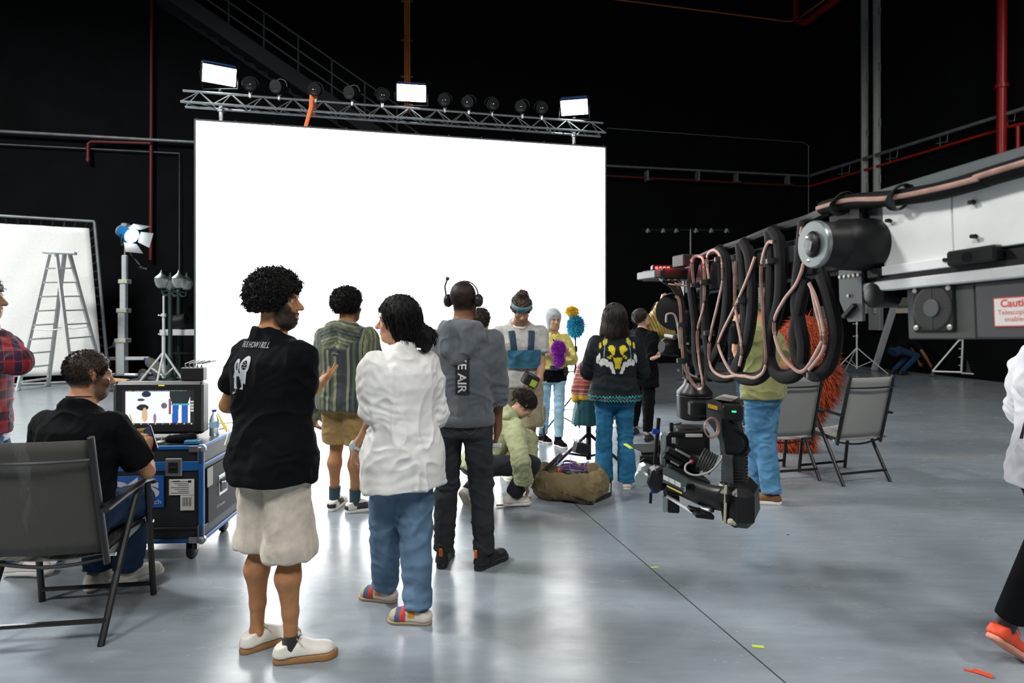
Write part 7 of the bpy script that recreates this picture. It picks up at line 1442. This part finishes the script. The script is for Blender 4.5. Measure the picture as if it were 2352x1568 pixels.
c = at(1687, 1118, 3.25); hpart('clamp_ring', mat('white_tape', (.66, .66, .6), .5), lambda b: b.tube([c+V((.078*math.cos(a), .078*math.sin(a), -.012*math.cos(a))) for a in [2*math.pi*i/28 for i in range(29)]], .0085, 6, flat=(.35, 1)), True)
hpart('motor_housing', M_hd, lambda b: (b.prism([at(x, y, 3.12) for x, y in ((1650, 1128), (1672, 1118), (1708, 1118), (1729, 1140), (1733, 1196), (1722, 1210), (1688, 1212), (1660, 1196), (1654, 1160))], E1*.22)))
hpart('motor_bulge', M_hd, lambda b: (b.box(at(1704, 1165, 3.1), (.12, .1, .2), Matrix.Rotation(-.3, 3, 'Z'), .035), b.box(at(1668, 1140, 3.12), (.07, .08, .1), Matrix.Rotation(-.3, 3, 'Z'), .03)))
hpart('strap', mat('pale_strap', (.42, .4, .28), .7), lambda b: b.tube([at(1667, 1114, 3.09), at(1666, 1160, 3.085), at(1664, 1203, 3.09)], .007, 6, flat=(1, .4), up=(0, 1, 0))); hpart('strap_knot', MATS['pale_strap'], lambda b: (b.ball(at(1678, 1198, 3.08), .018, 8), b.ball(at(1686, 1201, 3.08), .014, 8)))
pth = smooth_pts([at(1515, 1098, 3.62), at(1560, 1112, 3.5), at(1600, 1130, 3.36), at(1640, 1142, 3.24), at(1670, 1146, 3.18)]); hpart('lower_arm', M_hd, lambda b: b.tube(pth, .062, 12, flat=(.55, 1.05)), True)
hpart('lower_arm_face', M_hg, lambda b: b.prism([at(x, y, 3.42-(x-1522)*.0015) for x, y in ((1522, 1075), (1545, 1084), (1580, 1104), (1572, 1128), (1545, 1116), (1522, 1108))], V((.35, .9, 0))*.05))
UA = (at(1567, 1118, 3.33)-at(1524, 1097, 3.4)).normalized()
for i in range(3): hpart('maker_plate', mat('silver_print', (.55, .57, .57), .5), lambda b: b.prism([at(1524, 1100, 3.375)+UA*(.036*i+q)+V((0, 0, z)) for q, z in ((0, 0), (.033, 0), (.033, .024), (0, .024))], V((-.002, -.003, 0))))
hpart('arm_number', MATS['silver_print'], lambda b: text_on(b, '3', .035, at(1569, 1128, 3.31), (1, -.5, -.1), (0, 0, 1), 0))
hpart('yellow_line', mat('yellow_print', (.6, .5, .1), .5), lambda b: b.prism([at(1532, 1117, 3.355)+UA*q+V((0, 0, z)) for q, z in ((0, 0), (.09, 0), (.09, .008), (0, .008))], V((-.002, -.003, 0))))
hpart('tilt_motor', M_hs, lambda b: (b.box(at(1485, 1090, 3.68), (.11, .12, .12), Matrix.Rotation(.35, 3, 'Y'), .02), b.lathe(at(1478, 1098, 3.62), V((-.6, -.8, 0)), [(-.05, .05), (.02, .05), (.03, .04)], 18))); hpart('tilt_motor_cover', M_hd, lambda b: (b.box(at(1508, 1098, 3.58), (.1, .14, .14), Matrix.Rotation(.3, 3, 'Y'), .03), b.box(at(1516, 1078, 3.53), (.06, .06, .04), Matrix.Rotation(-.4, 3, 'Y'), .012)))
# ------------------------------------------------------------------ camera in the cradle
cb = at(1570, 1080, 3.75); KT = thing('cinema_camera', 'black cinema camera in a silver cradle carried by the hanging camera head', 'camera', cb)
def cpart(name, m, fn, smooth=False, parent=None):
    b = MB(); fn(b); return b.build(name, m, parent or KT, cb, smooth=smooth)
Rk = Matrix.Rotation(-.18, 3, 'Z')
cpart('cradle_plate', M_hs, lambda b: b.box(at(1523, 1030, 3.66), (.032, .12, .19), Rk, .006)); cpart('cradle_plate', M_hs, lambda b: b.box(at(1527, 1150, 3.62), (.03, .12, .1), Rk, .006))
def cradle(b):
    for a_, c_ in (((1535, 998), (1622, 994)), ((1623, 994), (1624, 1062)), ((1536, 998), (1536, 1075))): b.bar(at(*a_, 3.62), at(*c_, 3.62), .03, .03, ch=.006)
cpart('cradle_frame', M_hd, cradle)
cpart('camera_body', M_cd, lambda b: b.box(at(1586, 1015, 3.85), (.2, .24, .19), Rk, .014)); cpart('top_plate', M_hg, lambda b: b.box(at(1580, 990, 3.82), (.23, .2, .025), Rk, .006)); cpart('top_dial', M_cr, lambda b: b.lathe(at(1580, 984, 3.82), (0, 0, 1), [(0, .075), (.008, .075), (.012, .05)], 22)); cpart('name_strip', mat('strip_white', (.55, .53, .47), .5), lambda b: b.box(at(1594, 1000, 3.6), (.1, .006, .02), None, .002))
cpart('locking_lever', M_cr, lambda b: (b.cyl(at(1542, 990, 3.75), at(1542, 971, 3.75), .012, n=8), b.cyl(at(1543, 976, 3.75), at(1564, 971, 3.7), .006, n=6)))
cpart('lens', M_cr, lambda b: b.lathe(at(1575, 1055, 3.62), V((.9, -.45, -.42)), [(-.18, .04), (-.12, .045), (-.1, .055), (-.02, .055), (0, .062), (.08, .062), (.1, .05)], 22), True)
cpart('focus_gear', mat('gear_ring', (.06, .06, .055), .5, bump=1, bscale=40), lambda b: [b.torus(at(1610, 1052, 3.5)+V((.012*i, -.006*i, -.006*i)), V((.9, -.45, -.42)), .058, .006, 22, 6) for i in range(6)], True)
cpart('circuit_box', M_cd, lambda b: (b.box(at(1560, 1045, 3.55), (.16, .05, .035), Matrix.Rotation(.5, 3, 'Y'), .004), b.box(at(1545, 1055, 3.56), (.12, .04, .03), Matrix.Rotation(.45, 3, 'Y'), .004))); cpart('circuit_box', M_hs, lambda b: (b.box(at(1568, 1040, 3.5), (.09, .02, .012), Matrix.Rotation(.5, 3, 'Y')), b.box(at(1550, 1064, 3.52), (.05, .02, .01), Matrix.Rotation(.5, 3, 'Y'))))
cpart('support_tray', M_cd, lambda b: b.box(at(1575, 1085, 3.6), (.26, .16, .04), Matrix.Rotation(.4, 3, 'Y'), .01))
cpart('red_connector', mat('red_conn', (.6, .01, .08), .4), lambda b: b.ball(at(1588, 1060, 3.42), .013, 8)); cpart('video_cable', MATS['grey_cable'], lambda b: b.tube(smooth_pts([at(1588, 1060, 3.41), at(1575, 1068, 3.36), at(1576, 1083, 3.33), at(1598, 1091, 3.3), at(1630, 1083, 3.26), at(1655, 1058, 3.2), at(1659, 1045, 3.2)]), .0055, 8), True)
cpart('antenna_rod', M_cr, lambda b: b.cyl(at(1513, 960, 3.62), at(1504, 1064, 3.62), .012, n=8)); cpart('rod_clamp', mat('anodised_blue', (.02, .08, .5), .3, .5), lambda b: (b.box(at(1509, 991, 3.6), (.035, .03, .02), None, .004), b.cyl(at(1502, 996, 3.58), at(1502, 985, 3.58), .012, n=8)))
cpart('matte_box', M_cr, lambda b: (b.box(at(1493, 1065, 3.9), (.13, .13, .14), Rk, .01), b.tube([at(1470, 1060, 3.85), at(1480, 1052, 3.83), at(1500, 1056, 3.82)], .006, 5))); fl_ = cpart('sun_flag', mat('flag_grey', (.03, .032, .034), .7), lambda b: b.prism([at(1440, 1022, 4.0), at(1515, 1020, 4.1), at(1512, 1040, 3.9), at(1478, 1040, 3.85)], (0, 0, .006))); cpart('flag_tape', MATS['neon_tape'], lambda b: b.prism([at(1432, 1021, 3.99), at(1440, 1021, 4.0), at(1454, 1031, 3.93), at(1448, 1031, 3.92)], (0, 0, .008)), parent=fl_)
cpart('rail_rod', M_cs, lambda b: (b.cyl(at(1533, 1140, 3.55), at(1593, 1177, 3.3), .01, n=10), b.cyl(at(1612, 1166, 3.32), at(1630, 1172, 3.25), .009, n=8))); cpart('rod_foot', M_cr, lambda b: (b.box(at(1612, 1178, 3.3), (.1, .12, .025), Matrix.Rotation(.12, 3, 'Y'), .005), b.ball(at(1636, 1172, 3.24), .012, 8), b.box(at(1600, 1172, 3.32), (.09, .06, .02), Matrix.Rotation(.3, 3, 'Y'), .004))); cpart('lower_frame', M_hd, lambda b: b.box(at(1545, 1152, 3.62), (.07, .12, .1), Rk, .008))
cpart('side_rod', M_cr, lambda b: b.cyl(at(1495, 1132, 3.6), at(1494, 1155, 3.6), .009, n=8)); cpart('rod_clamp', MATS['anodised_blue'], lambda b: b.bar(at(1494, 1130, 3.6), at(1510, 1130, 3.6), .012, .01))
